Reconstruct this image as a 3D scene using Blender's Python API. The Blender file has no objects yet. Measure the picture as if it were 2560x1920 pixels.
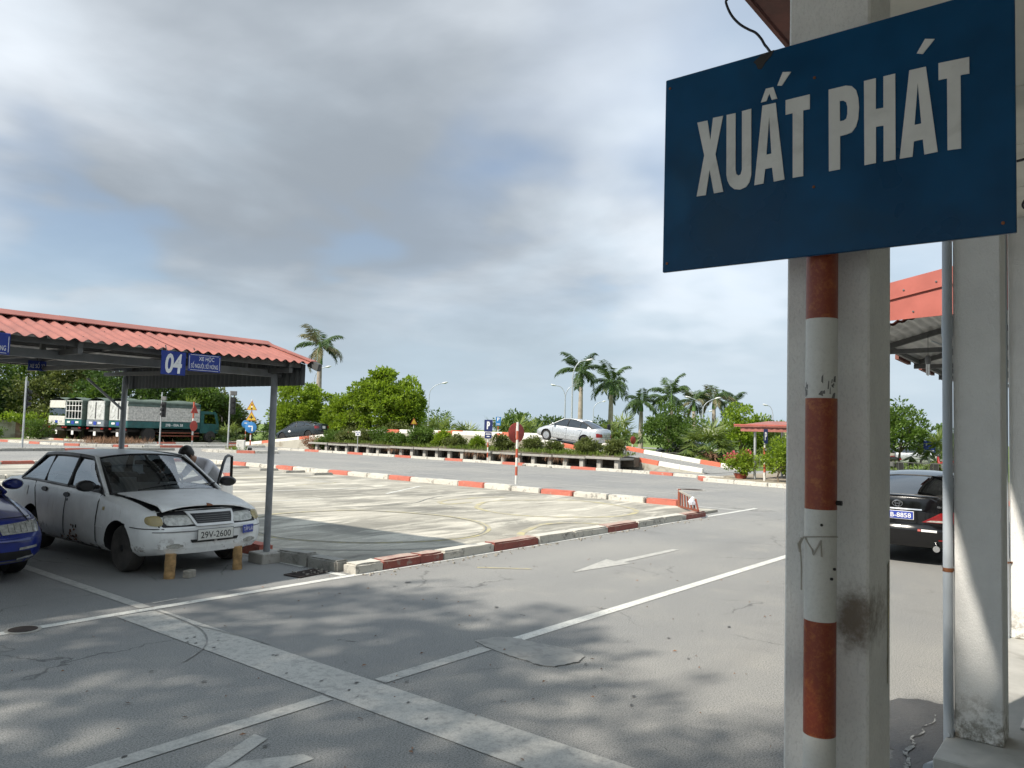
import bpy, bmesh, math, random
import numpy as np
from mathutils import Vector, Matrix, Euler
from mathutils.bvhtree import BVHTree
from mathutils.geometry import tessellate_polygon

random.seed(7)
rng = np.random.default_rng(11)
SC = bpy.context.scene
COL = SC.collection
K = 1.1333          # metres per unit: scene back-projected from image pixels, scaled about the camera's ground point
R = math.radians

# ------------------------------------------------------------------ camera
cam_d = bpy.data.cameras.new('camera')
cam = bpy.data.objects.new('camera', cam_d)
COL.objects.link(cam)
SC.camera = cam
cam_d.sensor_width = 36.0
cam_d.lens = 1940.0 / 2560.0 * 36.0
cam_d.clip_start = 0.05
cam_d.clip_end = 3000
_p, _r, _y = R(3.3), R(1.66), R(38.5)
_f = Vector((math.cos(_p), 0, math.sin(_p)))
_rt = Vector((0, -1, 0))
_up = _rt.cross(_f)
_rt2 = _rt * math.cos(_r) + _up * math.sin(_r)
_up2 = _up * math.cos(_r) - _rt * math.sin(_r)
_Rz = Matrix.Rotation(_y, 3, 'Z')
_rt2, _up2, _f = _Rz @ _rt2, _Rz @ _up2, _Rz @ _f
cam.matrix_world = Matrix((
    (_rt2.x, _up2.x, -_f.x, 0), (_rt2.y, _up2.y, -_f.y, 0),
    (_rt2.z, _up2.z, -_f.z, 1.65 * K), (0, 0, 0, 1)))

# ------------------------------------------------------------------ world, sun, exposure
SUN_DIR = Vector((-1.0, 0.25, 1.0)).normalized()     # towards the sun
W = bpy.data.worlds.new('World')
SC.world = W
W.use_nodes = True
wn, wl = W.node_tree.nodes, W.node_tree.links
wn.clear()

class G:
    """tiny node-graph helper"""
    def __init__(s, tree):
        s.t, s.n, s.l = tree, tree.nodes, tree.links
    def new(s, typ, **kw):
        n = s.n.new(typ)
        for k, v in kw.items():
            setattr(n, k, v)
        return n
    def put(s, inp, v):
        if hasattr(v, 'is_output') or isinstance(v, bpy.types.NodeSocket):
            s.l.new(v, inp)
        else:
            if isinstance(v, (tuple, list)) and len(v) == 3 and inp.type == 'RGBA':
                v = (*v, 1)
            inp.default_value = v
    def math(s, op, a, b=0.0, c=None, clamp=False):
        n = s.new('ShaderNodeMath', operation=op, use_clamp=clamp)
        s.put(n.inputs[0], a); s.put(n.inputs[1], b)
        if c is not None: s.put(n.inputs[2], c)
        return n.outputs[0]
    def vmath(s, op, a, b=(0, 0, 0), scale=None):
        n = s.new('ShaderNodeVectorMath', operation=op)
        s.put(n.inputs[0], a); s.put(n.inputs[1], b)
        if scale is not None: s.put(n.inputs['Scale'], scale)
        return n.outputs['Value'] if op in ('DOT_PRODUCT', 'LENGTH', 'DISTANCE') else n.outputs[0]
    def noise(s, vec, scale, detail=4, rough=.55, dist=0.0, out='Fac'):
        n = s.new('ShaderNodeTexNoise')
        s.put(n.inputs['Vector'], vec)
        for k, v in (('Scale', scale), ('Detail', detail), ('Roughness', rough), ('Distortion', dist)):
            s.put(n.inputs[k], v)
        return n.outputs[out]
    def step(s, x, a, b, to0=0.0, to1=1.0):
        n = s.new('ShaderNodeMapRange', interpolation_type='SMOOTHSTEP')
        s.put(n.inputs[0], x); s.put(n.inputs[1], a); s.put(n.inputs[2], b)
        s.put(n.inputs[3], to0); s.put(n.inputs[4], to1)
        return n.outputs[0]
    def mix(s, f, a, b, blend='MIX'):
        n = s.new('ShaderNodeMix', data_type='RGBA', blend_type=blend)
        s.put(n.inputs[0], f); s.put(n.inputs[6], a); s.put(n.inputs[7], b)
        return n.outputs[2]
    def scalevec(s, vec, sc, loc=(0, 0, 0), rot=(0, 0, 0)):
        n = s.new('ShaderNodeMapping')
        s.put(n.inputs['Vector'], vec); s.put(n.inputs['Scale'], sc)
        s.put(n.inputs['Location'], loc); s.put(n.inputs['Rotation'], rot)
        return n.outputs[0]

g = G(W.node_tree)
sky = g.new('ShaderNodeTexSky', sky_type='NISHITA', sun_disc=False)
sky.sun_elevation = math.asin(SUN_DIR.z)
sky.sun_rotation = math.atan2(SUN_DIR.x, SUN_DIR.y)
sky.air_density, sky.dust_density, sky.ozone_density = 1.0, 1.2, 1.3
dirv = g.new('ShaderNodeTexCoord').outputs['Generated']
sep = g.new('ShaderNodeSeparateXYZ'); g.put(sep.inputs[0], dirv)
zc = g.math('MAXIMUM', sep.outputs[2], 0.0)
inv = g.math('DIVIDE', 1.0, g.math('ADD', zc, 0.2))
flat = g.vmath('SCALE', dirv, scale=inv)
warp = g.vmath('SCALE', g.vmath('SUBTRACT', g.noise(flat, 1.5, 3, .5, out='Color'), (.5, .5, .5)), scale=0.12)
dw = g.vmath('ADD', dirv, warp)
def blob(c, r0, r1, w):
    """smooth patch of sky round direction c (cos radii)"""
    return g.math('MULTIPLY', g.step(g.vmath('DOT_PRODUCT', dw, Vector(c).normalized()), r1, r0), w)
n1 = g.noise(g.vmath('ADD', flat, (3.1, 1.7, 0)), .95, 6, .52, .15)
n2 = g.noise(g.vmath('ADD', flat, (7.7, 4.2, 0)), 1.1, 6, .54, .2)
def field(base, blobs):
    f = base
    for c, r0, r1, w in blobs: f = g.math('ADD', f, blob(c, r0, r1, w))
    return f
whitef = g.step(field(n1, (((.294, .891, .346), 1.0, .95, .22), ((.816, .516, .26), 1.0, .95, .15), ((.675, .722, .154), 1.0, .975, .16), ((.45, .86, .22), 1.0, .97, .16),
                           ((.60, .65, .47), 1.0, .95, .16), ((.93, .34, .12), 1.0, .985, .10))), .34, .78)
greyf = g.step(field(g.math('MULTIPLY_ADD', n2, .9, -.10), (((.555, .755, .35), 1.0, .87, .38), ((.43, .835, .35), 1.0, .945, .14), ((.69, .665, .285), 1.0, .93, .22))), .34, 1.04)
bluef = g.step(field(g.math('MULTIPLY_ADD', n2, -.5, .1), (((.285, .92, .265), 1.0, .975, .62), ((.762, .455, .461), 1.0, .955, .44), ((.745, .631, .218), 1.0, .980, .34), ((.47, .85, .235), 1.0, .982, .30), ((.93, .25, .26), 1.0, .94, .36))), -.05, .75, 0, .62)
haze = g.step(zc, 0.0, .20, 1.0, 0.0)
base = g.mix(haze, (.335, .405, .468), (.300, .365, .415))
ccol = g.mix(whitef, base, (.55, .59, .635))
ccol = g.mix(greyf, ccol, (.200, .228, .260))
ccol = g.mix(g.math('MULTIPLY', g.step(zc, .02, .24, 1.0, 0.0), .8), ccol, (.300, .370, .425))
bg1 = g.new('ShaderNodeBackground'); g.put(bg1.inputs[0], sky.outputs[0]); bg1.inputs[1].default_value = .10
bg2 = g.new('ShaderNodeBackground'); g.put(bg2.inputs[0], ccol); bg2.inputs[1].default_value = 1.12
mask = g.math('SUBTRACT', 1.0, g.math('MULTIPLY', bluef, g.math('SUBTRACT', 1.0, haze)))
mx = g.new('ShaderNodeMixShader')
g.put(mx.inputs[0], mask)
wl.new(bg1.outputs[0], mx.inputs[1]); wl.new(bg2.outputs[0], mx.inputs[2])
wo = g.new('ShaderNodeOutputWorld'); wl.new(mx.outputs[0], wo.inputs[0])

sun_d = bpy.data.lights.new('sun', 'SUN')
sun_d.energy = 3.9
sun_d.angle = R(1.0)
sun_d.color = (1.0, .93, .82)
sun = bpy.data.objects.new('sun', sun_d)
COL.objects.link(sun)
sun.rotation_euler = SUN_DIR.to_track_quat('Z', 'Y').to_euler()
sun.location = (-20, 5, 25)

vs = SC.view_settings
vs.view_transform = 'Standard'
vs.look = 'None'
vs.exposure = 0.66
vs.gamma = 1.0
vs.use_curve_mapping = False

W.cycles.sampling_method = 'MANUAL'
W.cycles.sample_map_resolution = 512
cy = SC.cycles
cy.max_bounces, cy.diffuse_bounces, cy.glossy_bounces, cy.transmission_bounces = 6, 3, 3, 4
cy.transparent_max_bounces = 10
cy.caustics_reflective = cy.caustics_refractive = False
cy.use_adaptive_sampling = True
cy.adaptive_threshold = .02

# ------------------------------------------------------------------ materials
MATS = {}
def node_mat(name):
    m = bpy.data.materials.new(name)
    m.use_nodes = True
    t = m.node_tree
    t.nodes.clear()
    gg = G(t)
    out = gg.new('ShaderNodeOutputMaterial')
    b = gg.new('ShaderNodeBsdfPrincipled')
    t.links.new(b.outputs[0], out.inputs[0])
    MATS[name] = m
    return m, gg, b, out
def ocoord(gg, kind='Object'):
    return gg.new('ShaderNodeTexCoord').outputs[kind]
def wcoord(gg):
    return gg.new('ShaderNodeNewGeometry').outputs['Position']
def bump(gg, b, h, strength=.3, dist=.01):
    n = gg.new('ShaderNodeBump')
    n.inputs['Strength'].default_value = strength
    n.inputs['Distance'].default_value = dist
    gg.put(n.inputs['Height'], h)
    gg.l.new(n.outputs[0], b.inputs['Normal'])
def pm(name, col, rough=.6, metal=0.0, var=.12, scale=6, bmp=0.0, bscale=60, dirt=None, dirt_amt=.45, spec=.5, coat=0.0, world=True, alpha=None):
    """general painted / worn surface"""
    m, gg, b, out = node_mat(name)
    v = wcoord(gg) if world else ocoord(gg)
    n = gg.noise(v, scale, 3, .6)
    lo = tuple(c * (1 - var) for c in col); hi = tuple(min(1, c * (1 + var)) for c in col)
    c = gg.mix(gg.step(n, .3, .7), lo, hi)
    if dirt:
        d = gg.noise(v, scale * .55, 5, .68, .6)
        c = gg.mix(gg.math('MULTIPLY', gg.step(d, .52, .72), dirt_amt), c, dirt)
    gg.put(b.inputs['Base Color'], c)
    gg.put(b.inputs['Roughness'], gg.math('MULTIPLY_ADD', n, .2, rough - .1, clamp=True))
    b.inputs['Metallic'].default_value = metal
    b.inputs['Specular IOR Level'].default_value = spec
    b.inputs['Coat Weight'].default_value = coat
    b.inputs['Coat Roughness'].default_value = .06
    if bmp:
        bump(gg, b, gg.noise(v, bscale, 5, .65), bmp, .006)
    return m

# asphalt: grey, patchy, speckled
m, gg, b, out = node_mat('asphalt')
v = wcoord(gg)
big = gg.noise(v, .22, 5, .55, .4)
mid = gg.noise(v, 1.3, 6, .62)
fine = gg.noise(v, 88, 3, .85)
c = gg.mix(gg.step(big, .3, .7), (.258, .261, .258), (.338, .332, .312))
c = gg.mix(gg.math('MULTIPLY', gg.step(mid, .50, .72), .4), c, (.39, .375, .34))
c = gg.mix(gg.step(fine, .38, .55, .80, 0), c, (.085, .085, .086))
wp = gg.noise(gg.scalevec(v, (.05, 1.1, 1)), 1.0, 3, .5, .3)
c = gg.mix(gg.step(wp, .50, .66, 0, .30), c, (.19, .19, .187))
c = gg.mix(gg.step(gg.noise(v, 110, 3, .75), .54, .68, 0, .65), c, (.52, .51, .48))
st = gg.noise(gg.scalevec(v, (1, .8, 1)), 4.2, 3, .6, 1.5)
c = gg.mix(gg.step(st, .715, .745, 0, .8), c, (.06, .056, .052))
st2 = gg.noise(v, .9, 5, .65, .5)
c = gg.mix(gg.step(st2, .58, .74, 0, .40), c, (.16, .16, .157))
vor = gg.new('ShaderNodeTexVoronoi', feature='DISTANCE_TO_EDGE')
gg.put(vor.inputs['Vector'], gg.vmath('ADD', v, gg.vmath('SCALE', gg.noise(v, 1.6, 4, .6, out='Color'), scale=.5)))
vor.inputs['Scale'].default_value = .42
crk = gg.math('MULTIPLY', gg.step(vor.outputs[0], .0, .007, 1, 0), gg.step(gg.noise(v, .5, 3), .50, .60))
c = gg.mix(gg.math('MULTIPLY', crk, .6), c, (.05, .05, .05))
gg.put(b.inputs['Base Color'], c)
b.inputs['Roughness'].default_value = .88
b.inputs['Specular IOR Level'].default_value = .3
bump(gg, b, gg.noise(v, 150, 2, .8), .35, .006)

# concrete practice yard: pale, streaked along the slab, blackened in patches
m, gg, b, out = node_mat('yard_concrete')
v = wcoord(gg)
s1 = gg.noise(gg.scalevec(v, (.34, 1.5, 1), rot=(0, 0, R(-14))), 1.0, 8, .66, .7)
s2 = gg.noise(gg.scalevec(v, (.8, .42, 1)), .55, 7, .62, .4)
c = gg.mix(gg.step(s2, .36, .62), (.23, .22, .19), (.42, .395, .335))
c = gg.mix(gg.step(s1, .50, .63, 0, .85), c, (.62, .585, .50))
c = gg.mix(gg.step(s1, .32, .46, .85, 0), c, (.15, .142, .125))
s3 = gg.noise(gg.scalevec(v, (.5, 3.2, 1), rot=(0, 0, R(-9))), 1.6, 6, .65, .5)
c = gg.mix(gg.step(s3, .56, .66, 0, .7), c, (.62, .59, .50))
c = gg.mix(gg.step(s3, .30, .42, .5, 0), c, (.14, .13, .105))
c = gg.mix(gg.step(gg.noise(v, 30, 5, .7), .35, .7, 0, .28), c, (.16, .15, .125))
gg.put(b.inputs['Base Color'], c)
b.inputs['Roughness'].default_value = .9
bump(gg, b, gg.noise(v, 30, 5, .7), .35, .01)

def paint(name, col, under, lo=.60, hi=.74, sc=9, roughv=.75, grime=(.10, .095, .085), gr=.55, top=None, grain=.3):
    """worn paint over another surface, chipped"""
    m, gg, b, out = node_mat(name)
    v = wcoord(gg)
    n = gg.noise(v, sc, 6, .7, .3)
    n2 = gg.noise(v, sc * .23, 3, .6)
    c = gg.mix(gg.step(gg.noise(v, 3, 4), .3, .7, 0, .25), col, tuple(x * .72 for x in col))
    c = gg.mix(gg.step(gg.noise(v, 85, 3, .8), .46, .66, 0, grain), c, under)
    c = gg.mix(gg.step(gg.math('ADD', n, gg.math('MULTIPLY_ADD', n2, .3, -.15)), lo, hi), c, under)
    c = gg.mix(gg.step(gg.noise(v, sc * .6, 5, .72, .5), .54, .74, 0, gr), c, grime)
    if top:
        sp = gg.new('ShaderNodeSeparateXYZ'); gg.put(sp.inputs[0], gg.new('ShaderNodeNewGeometry').outputs['Normal'])
        c = gg.mix(gg.math('MULTIPLY', gg.step(sp.outputs[2], .5, .9), gg.step(gg.noise(v, sc * .5, 5, .7), .25, .55, .35, .9)), c, top)
    gg.put(b.inputs['Base Color'], c)
    b.inputs['Roughness'].default_value = roughv
    bump(gg, b, n, .25, .006)
    return m
paint('line_white', (.68, .68, .64), (.32, .315, .295), .52, .74, 14, gr=.4, grime=(.28, .275, .25), grain=.6)
paint('line_worn', (.50, .49, .455), (.30, .295, .28), .46, .70, 16, gr=.5, grime=(.25, .245, .23), grain=.75)
paint('line_yellow', (.50, .44, .22), (.36, .33, .26), .36, .60, 5, gr=.5, grime=(.22, .2, .16))
paint('kerb_white', (.60, .575, .51), (.30, .285, .26), .52, .66, 9, gr=.75)
paint('kerb_red', (.50, .135, .09), (.40, .33, .28), .56, .74, 9, gr=.4)
paint('kerb_red_old_shaded', (.24, .055, .042), (.26, .2, .17), .56, .72, 9, gr=.6, grime=(.07, .05, .045), top=(.46, .36, .30))  # front kerb: shade put into the darker red; tops paler from wear
paint('kerb_white_old_shaded', (.50, .48, .43), (.24, .23, .21), .52, .66, 9, gr=.8, grime=(.075, .07, .06), top=(.58, .55, .48))  # grimy front kerb white, also darkened to carry its shade; tops worn paler
paint('kerb_bare', (.33, .32, .29), (.20, .19, .17), .5, .7, 9, gr=.7)
paint('ramp_white', (.76, .74, .68), (.5, .48, .44), .62, .8, 5, gr=.3, grime=(.32, .3, .27))
paint('ramp_red', (.60, .145, .08), (.5, .3, .24), .62, .8, 5, gr=.3, grime=(.3, .12, .08))
paint('concrete', (.42, .40, .36), (.24, .225, .20), .5, .7, 4, gr=.6, grime=(.13, .12, .10))
paint('wall_stained', (.42, .40, .34), (.25, .22, .17), .46, .66, 1.6, gr=.75, grime=(.09, .085, .07))
paint('old_brick', (.26, .15, .11), (.30, .27, .23), .5, .62, 1.2, gr=.7, grime=(.07, .065, .05))
paint('rust_red', (.22, .05, .03), (.30, .12, .05), .5, .68, 14, .6, gr=.4, grime=(.12, .06, .03))
paint('post_red', (.22, .036, .014), (.38, .12, .03), .50, .72, 26, .42, gr=.5, grime=(.30, .10, .025))
paint('post_white', (.60, .60, .57), (.42, .42, .40), .70, .80, 10, .45, gr=.18, grime=(.25, .24, .22))
paint('pole_red', (.45, .09, .045), (.4, .2, .12), .66, .8, 10, .5, gr=.2)
paint('pole_white', (.68, .67, .63), (.5, .48, .44), .66, .8, 10, .5, gr=.2, grime=(.3, .28, .25))

# stucco pillar
m, gg, b, out = node_mat('stucco')
v = wcoord(gg)
n = gg.noise(gg.scalevec(v, (1, 1, .55)), 120, 4, .75, .3)
n2 = gg.noise(v, 3.5, 7, .65)
sp = gg.new('ShaderNodeSeparateXYZ'); gg.put(sp.inputs[0], v)
low = gg.step(gg.math('ADD', sp.outputs[2], gg.math('MULTIPLY', gg.noise(v, 9, 6, .7), .35)), .35, .68, .9, 0)
c = gg.mix(gg.step(n2, .3, .7), (.80, .795, .775), (.88, .875, .85))
c = gg.mix(gg.math('MULTIPLY', low, gg.step(gg.noise(v, 14, 7, .72), .4, .6)), c, (.20, .175, .13))
gg.put(b.inputs['Base Color'], c)
b.inputs['Roughness'].default_value = .85
bump(gg, b, n, .8, .010)
# the same with the brown smear and the yellow drip that mark the near pillar
m, gg, b, out = node_mat('stucco_smeared')
v = wcoord(gg)
n = gg.noise(gg.scalevec(v, (1, 1, .55)), 120, 4, .75, .3)
c = gg.mix(gg.step(gg.noise(v, 4, 7, .65), .3, .7), (.74, .73, .71), (.84, .83, .80))
sm = gg.vmath('DISTANCE', gg.vmath('MULTIPLY', v, (.2, 1, .62)), (2.55 * .2, .665, 1.165 * K * .62))
sm = gg.math('ADD', sm, gg.math('MULTIPLY_ADD', gg.noise(v, 26, 7, .75), .10, -.05))
c = gg.mix(gg.step(sm, .02, .085, .85, 0), c, (.13, .085, .045))
gg.put(b.inputs['Base Color'], c)
b.inputs['Roughness'].default_value = .85
c2 = gg.mix(gg.step(n, .38, .50, .16, 0), c, (.30, .295, .28))
gg.put(b.inputs['Base Color'], c2)
bump(gg, b, n, .6, .010)

pm('sign_blue', (.003, .056, .140), .30, var=.18, scale=3.5, dirt=(.012, .045, .08), dirt_amt=.4, spec=.22)
pm('sign_letter', (.66, .66, .635), .5, var=.06, scale=9, dirt=(.4, .4, .37), dirt_amt=.4)
pm('sign_blue2', (.012, .035, .235), .4, var=.1)
pm('sign_navy', (.015, .025, .11), .45, var=.1)
pm('sign_sky', (.04, .19, .44), .4, var=.12)
pm('sign_red', (.36, .045, .035), .5, var=.15)
pm('sign_redback', (.25, .035, .025), .55, var=.15)
pm('sign_yellow', (.62, .42, .04), .5, var=.12)
pm('white_flat', (.75, .75, .74), .5, var=.05)
pm('black_flat', (.012, .012, .013), .5, var=.2)
pm('steel_post', (.22, .235, .25), .5, .35, var=.15, scale=4, dirt=(.13, .12, .11))
pm('steel_dark', (.10, .10, .098), .6, .2, var=.2)
pm('galv', (.46, .48, .49), .45, .55, var=.12, dirt=(.3, .28, .25), dirt_amt=.3)
pm('lamp_paint', (.40, .43, .47), .4, .2, var=.08)
pm('lamp_head', (.62, .63, .63), .4, .2, var=.08)
pm('pvc_pipe', (.40, .44, .48), .42, var=.06, scale=3, dirt=(.3, .31, .31), dirt_amt=.3)
pm('rust', (.20, .075, .03), .8, var=.35, scale=20)
pm('roof_red', (.315, .115, .092), .6, .0, var=.16, scale=2.5, dirt=(.27, .12, .10), dirt_amt=.6)
pm('roof_under', (.56, .555, .53), .6, .2, var=.15, scale=2, dirt=(.15, .14, .13), dirt_amt=.5)
pm('fascia_red', (.40, .105, .08), .45, var=.08, scale=3)
pm('soffit_brown', (.17, .06, .045), .7, var=.25, scale=6, bmp=.5, bscale=20)
pm('gable_dark', (.085, .09, .09), .6, .2, var=.2, scale=2)
pm('cream', (.72, .70, .62), .7, var=.06, scale=3, dirt=(.5, .48, .42), dirt_amt=.3)
pm('tile', (.50, .51, .51), .35, var=.1, scale=4, dirt=(.38, .38, .37), dirt_amt=.3)
pm('platform', (.43, .425, .40), .75, var=.12, scale=3, bmp=.2, dirt=(.2, .19, .17))
pm('brick_grey', (.36, .33, .28), .85, var=.2, scale=14, bmp=.5)
pm('tyre', (.018, .018, .018), .85, var=.3, bmp=.3)
pm('tyre_dusty', (.06, .055, .05), .9, var=.3, bmp=.3)
pm('rim_dark', (.055, .052, .05), .6, .5, var=.3, scale=20, dirt=(.10, .07, .05))
pm('rim_alloy', (.62, .63, .64), .28, .85, var=.06)
pm('chrome', (.75, .75, .76), .14, 1.0, var=.03)
pm('trim_black', (.014, .014, .015), .45, var=.25)
pm('plastic_grey', (.12, .12, .12), .6, var=.2)
pm('interior', (.11, .105, .095), .8, var=.2)
pm('interior_light', (.30, .29, .26), .8, var=.15)
pm('lens_amber', (.38, .31, .15), .25, var=.12, dirt=(.25, .2, .12))
pm('lens_clear', (.42, .42, .385), .18, .2, var=.25, scale=24)
pm('lens_red', (.22, .008, .010), .15, var=.2, scale=30, coat=.6)
pm('plate_white', (.66, .66, .62), .5, var=.06)
pm('plate_blue', (.03, .06, .34), .4, var=.06)
pm('log', (.40, .245, .105), .85, var=.35, scale=9, bmp=.6, bscale=30, dirt=(.14, .075, .03), dirt_amt=.7)
pm('skin', (.42, .24, .16), .55, var=.08)
pm('hair', (.012, .011, .010), .5, var=.2)
pm('shirt_white', (.84, .83, .88), .85, var=.05, bmp=.2, bscale=20)
pm('shirt_dark', (.05, .055, .06), .85, var=.1)
pm('mask_white', (.75, .78, .80), .8, var=.03)
pm('trouser', (.025, .028, .04), .85, var=.1)
pm('bark', (.16, .125, .09), .9, var=.3, scale=8, bmp=.6, bscale=25)
pm('palm_trunk', (.33, .285, .235), .85, var=.2, scale=3, bmp=.4, bscale=14)
pm('crownshaft', (.10, .19, .045), .5, var=.15)
pm('fibre', (.17, .105, .055), .95, var=.35, scale=10)
pm('soil', (.12, .10, .075), .95, var=.3, scale=5, bmp=.6)
pm('dirt_path', (.30, .26, .20), .95, var=.25, scale=2, bmp=.4)
pm('pot_red', (.30, .07, .045), .7, var=.15)
pm('truck_green', (.018, .095, .095), .45, var=.2, scale=3, dirt=(.09, .10, .09), dirt_amt=.4)
pm('truck_grey', (.16, .19, .22), .5, var=.15, scale=3, dirt=(.1, .1, .1))
pm('tarp', (.085, .115, .095), .8, var=.25, scale=2.5, bmp=.3, bscale=6)
pm('plank_grey', (.55, .53, .49), .85, var=.25, scale=7, bmp=.3, dirt=(.38, .36, .32))
pm('alu_panel', (.62, .63, .62), .42, .35, var=.14, scale=4, dirt=(.36, .35, .32), dirt_amt=.4)
pm('truck_cream', (.60, .59, .55), .5, var=.1)
pm('chassis', (.03, .027, .025), .8, var=.3)
pm('wire', (.012, .012, .016), .6, var=.1)
pm('string', (.36, .34, .30), .9, var=.15)
pm('plastic_bag', (.62, .66, .74), .3, var=.15)
pm('drain_iron', (.06, .045, .038), .8, .3, var=.3, scale=20)
pm('dead_leaf', (.25, .14, .085), .9, var=.3)

# car paints
m = pm('paint_blue', (.008, .022, .19), .30, var=.15, scale=4, coat=.7, dirt=(.02, .03, .10), dirt_amt=.4)
m = pm('paint_navy', (.012, .020, .026), .28, var=.1, coat=.8)
m = pm('paint_silver', (.56, .58, .60), .28, .55, var=.05, coat=.8)
m = pm('paint_black', (.004, .004, .005), .12, var=.1, spec=.5, coat=.3)
m = pm('paint_gold', (.40, .37, .31), .3, .4, var=.05, coat=.7)
m = pm('paint_dark', (.02, .021, .023), .25, var=.1, coat=.8)
m = pm('paint_red', (.3, .02, .02), .3, var=.1, coat=.5)
# old white paint with rust runs under the sills and door edges
m, gg, b, out = node_mat('paint_oldwhite')
v = ocoord(gg)
n = gg.noise(v, 5, 7, .65)
run = gg.noise(gg.scalevec(v, (14, 14, 1.4)), 1.0, 6, .7)
sp = gg.new('ShaderNodeSeparateXYZ'); gg.put(sp.inputs[0], v)
low = gg.step(sp.outputs[2], .22, .55, 1, 0)
c = gg.mix(gg.step(n, .3, .7), (.74, .75, .735), (.84, .85, .835))
c = gg.mix(gg.step(run, .58, .74, 0, .38), c, (.33, .27, .20))
c = gg.mix(gg.math('MULTIPLY', low, gg.step(gg.noise(v, 6, 8, .7), .56, .66)), c, (.10, .055, .03))
c = gg.mix(gg.step(gg.noise(v, 26, 6, .7), .70, .74, 0, .5), c, (.22, .13, .07))
gg.put(b.inputs['Base Color'], c)
b.inputs['Roughness'].default_value = .38
b.inputs['Coat Weight'].default_value = .25
b.inputs['Coat Roughness'].default_value = .2

def glass_mat(name, tint, refl=.25, dark=.6):
    """pane: see-through tinted film with a clear reflection"""
    m = bpy.data.materials.new(name); m.use_nodes = True
    t = m.node_tree; t.nodes.clear(); gg = G(t)
    out = gg.new('ShaderNodeOutputMaterial')
    tr = gg.new('ShaderNodeBsdfTransparent'); tr.inputs[0].default_value = (*tint, 1)
    gl = gg.new('ShaderNodeBsdfGlossy'); gl.inputs['Roughness'].default_value = .03
    gl.inputs[0].default_value = (.9, .95, 1, 1)
    fr = gg.new('ShaderNodeFresnel'); fr.inputs[0].default_value = 1.6
    f = gg.math('MULTIPLY_ADD', fr.outputs[0], 1.0, refl, clamp=True)
    mxs = gg.new('ShaderNodeMixShader'); gg.put(mxs.inputs[0], f)
    t.links.new(tr.outputs[0], mxs.inputs[1]); t.links.new(gl.outputs[0], mxs.inputs[2])
    t.links.new(mxs.outputs[0], out.inputs[0])
    MATS[name] = m
    return m
glass_mat('glass', (.62, .66, .65), .10)
glass_mat('glass_dirty', (.46, .49, .50), .12)
glass_mat('glass_tint', (.06, .07, .075), .12)

def leaf_mat(name, lo, hi, trans=.35, rough=.5, patch=.5):
    m = bpy.data.materials.new(name); m.use_nodes = True
    t = m.node_tree; t.nodes.clear(); gg = G(t)
    out = gg.new('ShaderNodeOutputMaterial')
    geo = gg.new('ShaderNodeNewGeometry')
    rnd = geo.outputs['Random Per Island']
    n = gg.noise(geo.outputs['Position'], patch, 3, .5)
    f = gg.math('ADD', gg.math('MULTIPLY', rnd, .62), gg.math('MULTIPLY_ADD', n, 1.1, -.32), clamp=True)
    c = gg.mix(f, lo, hi)
    d = gg.new('ShaderNodeBsdfPrincipled'); gg.put(d.inputs['Base Color'], c)
    d.inputs['Roughness'].default_value = rough
    d.inputs['Specular IOR Level'].default_value = .35
    tl = gg.new('ShaderNodeBsdfTranslucent'); gg.put(tl.inputs[0], gg.mix(.5, c, (hi[0] * 1.2, hi[1] * 1.25, hi[2] * .6)))
    mxs = gg.new('ShaderNodeMixShader'); mxs.inputs[0].default_value = trans
    t.links.new(d.outputs[0], mxs.inputs[1]); t.links.new(tl.outputs[0], mxs.inputs[2])
    t.links.new(mxs.outputs[0], out.inputs[0])
    MATS[name] = m
leaf_mat('leaf_dark', (.018, .042, .012), (.085, .15, .030))
leaf_mat('leaf_mid', (.028, .062, .014), (.13, .21, .035))
leaf_mat('leaf_lime', (.055, .105, .012), (.29, .40, .035), .40)
leaf_mat('leaf_olive', (.045, .065, .018), (.17, .20, .06))
leaf_mat('leaf_palm', (.020, .045, .018), (.095, .15, .045), .3, .45)
leaf_mat('leaf_palm_dry', (.10, .095, .05), (.28, .26, .15), .3, .6)
leaf_mat('leaf_fan', (.05, .085, .022), (.22, .28, .075), .35, .4)
leaf_mat('leaf_grass', (.05, .085, .015), (.20, .27, .045), .35, .6)
leaf_mat('leaf_dry', (.14, .07, .045), (.32, .19, .12), .2, .7)
leaf_mat('petal_pink', (.55, .05, .12), (.72, .16, .22), .3, .6)
leaf_mat('petal_white', (.6, .58, .5), (.8, .78, .7), .3, .6)
m, gg, b, out = node_mat('grass_ground')
v = wcoord(gg)
c = gg.mix(gg.step(gg.noise(v, .35, 6, .6), .35, .65), (.10, .165, .030), (.19, .265, .045))
c = gg.mix(gg.step(gg.noise(v, 14, 4, .7), .4, .7, 0, .5), c, (.05, .08, .018))
gg.put(b.inputs['Base Color'], c); b.inputs['Roughness'].default_value = .95
bump(gg, b, gg.noise(v, 22, 4, .7), .8, .05)

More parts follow.
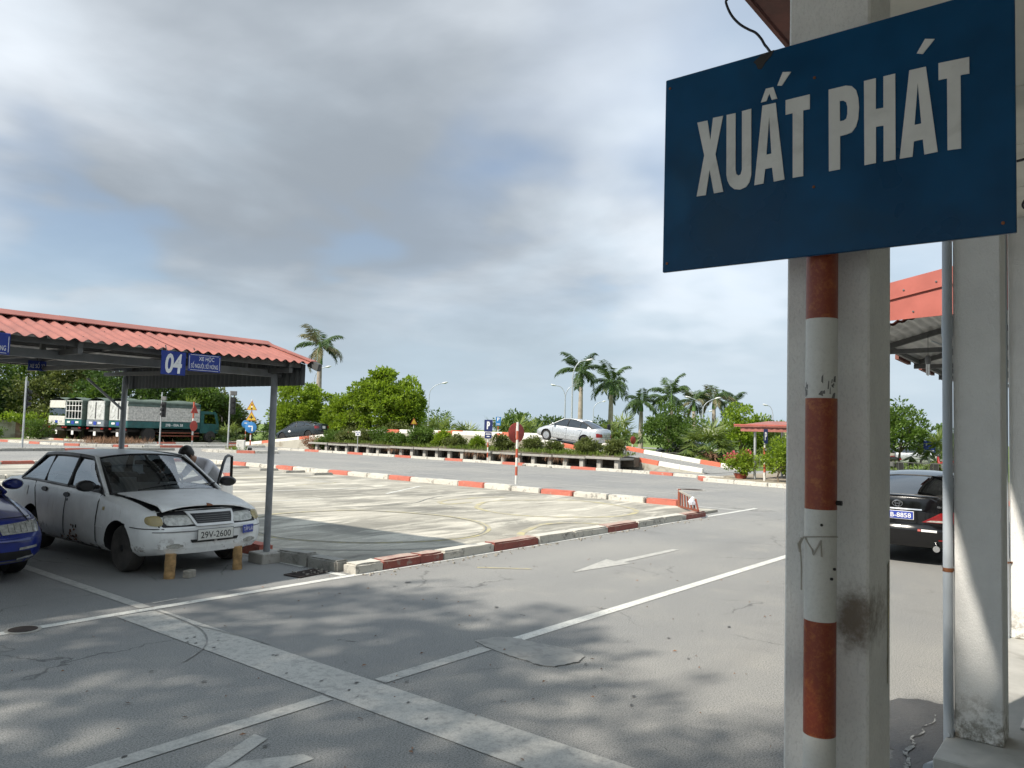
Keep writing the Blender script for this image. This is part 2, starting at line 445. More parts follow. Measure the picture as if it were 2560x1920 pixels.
# ------------------------------------------------------------------ mesh helpers
class MB:
    """collects shapes, then becomes ONE mesh object"""
    def __init__(s):
        s.v, s.f = [], []
    def add(s, vs, fs):
        o = len(s.v)
        s.v.extend([tuple(x) for x in vs])
        s.f.extend([tuple(i + o for i in f) for f in fs])
        return s
    def box(s, c, d, rot=None, bev=0.0):
        x, y, z = d[0] / 2, d[1] / 2, d[2] / 2
        if bev > 0:
            e = min(bev, x * .9, y * .9, z * .9)
            vs, fs = [], []
            bmx = bmesh.new()
            bmesh.ops.create_cube(bmx, size=1.0)
            for q in bmx.verts: q.co = Vector((q.co.x * d[0], q.co.y * d[1], q.co.z * d[2]))
            bmesh.ops.bevel(bmx, geom=bmx.edges[:], offset=e, segments=1, affect='EDGES')
            bmx.verts.index_update()
            vs = [q.co.copy() for q in bmx.verts]; fs = [[q.index for q in f.verts] for f in bmx.faces]
            bmx.free()
        else:
            vs = [Vector((a, b_, c_)) for a in (-x, x) for b_ in (-y, y) for c_ in (-z, z)]
            fs = [(0, 1, 3, 2), (4, 6, 7, 5), (0, 4, 5, 1), (2, 3, 7, 6), (0, 2, 6, 4), (1, 5, 7, 3)]
        if rot is not None:
            M = Euler(rot).to_matrix(); vs = [M @ q for q in vs]
        return s.add([(q[0] + c[0], q[1] + c[1], q[2] + c[2]) for q in vs], fs)
    def tube(s, pts, r, n=8, cap=True):
        pts = [Vector(p) for p in pts]
        rr = r if isinstance(r, (list, tuple)) else [r] * len(pts)
        vs, fs = [], []
        ref = None
        for i, p in enumerate(pts):
            t = (pts[min(i + 1, len(pts) - 1)] - pts[max(i - 1, 0)]).normalized()
            if ref is None:
                ref = Vector((0, 0, 1)) if abs(t.z) < .9 else Vector((1, 0, 0))
            a = t.cross(ref).normalized(); b_ = a.cross(t).normalized(); ref = b_
            for k in range(n):
                q = 2 * math.pi * k / n
                vs.append(p + (a * math.cos(q) + b_ * math.sin(q)) * rr[i])
        for i in range(len(pts) - 1):
            for k in range(n):
                fs.append((i * n + k, i * n + (k + 1) % n, (i + 1) * n + (k + 1) % n, (i + 1) * n + k))
        if cap:
            fs.append(tuple(range(n))[::-1]); fs.append(tuple((len(pts) - 1) * n + k for k in range(n)))
        return s.add(vs, fs)
    def bar(s, a, b_, w, h, up=(0, 0, 1)):
        a, b_ = Vector(a), Vector(b_)
        t = (b_ - a).normalized(); u = Vector(up)
        if abs(t.dot(u)) > .98: u = Vector((1, 0, 0))
        sd = t.cross(u).normalized(); u = sd.cross(t).normalized()
        vs = [p + sd * (i * w / 2) + u * (j * h / 2) for p in (a, b_) for i, j in ((-1, -1), (1, -1), (1, 1), (-1, 1))]
        return s.add(vs, [(0, 1, 2, 3), (4, 7, 6, 5), (0, 4, 5, 1), (1, 5, 6, 2), (2, 6, 7, 3), (3, 7, 4, 0)])
    def lathe(s, prof, n=20, axis='z', c=(0, 0, 0)):
        vs, fs = [], []
        for (r, h) in prof:
            for k in range(n):
                q = 2 * math.pi * k / n
                x, y, z = r * math.cos(q), r * math.sin(q), h
                if axis == 'y': x, y, z = x, z, y
                if axis == 'x': x, y, z = z, x, y
                vs.append((x + c[0], y + c[1], z + c[2]))
        m_ = len(prof)
        for i in range(m_ - 1):
            for k in range(n):
                fs.append((i * n + k, i * n + (k + 1) % n, (i + 1) * n + (k + 1) % n, (i + 1) * n + k))
        if prof[0][0] > 1e-5: fs.append(tuple(range(n))[::-1])
        if prof[-1][0] > 1e-5: fs.append(tuple((m_ - 1) * n + k for k in range(n)))
        return s.add(vs, fs)
    def prism(s, poly, h, holes=(), frame=None):
        """flat outline (2D) with holes, extruded by h; frame(x,y,z)->3D"""
        loops = [list(poly)] + [list(q) for q in holes]
        pts = [p for l in loops for p in l]
        tri = tessellate_polygon([[Vector((p[0], p[1], 0)) for p in l] for l in loops])
        fr = frame or (lambda x, y, z: (x, y, z))
        n = len(pts)
        vs = [fr(p[0], p[1], 0) for p in pts] + [fr(p[0], p[1], h) for p in pts]
        fs = [tuple(t) for t in tri] + [tuple(i + n for i in t[::-1]) for t in tri]
        o = 0
        for l in loops:
            for i in range(len(l)):
                j = (i + 1) % len(l)
                fs.append((o + i, o + j, n + o + j, n + o + i))
            o += len(l)
        return s.add(vs, fs)
    def grid(s, fn, nu, nv):
        vs = [fn(i / nu, j / nv) for i in range(nu + 1) for j in range(nv + 1)]
        fs = [(i * (nv + 1) + j, (i + 1) * (nv + 1) + j, (i + 1) * (nv + 1) + j + 1, i * (nv + 1) + j + 1) for i in range(nu) for j in range(nv)]
        return s.add(vs, fs)
    def mesh(s, name, mat, smooth=False):
        me = bpy.data.meshes.new(name)
        me.from_pydata([(x * K, y * K, z * K) for x, y, z in s.v], [], s.f)
        bm = bmesh.new(); bm.from_mesh(me)
        bmesh.ops.recalc_face_normals(bm, faces=bm.faces)
        bm.to_mesh(me); bm.free()
        if smooth is not False:
            me.polygons.foreach_set('use_smooth', [True] * len(me.polygons))
            if smooth is not True:
                me.set_sharp_from_angle(angle=R(smooth))
        me.materials.append(MATS[mat])
        me.update()
        return me
    def build(s, name, mat, parent=None, smooth=False, loc=None, rot=None):
        o = bpy.data.objects.new(name, s.mesh(name, mat, smooth))
        COL.objects.link(o)
        if parent is not None: o.parent = parent
        if loc is not None: o.location = Vector(loc) * K
        if rot is not None: o.rotation_euler = rot
        return o

def link_mesh(name, me, parent=None, loc=None, rot=None):
    o = bpy.data.objects.new(name, me); COL.objects.link(o)
    if parent is not None: o.parent = parent
    if loc is not None: o.location = Vector(loc) * K
    if rot is not None: o.rotation_euler = rot
    return o
def tag(o, label=None, cat=None, group=None, kind=None):
    if label: o['label'] = label
    if cat: o['category'] = cat
    if group: o['group'] = group
    if kind: o['kind'] = kind
    return o
def thing(name, label, cat, loc=(0, 0, 0), rotz=0.0, group=None, real=False, rot=None):
    """an Empty at the thing's base that parents its parts; real=True: its parts are drawn in metres"""
    o = bpy.data.objects.new(name, None)
    o.empty_display_size = .2
    COL.objects.link(o)
    o.location = Vector(loc) * K
    o.rotation_euler = rot if rot is not None else (0, 0, rotz)
    return tag(o, label, cat, group)
def struct(name):
    o = bpy.data.objects.new(name, None); COL.objects.link(o); o['kind'] = 'structure'
    return o
def copy_tree(o, parent=None):
    c = o.copy(); COL.objects.link(c); c.parent = parent
    for ch in list(o.children): copy_tree(ch, c)
    return c
def text_mesh(body, h, mat, parent, frame, bold=0.0, squeeze=None, name='lettering', center=True, shear=0.0):
    """built-in font, flat print laid on a plane: frame(x,y)->3D"""
    cu = bpy.data.curves.new('t', 'FONT'); cu.body = body; cu.size = 1.0; cu.offset = bold; cu.shear = shear; cu.resolution_u = 3
    ob = bpy.data.objects.new('t', cu); COL.objects.link(ob)
    bpy.context.view_layer.update()
    dg = bpy.context.evaluated_depsgraph_get()
    me = bpy.data.meshes.new_from_object(ob.evaluated_get(dg))
    bpy.data.objects.remove(ob); bpy.data.curves.remove(cu)
    xs = [q.co.x for q in me.vertices]; ys = [q.co.y for q in me.vertices]
    x0, x1 = min(xs), max(xs)
    cap = .72
    sc = h / cap
    sx = sc if squeeze is None else squeeze / (x1 - x0)
    for q in me.vertices:
        x = (q.co.x - (x0 + x1) / 2) * sx if center else (q.co.x - x0) * sx
        p = frame(x, q.co.y * sc)
        q.co = Vector(p) * K
    me.materials.clear(); me.materials.append(MATS[mat])
    return link_mesh(name, me, parent)
def lerp(a, b, t): return a + (b - a) * t
# ================================================================== the setting
def sheet(name, x0, x1, y0, y1, z, mat, kind='structure', parent=None):
    mb = MB(); mb.add([(x0, y0, z), (x1, y0, z), (x1, y1, z), (x0, y1, z)], [(0, 1, 2, 3)])
    o = mb.build(name, mat, parent)
    if parent is None and kind: o['kind'] = kind
    return o
ASPH = sheet('asphalt_ground', -420, 520, -420, 520, 0.0, 'asphalt')
sheet('grass_field', 36.5, 430, -200, 430, .006, 'grass_ground')
sheet('grass_verge', -200, 36.4, 58.5, 430, .006, 'grass_ground')
sheet('dirt_strip', 14, 36, 53.9, 58.4, .006, 'dirt_path')
_rd = sheet('far_road', 72, 78, -150, 300, .010, 'asphalt')

def smooth_c(pts, n=5):
    N = len(pts); out = []
    for i in range(N):
        p0, p1, p2, p3 = pts[i - 1], pts[i], pts[(i + 1) % N], pts[(i + 2) % N]
        for j in range(n):
            t = j / n
            out.append(tuple(.5 * ((2 * b_) + (-a + c_) * t + (2 * a - 5 * b_ + 4 * c_ - d) * t * t + (-a + 3 * b_ - 3 * c_ + d) * t ** 3) for a, b_, c_, d in zip(p0, p1, p2, p3)))
    return out
# ---- painted markings, each a sheet of its own on the asphalt
def strip(name, pts, w, z, mat, parent):
    """flat painted strip along a polyline"""
    P = [Vector((p[0], p[1], 0)) for p in pts]
    vs, fs = [], []
    for i, p in enumerate(P):
        t = (P[min(i + 1, len(P) - 1)] - P[max(i - 1, 0)]).normalized()
        s_ = Vector((-t.y, t.x, 0)) * w / 2
        vs += [(p.x + s_.x, p.y + s_.y, z), (p.x - s_.x, p.y - s_.y, z)]
    for i in range(len(P) - 1):
        fs.append((2 * i, 2 * i + 1, 2 * i + 3, 2 * i + 2))
    return MB().add(vs, fs).build(name, mat, parent)
strip('bay_line', [(-6, 6.655), (17.4, 6.655)], .095, .004, 'line_white', ASPH)
strip('bay_divider', [(3.42, 10.4), (3.42, 6.73)], .105, .004, 'line_worn', ASPH)
strip('bay_divider', [(5.6, 8.9), (5.6, 7.42)], .09, .004, 'line_white', ASPH)
strip('bay_divider', [(5.6, 6.98), (5.6, 6.72)], .09, .004, 'line_white', ASPH)
strip('stop_band', [(3.29, 6.58), (3.29, .6)], .37, .004, 'line_worn', ASPH)
strip('lane_line', [(-4, 3.82), (3.08, 3.80)], .11, .0045, 'line_worn', ASPH)
strip('lane_line', [(3.5, 3.80), (4.55, 3.79)], .11, .004, 'line_worn', ASPH)
strip('lane_line', [(4.9, 3.78), (24, 3.58)], .11, .004, 'line_white', ASPH)
strip('yellow_mark', [(7.05, 6.05), (7.45, 5.55)], .05, .004, 'line_yellow', ASPH)
strip('chalk_mark', [(3.55, 6.85), (3.78, 6.87)], .03, .004, 'line_worn', ASPH)
strip('end_line', [(16.66, 7.75), (16.6, 6.70)], .06, .004, 'line_white', ASPH)
MB().add([(7.62, 5.09, .004), (8.73, 4.93, .004), (8.70, 5.03, .004), (10.24, 5.02, .004), (10.21, 5.12, .004), (8.69, 5.15, .004), (8.73, 5.30, .004)],
         [(0, 1, 2, 5, 6), (2, 3, 4, 5)]).build('arrow_marking', 'line_worn', ASPH)
MB().add([(1.5, 3.18, .004), (1.5, 3.27, .004), (2.24, 3.39, .004), (2.49, 3.24, .004), (2.49, 3.155, .004)], [(0, 1, 2, 3, 4)]).build('arrow_marking', 'line_worn', ASPH)
MB().add([(1.95, 3.40, .0044), (2.10, 3.46, .0044), (2.47, 3.635, .0044), (2.48, 3.53, .0044), (2.16, 3.38, .0044)], [(0, 1, 2, 3, 4)]).build('arrow_marking', 'line_worn', ASPH)
for y0, y1, x in ((9, 24, 19.6), (9.5, 30, 22.4), (8.3, 33, 25.0)):
    for k in range(int((y1 - y0) / 3)):
        strip('lane_dash', [(x, y0 + 3 * k), (x, y0 + 3 * k + 1.6)], .07, .004, 'line_worn', ASPH)
paint('patch_mortar', (.345, .335, .31), (.27, .265, .25), .46, .62, 8, gr=.5, grime=(.12, .115, .105))
# round concrete repair with a broken rim
pp = [(4.64, 3.99), (4.55, 3.66), (4.50, 3.40), (4.51, 3.20), (4.62, 3.13), (4.75, 3.10), (4.88, 3.14), (4.96, 3.25), (4.97, 3.42), (4.93, 3.62), (4.93, 3.80), (4.86, 3.92), (4.76, 3.95)]
pp = [(a + random.uniform(-.012, .012), b_ + random.uniform(-.012, .012)) for a, b_ in smooth_c(pp)]
MB().prism(pp, .005, frame=lambda x, y, z: (x, y, .001 + z)).build('asphalt_patch', 'patch_mortar', ASPH)
cr = MB()
for i in range(len(pp)):
    a, b_ = pp[i], pp[(i + 1) % len(pp)]
    if 28 < i < 62 or random.random() < .35: continue
    cr.add([(a[0], a[1], .0075), (b_[0], b_[1], .0075), (b_[0] - random.uniform(0, .008), b_[1] - random.uniform(.0, .008), .0075), (a[0] - random.uniform(.0, .008), a[1] - random.uniform(.0, .008), .0075)], [(0, 1, 2, 3)])
cr.build('patch_crack', 'black_flat', ASPH)
paint('foam_scum', (.42, .42, .40), (.08, .08, .077), .42, .60, 22, gr=.5, grime=(.07, .07, .066))
# wet patch by the platform, milky rim
pud = [(5.55, 1.16), (5.62, .98), (5.5, .84), (5.2, .80), (4.75, .80), (4.40, .84), (4.35, .98), (4.60, 1.0), (4.80, 1.14), (5.1, 1.2), (5.35, 1.22)]
m, gg, b, out = node_mat('wet'); v = wcoord(gg)
gg.put(b.inputs['Base Color'], gg.mix(gg.noise(v, 60, 3, .7), (.045, .044, .042), (.10, .098, .092)))
b.inputs['Roughness'].default_value = .42; bump(gg, b, gg.noise(v, 48, 4, .75), .35, .01)
pud = [(x + random.uniform(-.02, .02), y + random.uniform(-.012, .012)) for x, y in smooth_c(pud, 6)]
MB().prism(pud, .0005, frame=lambda x, y, z: (x, y, .0035 + z)).build('wet_patch', 'wet', ASPH)
fo = [(4.40, .885), (4.52, .90), (4.62, .935), (4.75, .925), (4.86, .955), (4.98, .925), (5.08, .945), (5.2, .915), (5.34, .93)]
fo = smooth_c(fo + [(x, y + .006 + .02 * max(0, 1 - (x - 4.4) / .7)) for x, y in fo[::-1]], 5)
MB().prism([(x, y + random.uniform(-.006, .006)) for x, y in fo], .0005, frame=lambda x, y, z: (x, y, .0085 + z)).build('foam_trail', 'foam_scum', ASPH)
os_ = MB(); ro = random.Random(8)
for i in range(60):
    x, y = (ro.uniform(1.6, 8.5), ro.uniform(1.6, 6.4)) if i % 3 else (ro.gauss(3.3, .12), ro.uniform(3, 6))
    r_ = ro.uniform(.005, .017) * (1 if ro.random() < .9 else 2.2); n_ = 9
    os_.add([(x + r_ * 1.5 * ro.uniform(.5, 1) * math.cos(k * 6.283 / n_), y + r_ * .8 * ro.uniform(.5, 1) * math.sin(k * 6.283 / n_), .0088) for k in range(n_)], [tuple(range(n_))])
m_, g_, b_s, o_ = node_mat('oil_spot'); b_s.inputs['Base Color'].default_value = (.075, .072, .068, 1); b_s.inputs['Roughness'].default_value = .6
os_.build('oil_spots', 'oil_spot', ASPH)['kind'] = 'stuff'
paint('tyre_rub', (.20, .198, .19), (.30, .295, .28), .45, .6, 12)
def sm_open(pts): return smooth_c(pts + pts[-2:0:-1], 6)[:6 * (len(pts) - 1) + 1]
strip('tyre_mark', sm_open([(3.42, 6.6), (3.42, 6.2), (3.36, 5.7), (3.16, 5.3), (2.85, 5.05)]), .012, .0092, 'tyre_rub', ASPH)
strip('tyre_mark', sm_open([(3.40, 5.9), (3.47, 5.4), (3.5, 5.0)]), .010, .0094, 'tyre_rub', ASPH)
# litter, leaves, chips on the asphalt near the camera
dl = MB()
for i in range(150):
    x, y = random.uniform(2, 9), random.uniform(1.5, 7.0)
    a = random.uniform(0, 6.3); s_ = random.uniform(.006, .022)
    dl.add([(x + s_ * math.cos(a), y + s_ * math.sin(a), .009), (x + s_ * .35 * math.cos(a + 1.6), y + s_ * .35 * math.sin(a + 1.6), .015),
            (x - s_ * math.cos(a), y - s_ * math.sin(a), .007), (x - s_ * .35 * math.cos(a + 1.6), y - s_ * .35 * math.sin(a + 1.6), .009)], [(0, 1, 2, 3)])
tag(dl.build('fallen_leaves', 'dead_leaf'), 'small fallen leaves and crumbs scattered over the asphalt', 'leaves', kind='stuff')
gv = MB()
for i in range(160):
    x = random.uniform(5.75, 15); y = 6.60 - abs(random.gauss(0, .10)); s_ = random.uniform(.006, .018)
    if random.random() < .2: x, y = random.uniform(5.3, 5.75), random.uniform(6.95, 7.25)
    gv.box((x, y, s_ / 2 + .004), (s_ * 1.6, s_, s_), (0, 0, random.uniform(0, 3)))
tag(gv.build('kerb_gravel', 'brick_grey'), 'grit and mortar crumbs lying along the front kerb', 'gravel', kind='stuff')

# ---- kerbs: every block its own piece
def block_mesh(l, w, h, mat, seed):
    rnd = random.Random(seed)
    bm = bmesh.new(); bmesh.ops.create_cube(bm, size=1)
    for q in bm.verts: q.co = Vector((q.co.x * l * K, q.co.y * w * K, (q.co.z + .5) * h * K))
    bmesh.ops.bevel(bm, geom=[e for e in bm.edges if sum(q.co.z for q in e.verts) > 1.0 * h * K], offset=.022, segments=2, affect='EDGES')
    bmesh.ops.subdivide_edges(bm, edges=[e for e in bm.edges if e.calc_length() > .25], cuts=3)
    for q in bm.verts:
        if q.co.z > .01: q.co += Vector((rnd.uniform(-1, 1), rnd.uniform(-1, 1), rnd.uniform(-1, 1))) * .006
    me = bpy.data.meshes.new('kerb_block'); bm.to_mesh(me); bm.free()
    me.materials.append(MATS[mat])
    return me
BM = {}
def block(parent, a, b_, z0, h, w, mat, z1=None, gap=.012, name='kerb_block'):
    """one kerb stone from a to b (unscaled ground points)"""
    a, b_ = Vector(a), Vector(b_)
    l = (b_ - a).length
    key = (round(l, 2), w, h, mat, random.randrange(4))
    if key not in BM: BM[key] = block_mesh(max(.05, l - gap), w, h, mat, hash(key) & 1023)
    o = bpy.data.objects.new(name, BM[key]); COL.objects.link(o); o.parent = parent
    mid = (a + b_) / 2
    z1 = z0 if z1 is None else z1
    o.location = (mid.x * K, mid.y * K, ((z0 + z1) / 2 + random.uniform(-.006, .003)) * K)
    o.rotation_euler = (0, -math.atan2(z1 - z0, l), math.atan2(b_.y - a.y, b_.x - a.x) + random.uniform(-.02, .02))
    return o
def kerb_run(parent, pts, h, w, n, pattern, off=0, z=-.01):
    """stones of about n units along a polyline"""
    P = [Vector(p) for p in pts]; idx = off
    for i in range(len(P) - 1):
        L = (P[i + 1] - P[i]).length; k = max(1, round(L / n))
        for j in range(k):
            block(parent, P[i].lerp(P[i + 1], j / k), P[i].lerp(P[i + 1], (j + 1) / k), z, h, w, pattern[idx % len(pattern)])
            idx += 1
RWW = ('kerb_red', 'kerb_white', 'kerb_white')
KF = struct('front_kerb')
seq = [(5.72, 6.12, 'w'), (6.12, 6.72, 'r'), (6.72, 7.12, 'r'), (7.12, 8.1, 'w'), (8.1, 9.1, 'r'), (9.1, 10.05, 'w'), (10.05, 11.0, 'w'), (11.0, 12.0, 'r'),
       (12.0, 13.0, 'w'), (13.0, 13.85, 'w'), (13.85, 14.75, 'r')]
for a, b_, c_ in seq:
    block(KF, (a, 6.77), (b_, 6.77), -.01, .125, .21, {'w': 'kerb_white_old_shaded', 'r': 'kerb_red_old_shaded'}[c_])
KS = struct('side_kerb')
block(KS, (5.75, 6.92), (5.72, 7.42), -.01, .14, .19, 'kerb_bare')
block(KS, (5.72, 7.42), (5.66, 7.92), -.01, .16, .19, 'kerb_bare')
for k in range(14):
    block(KS, (5.72, 8.34 + k * .95), (5.72, 9.29 + k * .95), -.01, .15, .19, RWW[k % 3])
KB = struct('yard_far_kerb')
y = 7.85; k = 0
while y < 28.2:
    L = .93 if k > 3 else (.78, .98, .95, .95)[k]
    dz = random.uniform(-.012, .01)
    block(KB, (15.98 + random.uniform(-.02, .02), y), (15.98 + random.uniform(-.02, .02), y + L), -.01 + dz, .185, .24, RWW[k % 3], gap=.03 if k < 4 else .012)
    y += L + (.03 if k < 4 else 0); k += 1
KY = struct('yard_back_kerb')
kerb_run(KY, [(-4, 28.3), (16.1, 28.3)], .16, .2, .95, RWW, 1)
kerb_run(KY, [(0, 21.9), (8.3, 21.9)], .17, .2, .95, RWW, 0)

# ---- practice yard slab with its painted loops
YARD = MB().box((10.83, 17.5, -.06), (10.06, 21.2, .22)).build('practice_yard', 'yard_concrete'); YARD['kind'] = 'structure'
def smooth(pts, n=6, closed=False):
    out = []
    N = len(pts)
    for i in range(N if closed else N - 1):
        p0 = pts[(i - 1) % N] if closed or i > 0 else pts[i]
        p1, p2 = pts[i], pts[(i + 1) % N]
        p3 = pts[(i + 2) % N] if closed or i + 2 < N else p2
        for j in range(n):
            t = j / n
            out.append(tuple(.5 * ((2 * b_) + (-a + c_) * t + (2 * a - 5 * b_ + 4 * c_ - d) * t * t + (-a + 3 * b_ - 3 * c_ + d) * t ** 3) for a, b_, c_, d in zip(p0, p1, p2, p3)))
    if not closed: out.append(pts[-1])
    else: out.append(out[0])
    return out
zl = .054
loop1 = [(6.51, 9.39), (6.9, 8.37), (7.56, 7.82), (8.35, 7.58), (9.05, 7.70), (9.75, 8.2), (10.2, 8.98), (10.25, 9.92), (9.8, 11.1), (9.18, 11.5), (8.0, 11.6), (7.0, 10.8)]
strip('yellow_loop', smooth(loop1, 7, True), .12, zl, 'line_yellow', YARD)
strip('rubber_trace', [(x * .985 + .11, y * .985 + .12) for x, y in smooth(loop1, 7, True)], .028, zl + .004, 'tyre_rub', YARD)
loop2 = [(12.48, 10.7), (13.3, 10.95), (14.3, 10.5), (14.96, 9.93), (14.85, 8.9), (14.2, 7.95), (13.2, 7.6), (12.33, 7.85), (11.49, 8.83), (11.7, 10.0)]
strip('yellow_loop', smooth(loop2, 7, True), .11, zl, 'line_yellow', YARD)
strip('yellow_curve', smooth([(9.1, 6.98), (9.5, 7.3), (9.9, 7.49), (10.67, 7.76), (11.28, 7.64), (11.56, 7.17), (11.7, 6.98)], 6), .12, zl, 'line_yellow', YARD)
strip('rubber_trace', smooth([(5.95, 8.52), (6.37, 7.95), (6.97, 7.43), (7.61, 7.16), (8.4, 7.0)], 6), .028, zl + .004, 'tyre_rub', YARD)
strip('rubber_trace', smooth([(8.85, 12.48), (10.02, 11.8), (11.37, 11.62), (12.51, 12.19), (13.6, 12.43), (14.93, 11.58)], 6), .028, zl + .004, 'tyre_rub', YARD)
strip('yellow_curve', smooth([(12.6, 11.05), (11.9, 11.08), (12.1, 11.5), (12.72, 11.7), (13.61, 11.65), (14.25, 11.42)], 6), .11, zl, 'line_yellow', YARD)
for pts, m_ in ((((12.2, 16.66), (13.65, 16.85)), 'line_yellow'), (((13.57, 18.1), (13.6, 16.9)), 'line_white'), (((11.5, 19.5), (14.8, 18.6)), 'line_yellow'), (((12.5, 13.6), (14.8, 14.8)), 'line_white'),
                (((7.5, 16), (13, 15.2)), 'line_white'), (((8.2, 19.2), (13.6, 20.4)), 'line_yellow'), (((6.6, 14), (10.5, 13.4)), 'line_white'), (((8.5, 22), (14.5, 23)), 'line_yellow')):
    strip('bay_mark', pts, .07, zl, m_, YARD)
for (a, b_) in (((14.83, 22.2), (15.39, 22.0)), ((14.87, 20.9), (15.55, 20.8)), ((15.02, 19.65), (15.63, 19.5)), ((14.6, 23.5), (15.2, 23.4)), ((14.4, 24.8), (15, 24.7))):
    block(YARD, a, b_, .045, .08, .14, 'kerb_bare', name='wheel_stop')

# ---- other kerbs and islands across the yard
KL = struct('far_left_kerb')
kerb_run(KL, [(5, 39.4), (21, 39.2)], .14, .2, 1.35, ('kerb_bare', 'kerb_bare', 'kerb_red', 'kerb_white'), 2)
KL2 = struct('truck_lane_kerb')
kerb_run(KL2, smooth([(17.0, 56), (17.5, 53), (17.9, 49.5), (18.5, 46.3), (20.2, 44.3), (22.3, 43.2), (26.4, 43.0), (29.2, 43.3)], 3), .14, .22, 1.0, RWW, 0)
KL3 = struct('truck_bay_kerb')
kerb_run(KL3, [(21.6, 60.5), (23.2, 50.3), (33.5, 48.2)], .12, .2, 1.2, ('kerb_white', 'kerb_white', 'kerb_white', 'kerb_red'), 0)
ISL = MB().prism([(21.7, 37.2), (22.0, 36.6), (23.2, 35.2), (24.3, 34.9), (24.7, 35.6), (24.3, 37.6), (23.2, 38.9), (22.2, 38.6)], .11).build('traffic_island', 'concrete'); ISL['kind'] = 'structure'
KI = struct('island_kerb')
kerb_run(KI, [(21.7, 37.2), (22.0, 36.6), (23.2, 35.2), (24.3, 34.9), (24.7, 35.6)], .15, .16, .8, RWW, 1)
KP = struct('planter_kerb')
kerb_run(KP, [(27.3, 11.6), (27.95, 15), (28.1, 24), (28.15, 30), (28.0, 37.4), (27.6, 39.5)], .13, .2, 1.25, ('kerb_white', 'kerb_white', 'kerb_red'), 0)
KR = struct('right_island_kerb')
kerb_run(KR, [(26.7, 12.3), (25.75, 11.7), (25.2, 9.2), (24.6, 6.0), (24.3, 2.0), (24.3, -6)], .14, .22, 1.15, ('kerb_red', 'kerb_white', 'kerb_white', 'kerb_white'), 0)
RI = MB().prism([(25.85, 11.75), (25.3, 9.2), (24.7, 6.0), (24.4, 2.0), (24.4, -6), (36.4, -6), (36.4, 11.9), (27.3, 12.1)], .10).build('right_island', 'dirt_path'); RI['kind'] = 'structure'
# rubble where the planter kerb has broken away
rb = MB()
for i in range(60):
    x, y = random.gauss(28.45, .25), random.uniform(19.5, 25)
    s_ = random.uniform(.03, .13)
    rb.box((x, y, s_ * .3), (s_ * 1.4, s_, s_ * .6), (random.uniform(-.3, .3), random.uniform(-.3, .3), random.uniform(0, 3)))
tag(rb.build('kerb_rubble', 'kerb_bare'), 'broken kerb lumps and rubble in front of the planter', 'rubble', kind='stuff')

# ---- practice ramp
RPTS = [(13.7, 0.0), (15.5, .17), (18, .46), (21, .83), (23.6, 1.12), (24.6, 1.20), (26, 1.235), (33, 1.235), (35, 1.17), (37.5, .93), (42, .52), (46, .14), (47.6, 0.0)]
def rz(y):
    if y <= RPTS[0][0] or y >= RPTS[-1][0]: return 0.0
    for (a, za), (b_, zb) in zip(RPTS, RPTS[1:]):
        if a <= y <= b_: return lerp(za, zb, (y - a) / (b_ - a))
RAMP = MB()
ys = np.linspace(13.7, 47.6, 60)
RAMP.grid(lambda u, w: (lerp(30.75, 34.75, w), ys[int(round(u * 59))], rz(ys[int(round(u * 59))]) + .012), 59, 2)
RAMP = RAMP.build('ramp_road', 'asphalt'); RAMP['kind'] = 'structure'
rw = thing('ramp_wall', 'stained concrete retaining wall carrying the near edge of the ramp', 'wall')
mbw = MB()
mbw.grid(lambda u, w: (30.52, lerp(13.9, 47.3, u), lerp(-.02, max(0, rz(lerp(13.9, 47.3, u)) + .0), w)), 60, 2)
mbw.build('wall_face', 'wall_stained', rw)
mbw = MB(); mbw.grid(lambda u, w: (lerp(30.52, 30.8, w), lerp(13.9, 47.3, u), rz(lerp(13.9, 47.3, u)) + .002), 60, 1)
mbw.build('wall_top', 'concrete', rw)
for x, nm in ((30.63, 'ramp_near_kerb'), (34.85, 'ramp_far_kerb')):
    kk = struct(nm)
    y = 14.0; i = 0
    while y < 47.2:
        mt = ('ramp_white', 'ramp_white', 'ramp_red', 'ramp_white')[i % 4] if x < 32 else ('ramp_white', 'ramp_red', 'ramp_white', 'ramp_white')[i % 4]
        L = 1.02
        block(kk, (x, y), (x, y + L), rz(y) - .02, .21 if x < 32 else .23, .20, mt, rz(y + L) - .02, gap=.004)
        y += L; i += 1
bank = MB(); bank.grid(lambda u, w: (lerp(34.95, 37.2, w), lerp(13.7, 47.6, u), max(.01, rz(lerp(13.7, 47.6, u)) * (1 - w))), 40, 4)
tag(bank.build('ramp_bank', 'grass_ground'), kind='structure')

# ---- planter shelf on short concrete legs in front of the ramp
PL = thing('planter_shelf', 'long low concrete planter shelf standing on short legs before the ramp', 'planter')
y = 16.9; i = 0
while y < 36.6:
    L = 1.78
    MB().box((29.45, y + L / 2, .47 + random.uniform(-.03, .02)), (1.35 + random.uniform(-.06, .06), L - random.uniform(.02, .08), .105), (0, random.uniform(-.02, .02), random.uniform(-.014, .014)), .012).build('slab', 'kerb_bare', PL)
    for dy in (.28, 1.2):
        MB().box((29.02 + random.uniform(-.03, .05), y + dy, .21), (.17, .2, .42), None, .01).build('leg', 'concrete', PL)
    MB().box((29.8, y + .7, .21), (.17, .2, .42), None, .01).build('leg', 'concrete', PL)
    y += L; i += 1
MB().box((30.2, 26.8, .34), (.5, 19.8, .42)).build('soil_bed', 'soil', PL)
MB().grid(lambda u, w: (lerp(28.85, 30.45, w), lerp(16.95, 36.6, u), .535 + .10 * math.sin(w * 2.6) + .05 * math.sin(u * 47) * w), 60, 5).build('soil_top', 'soil', PL)

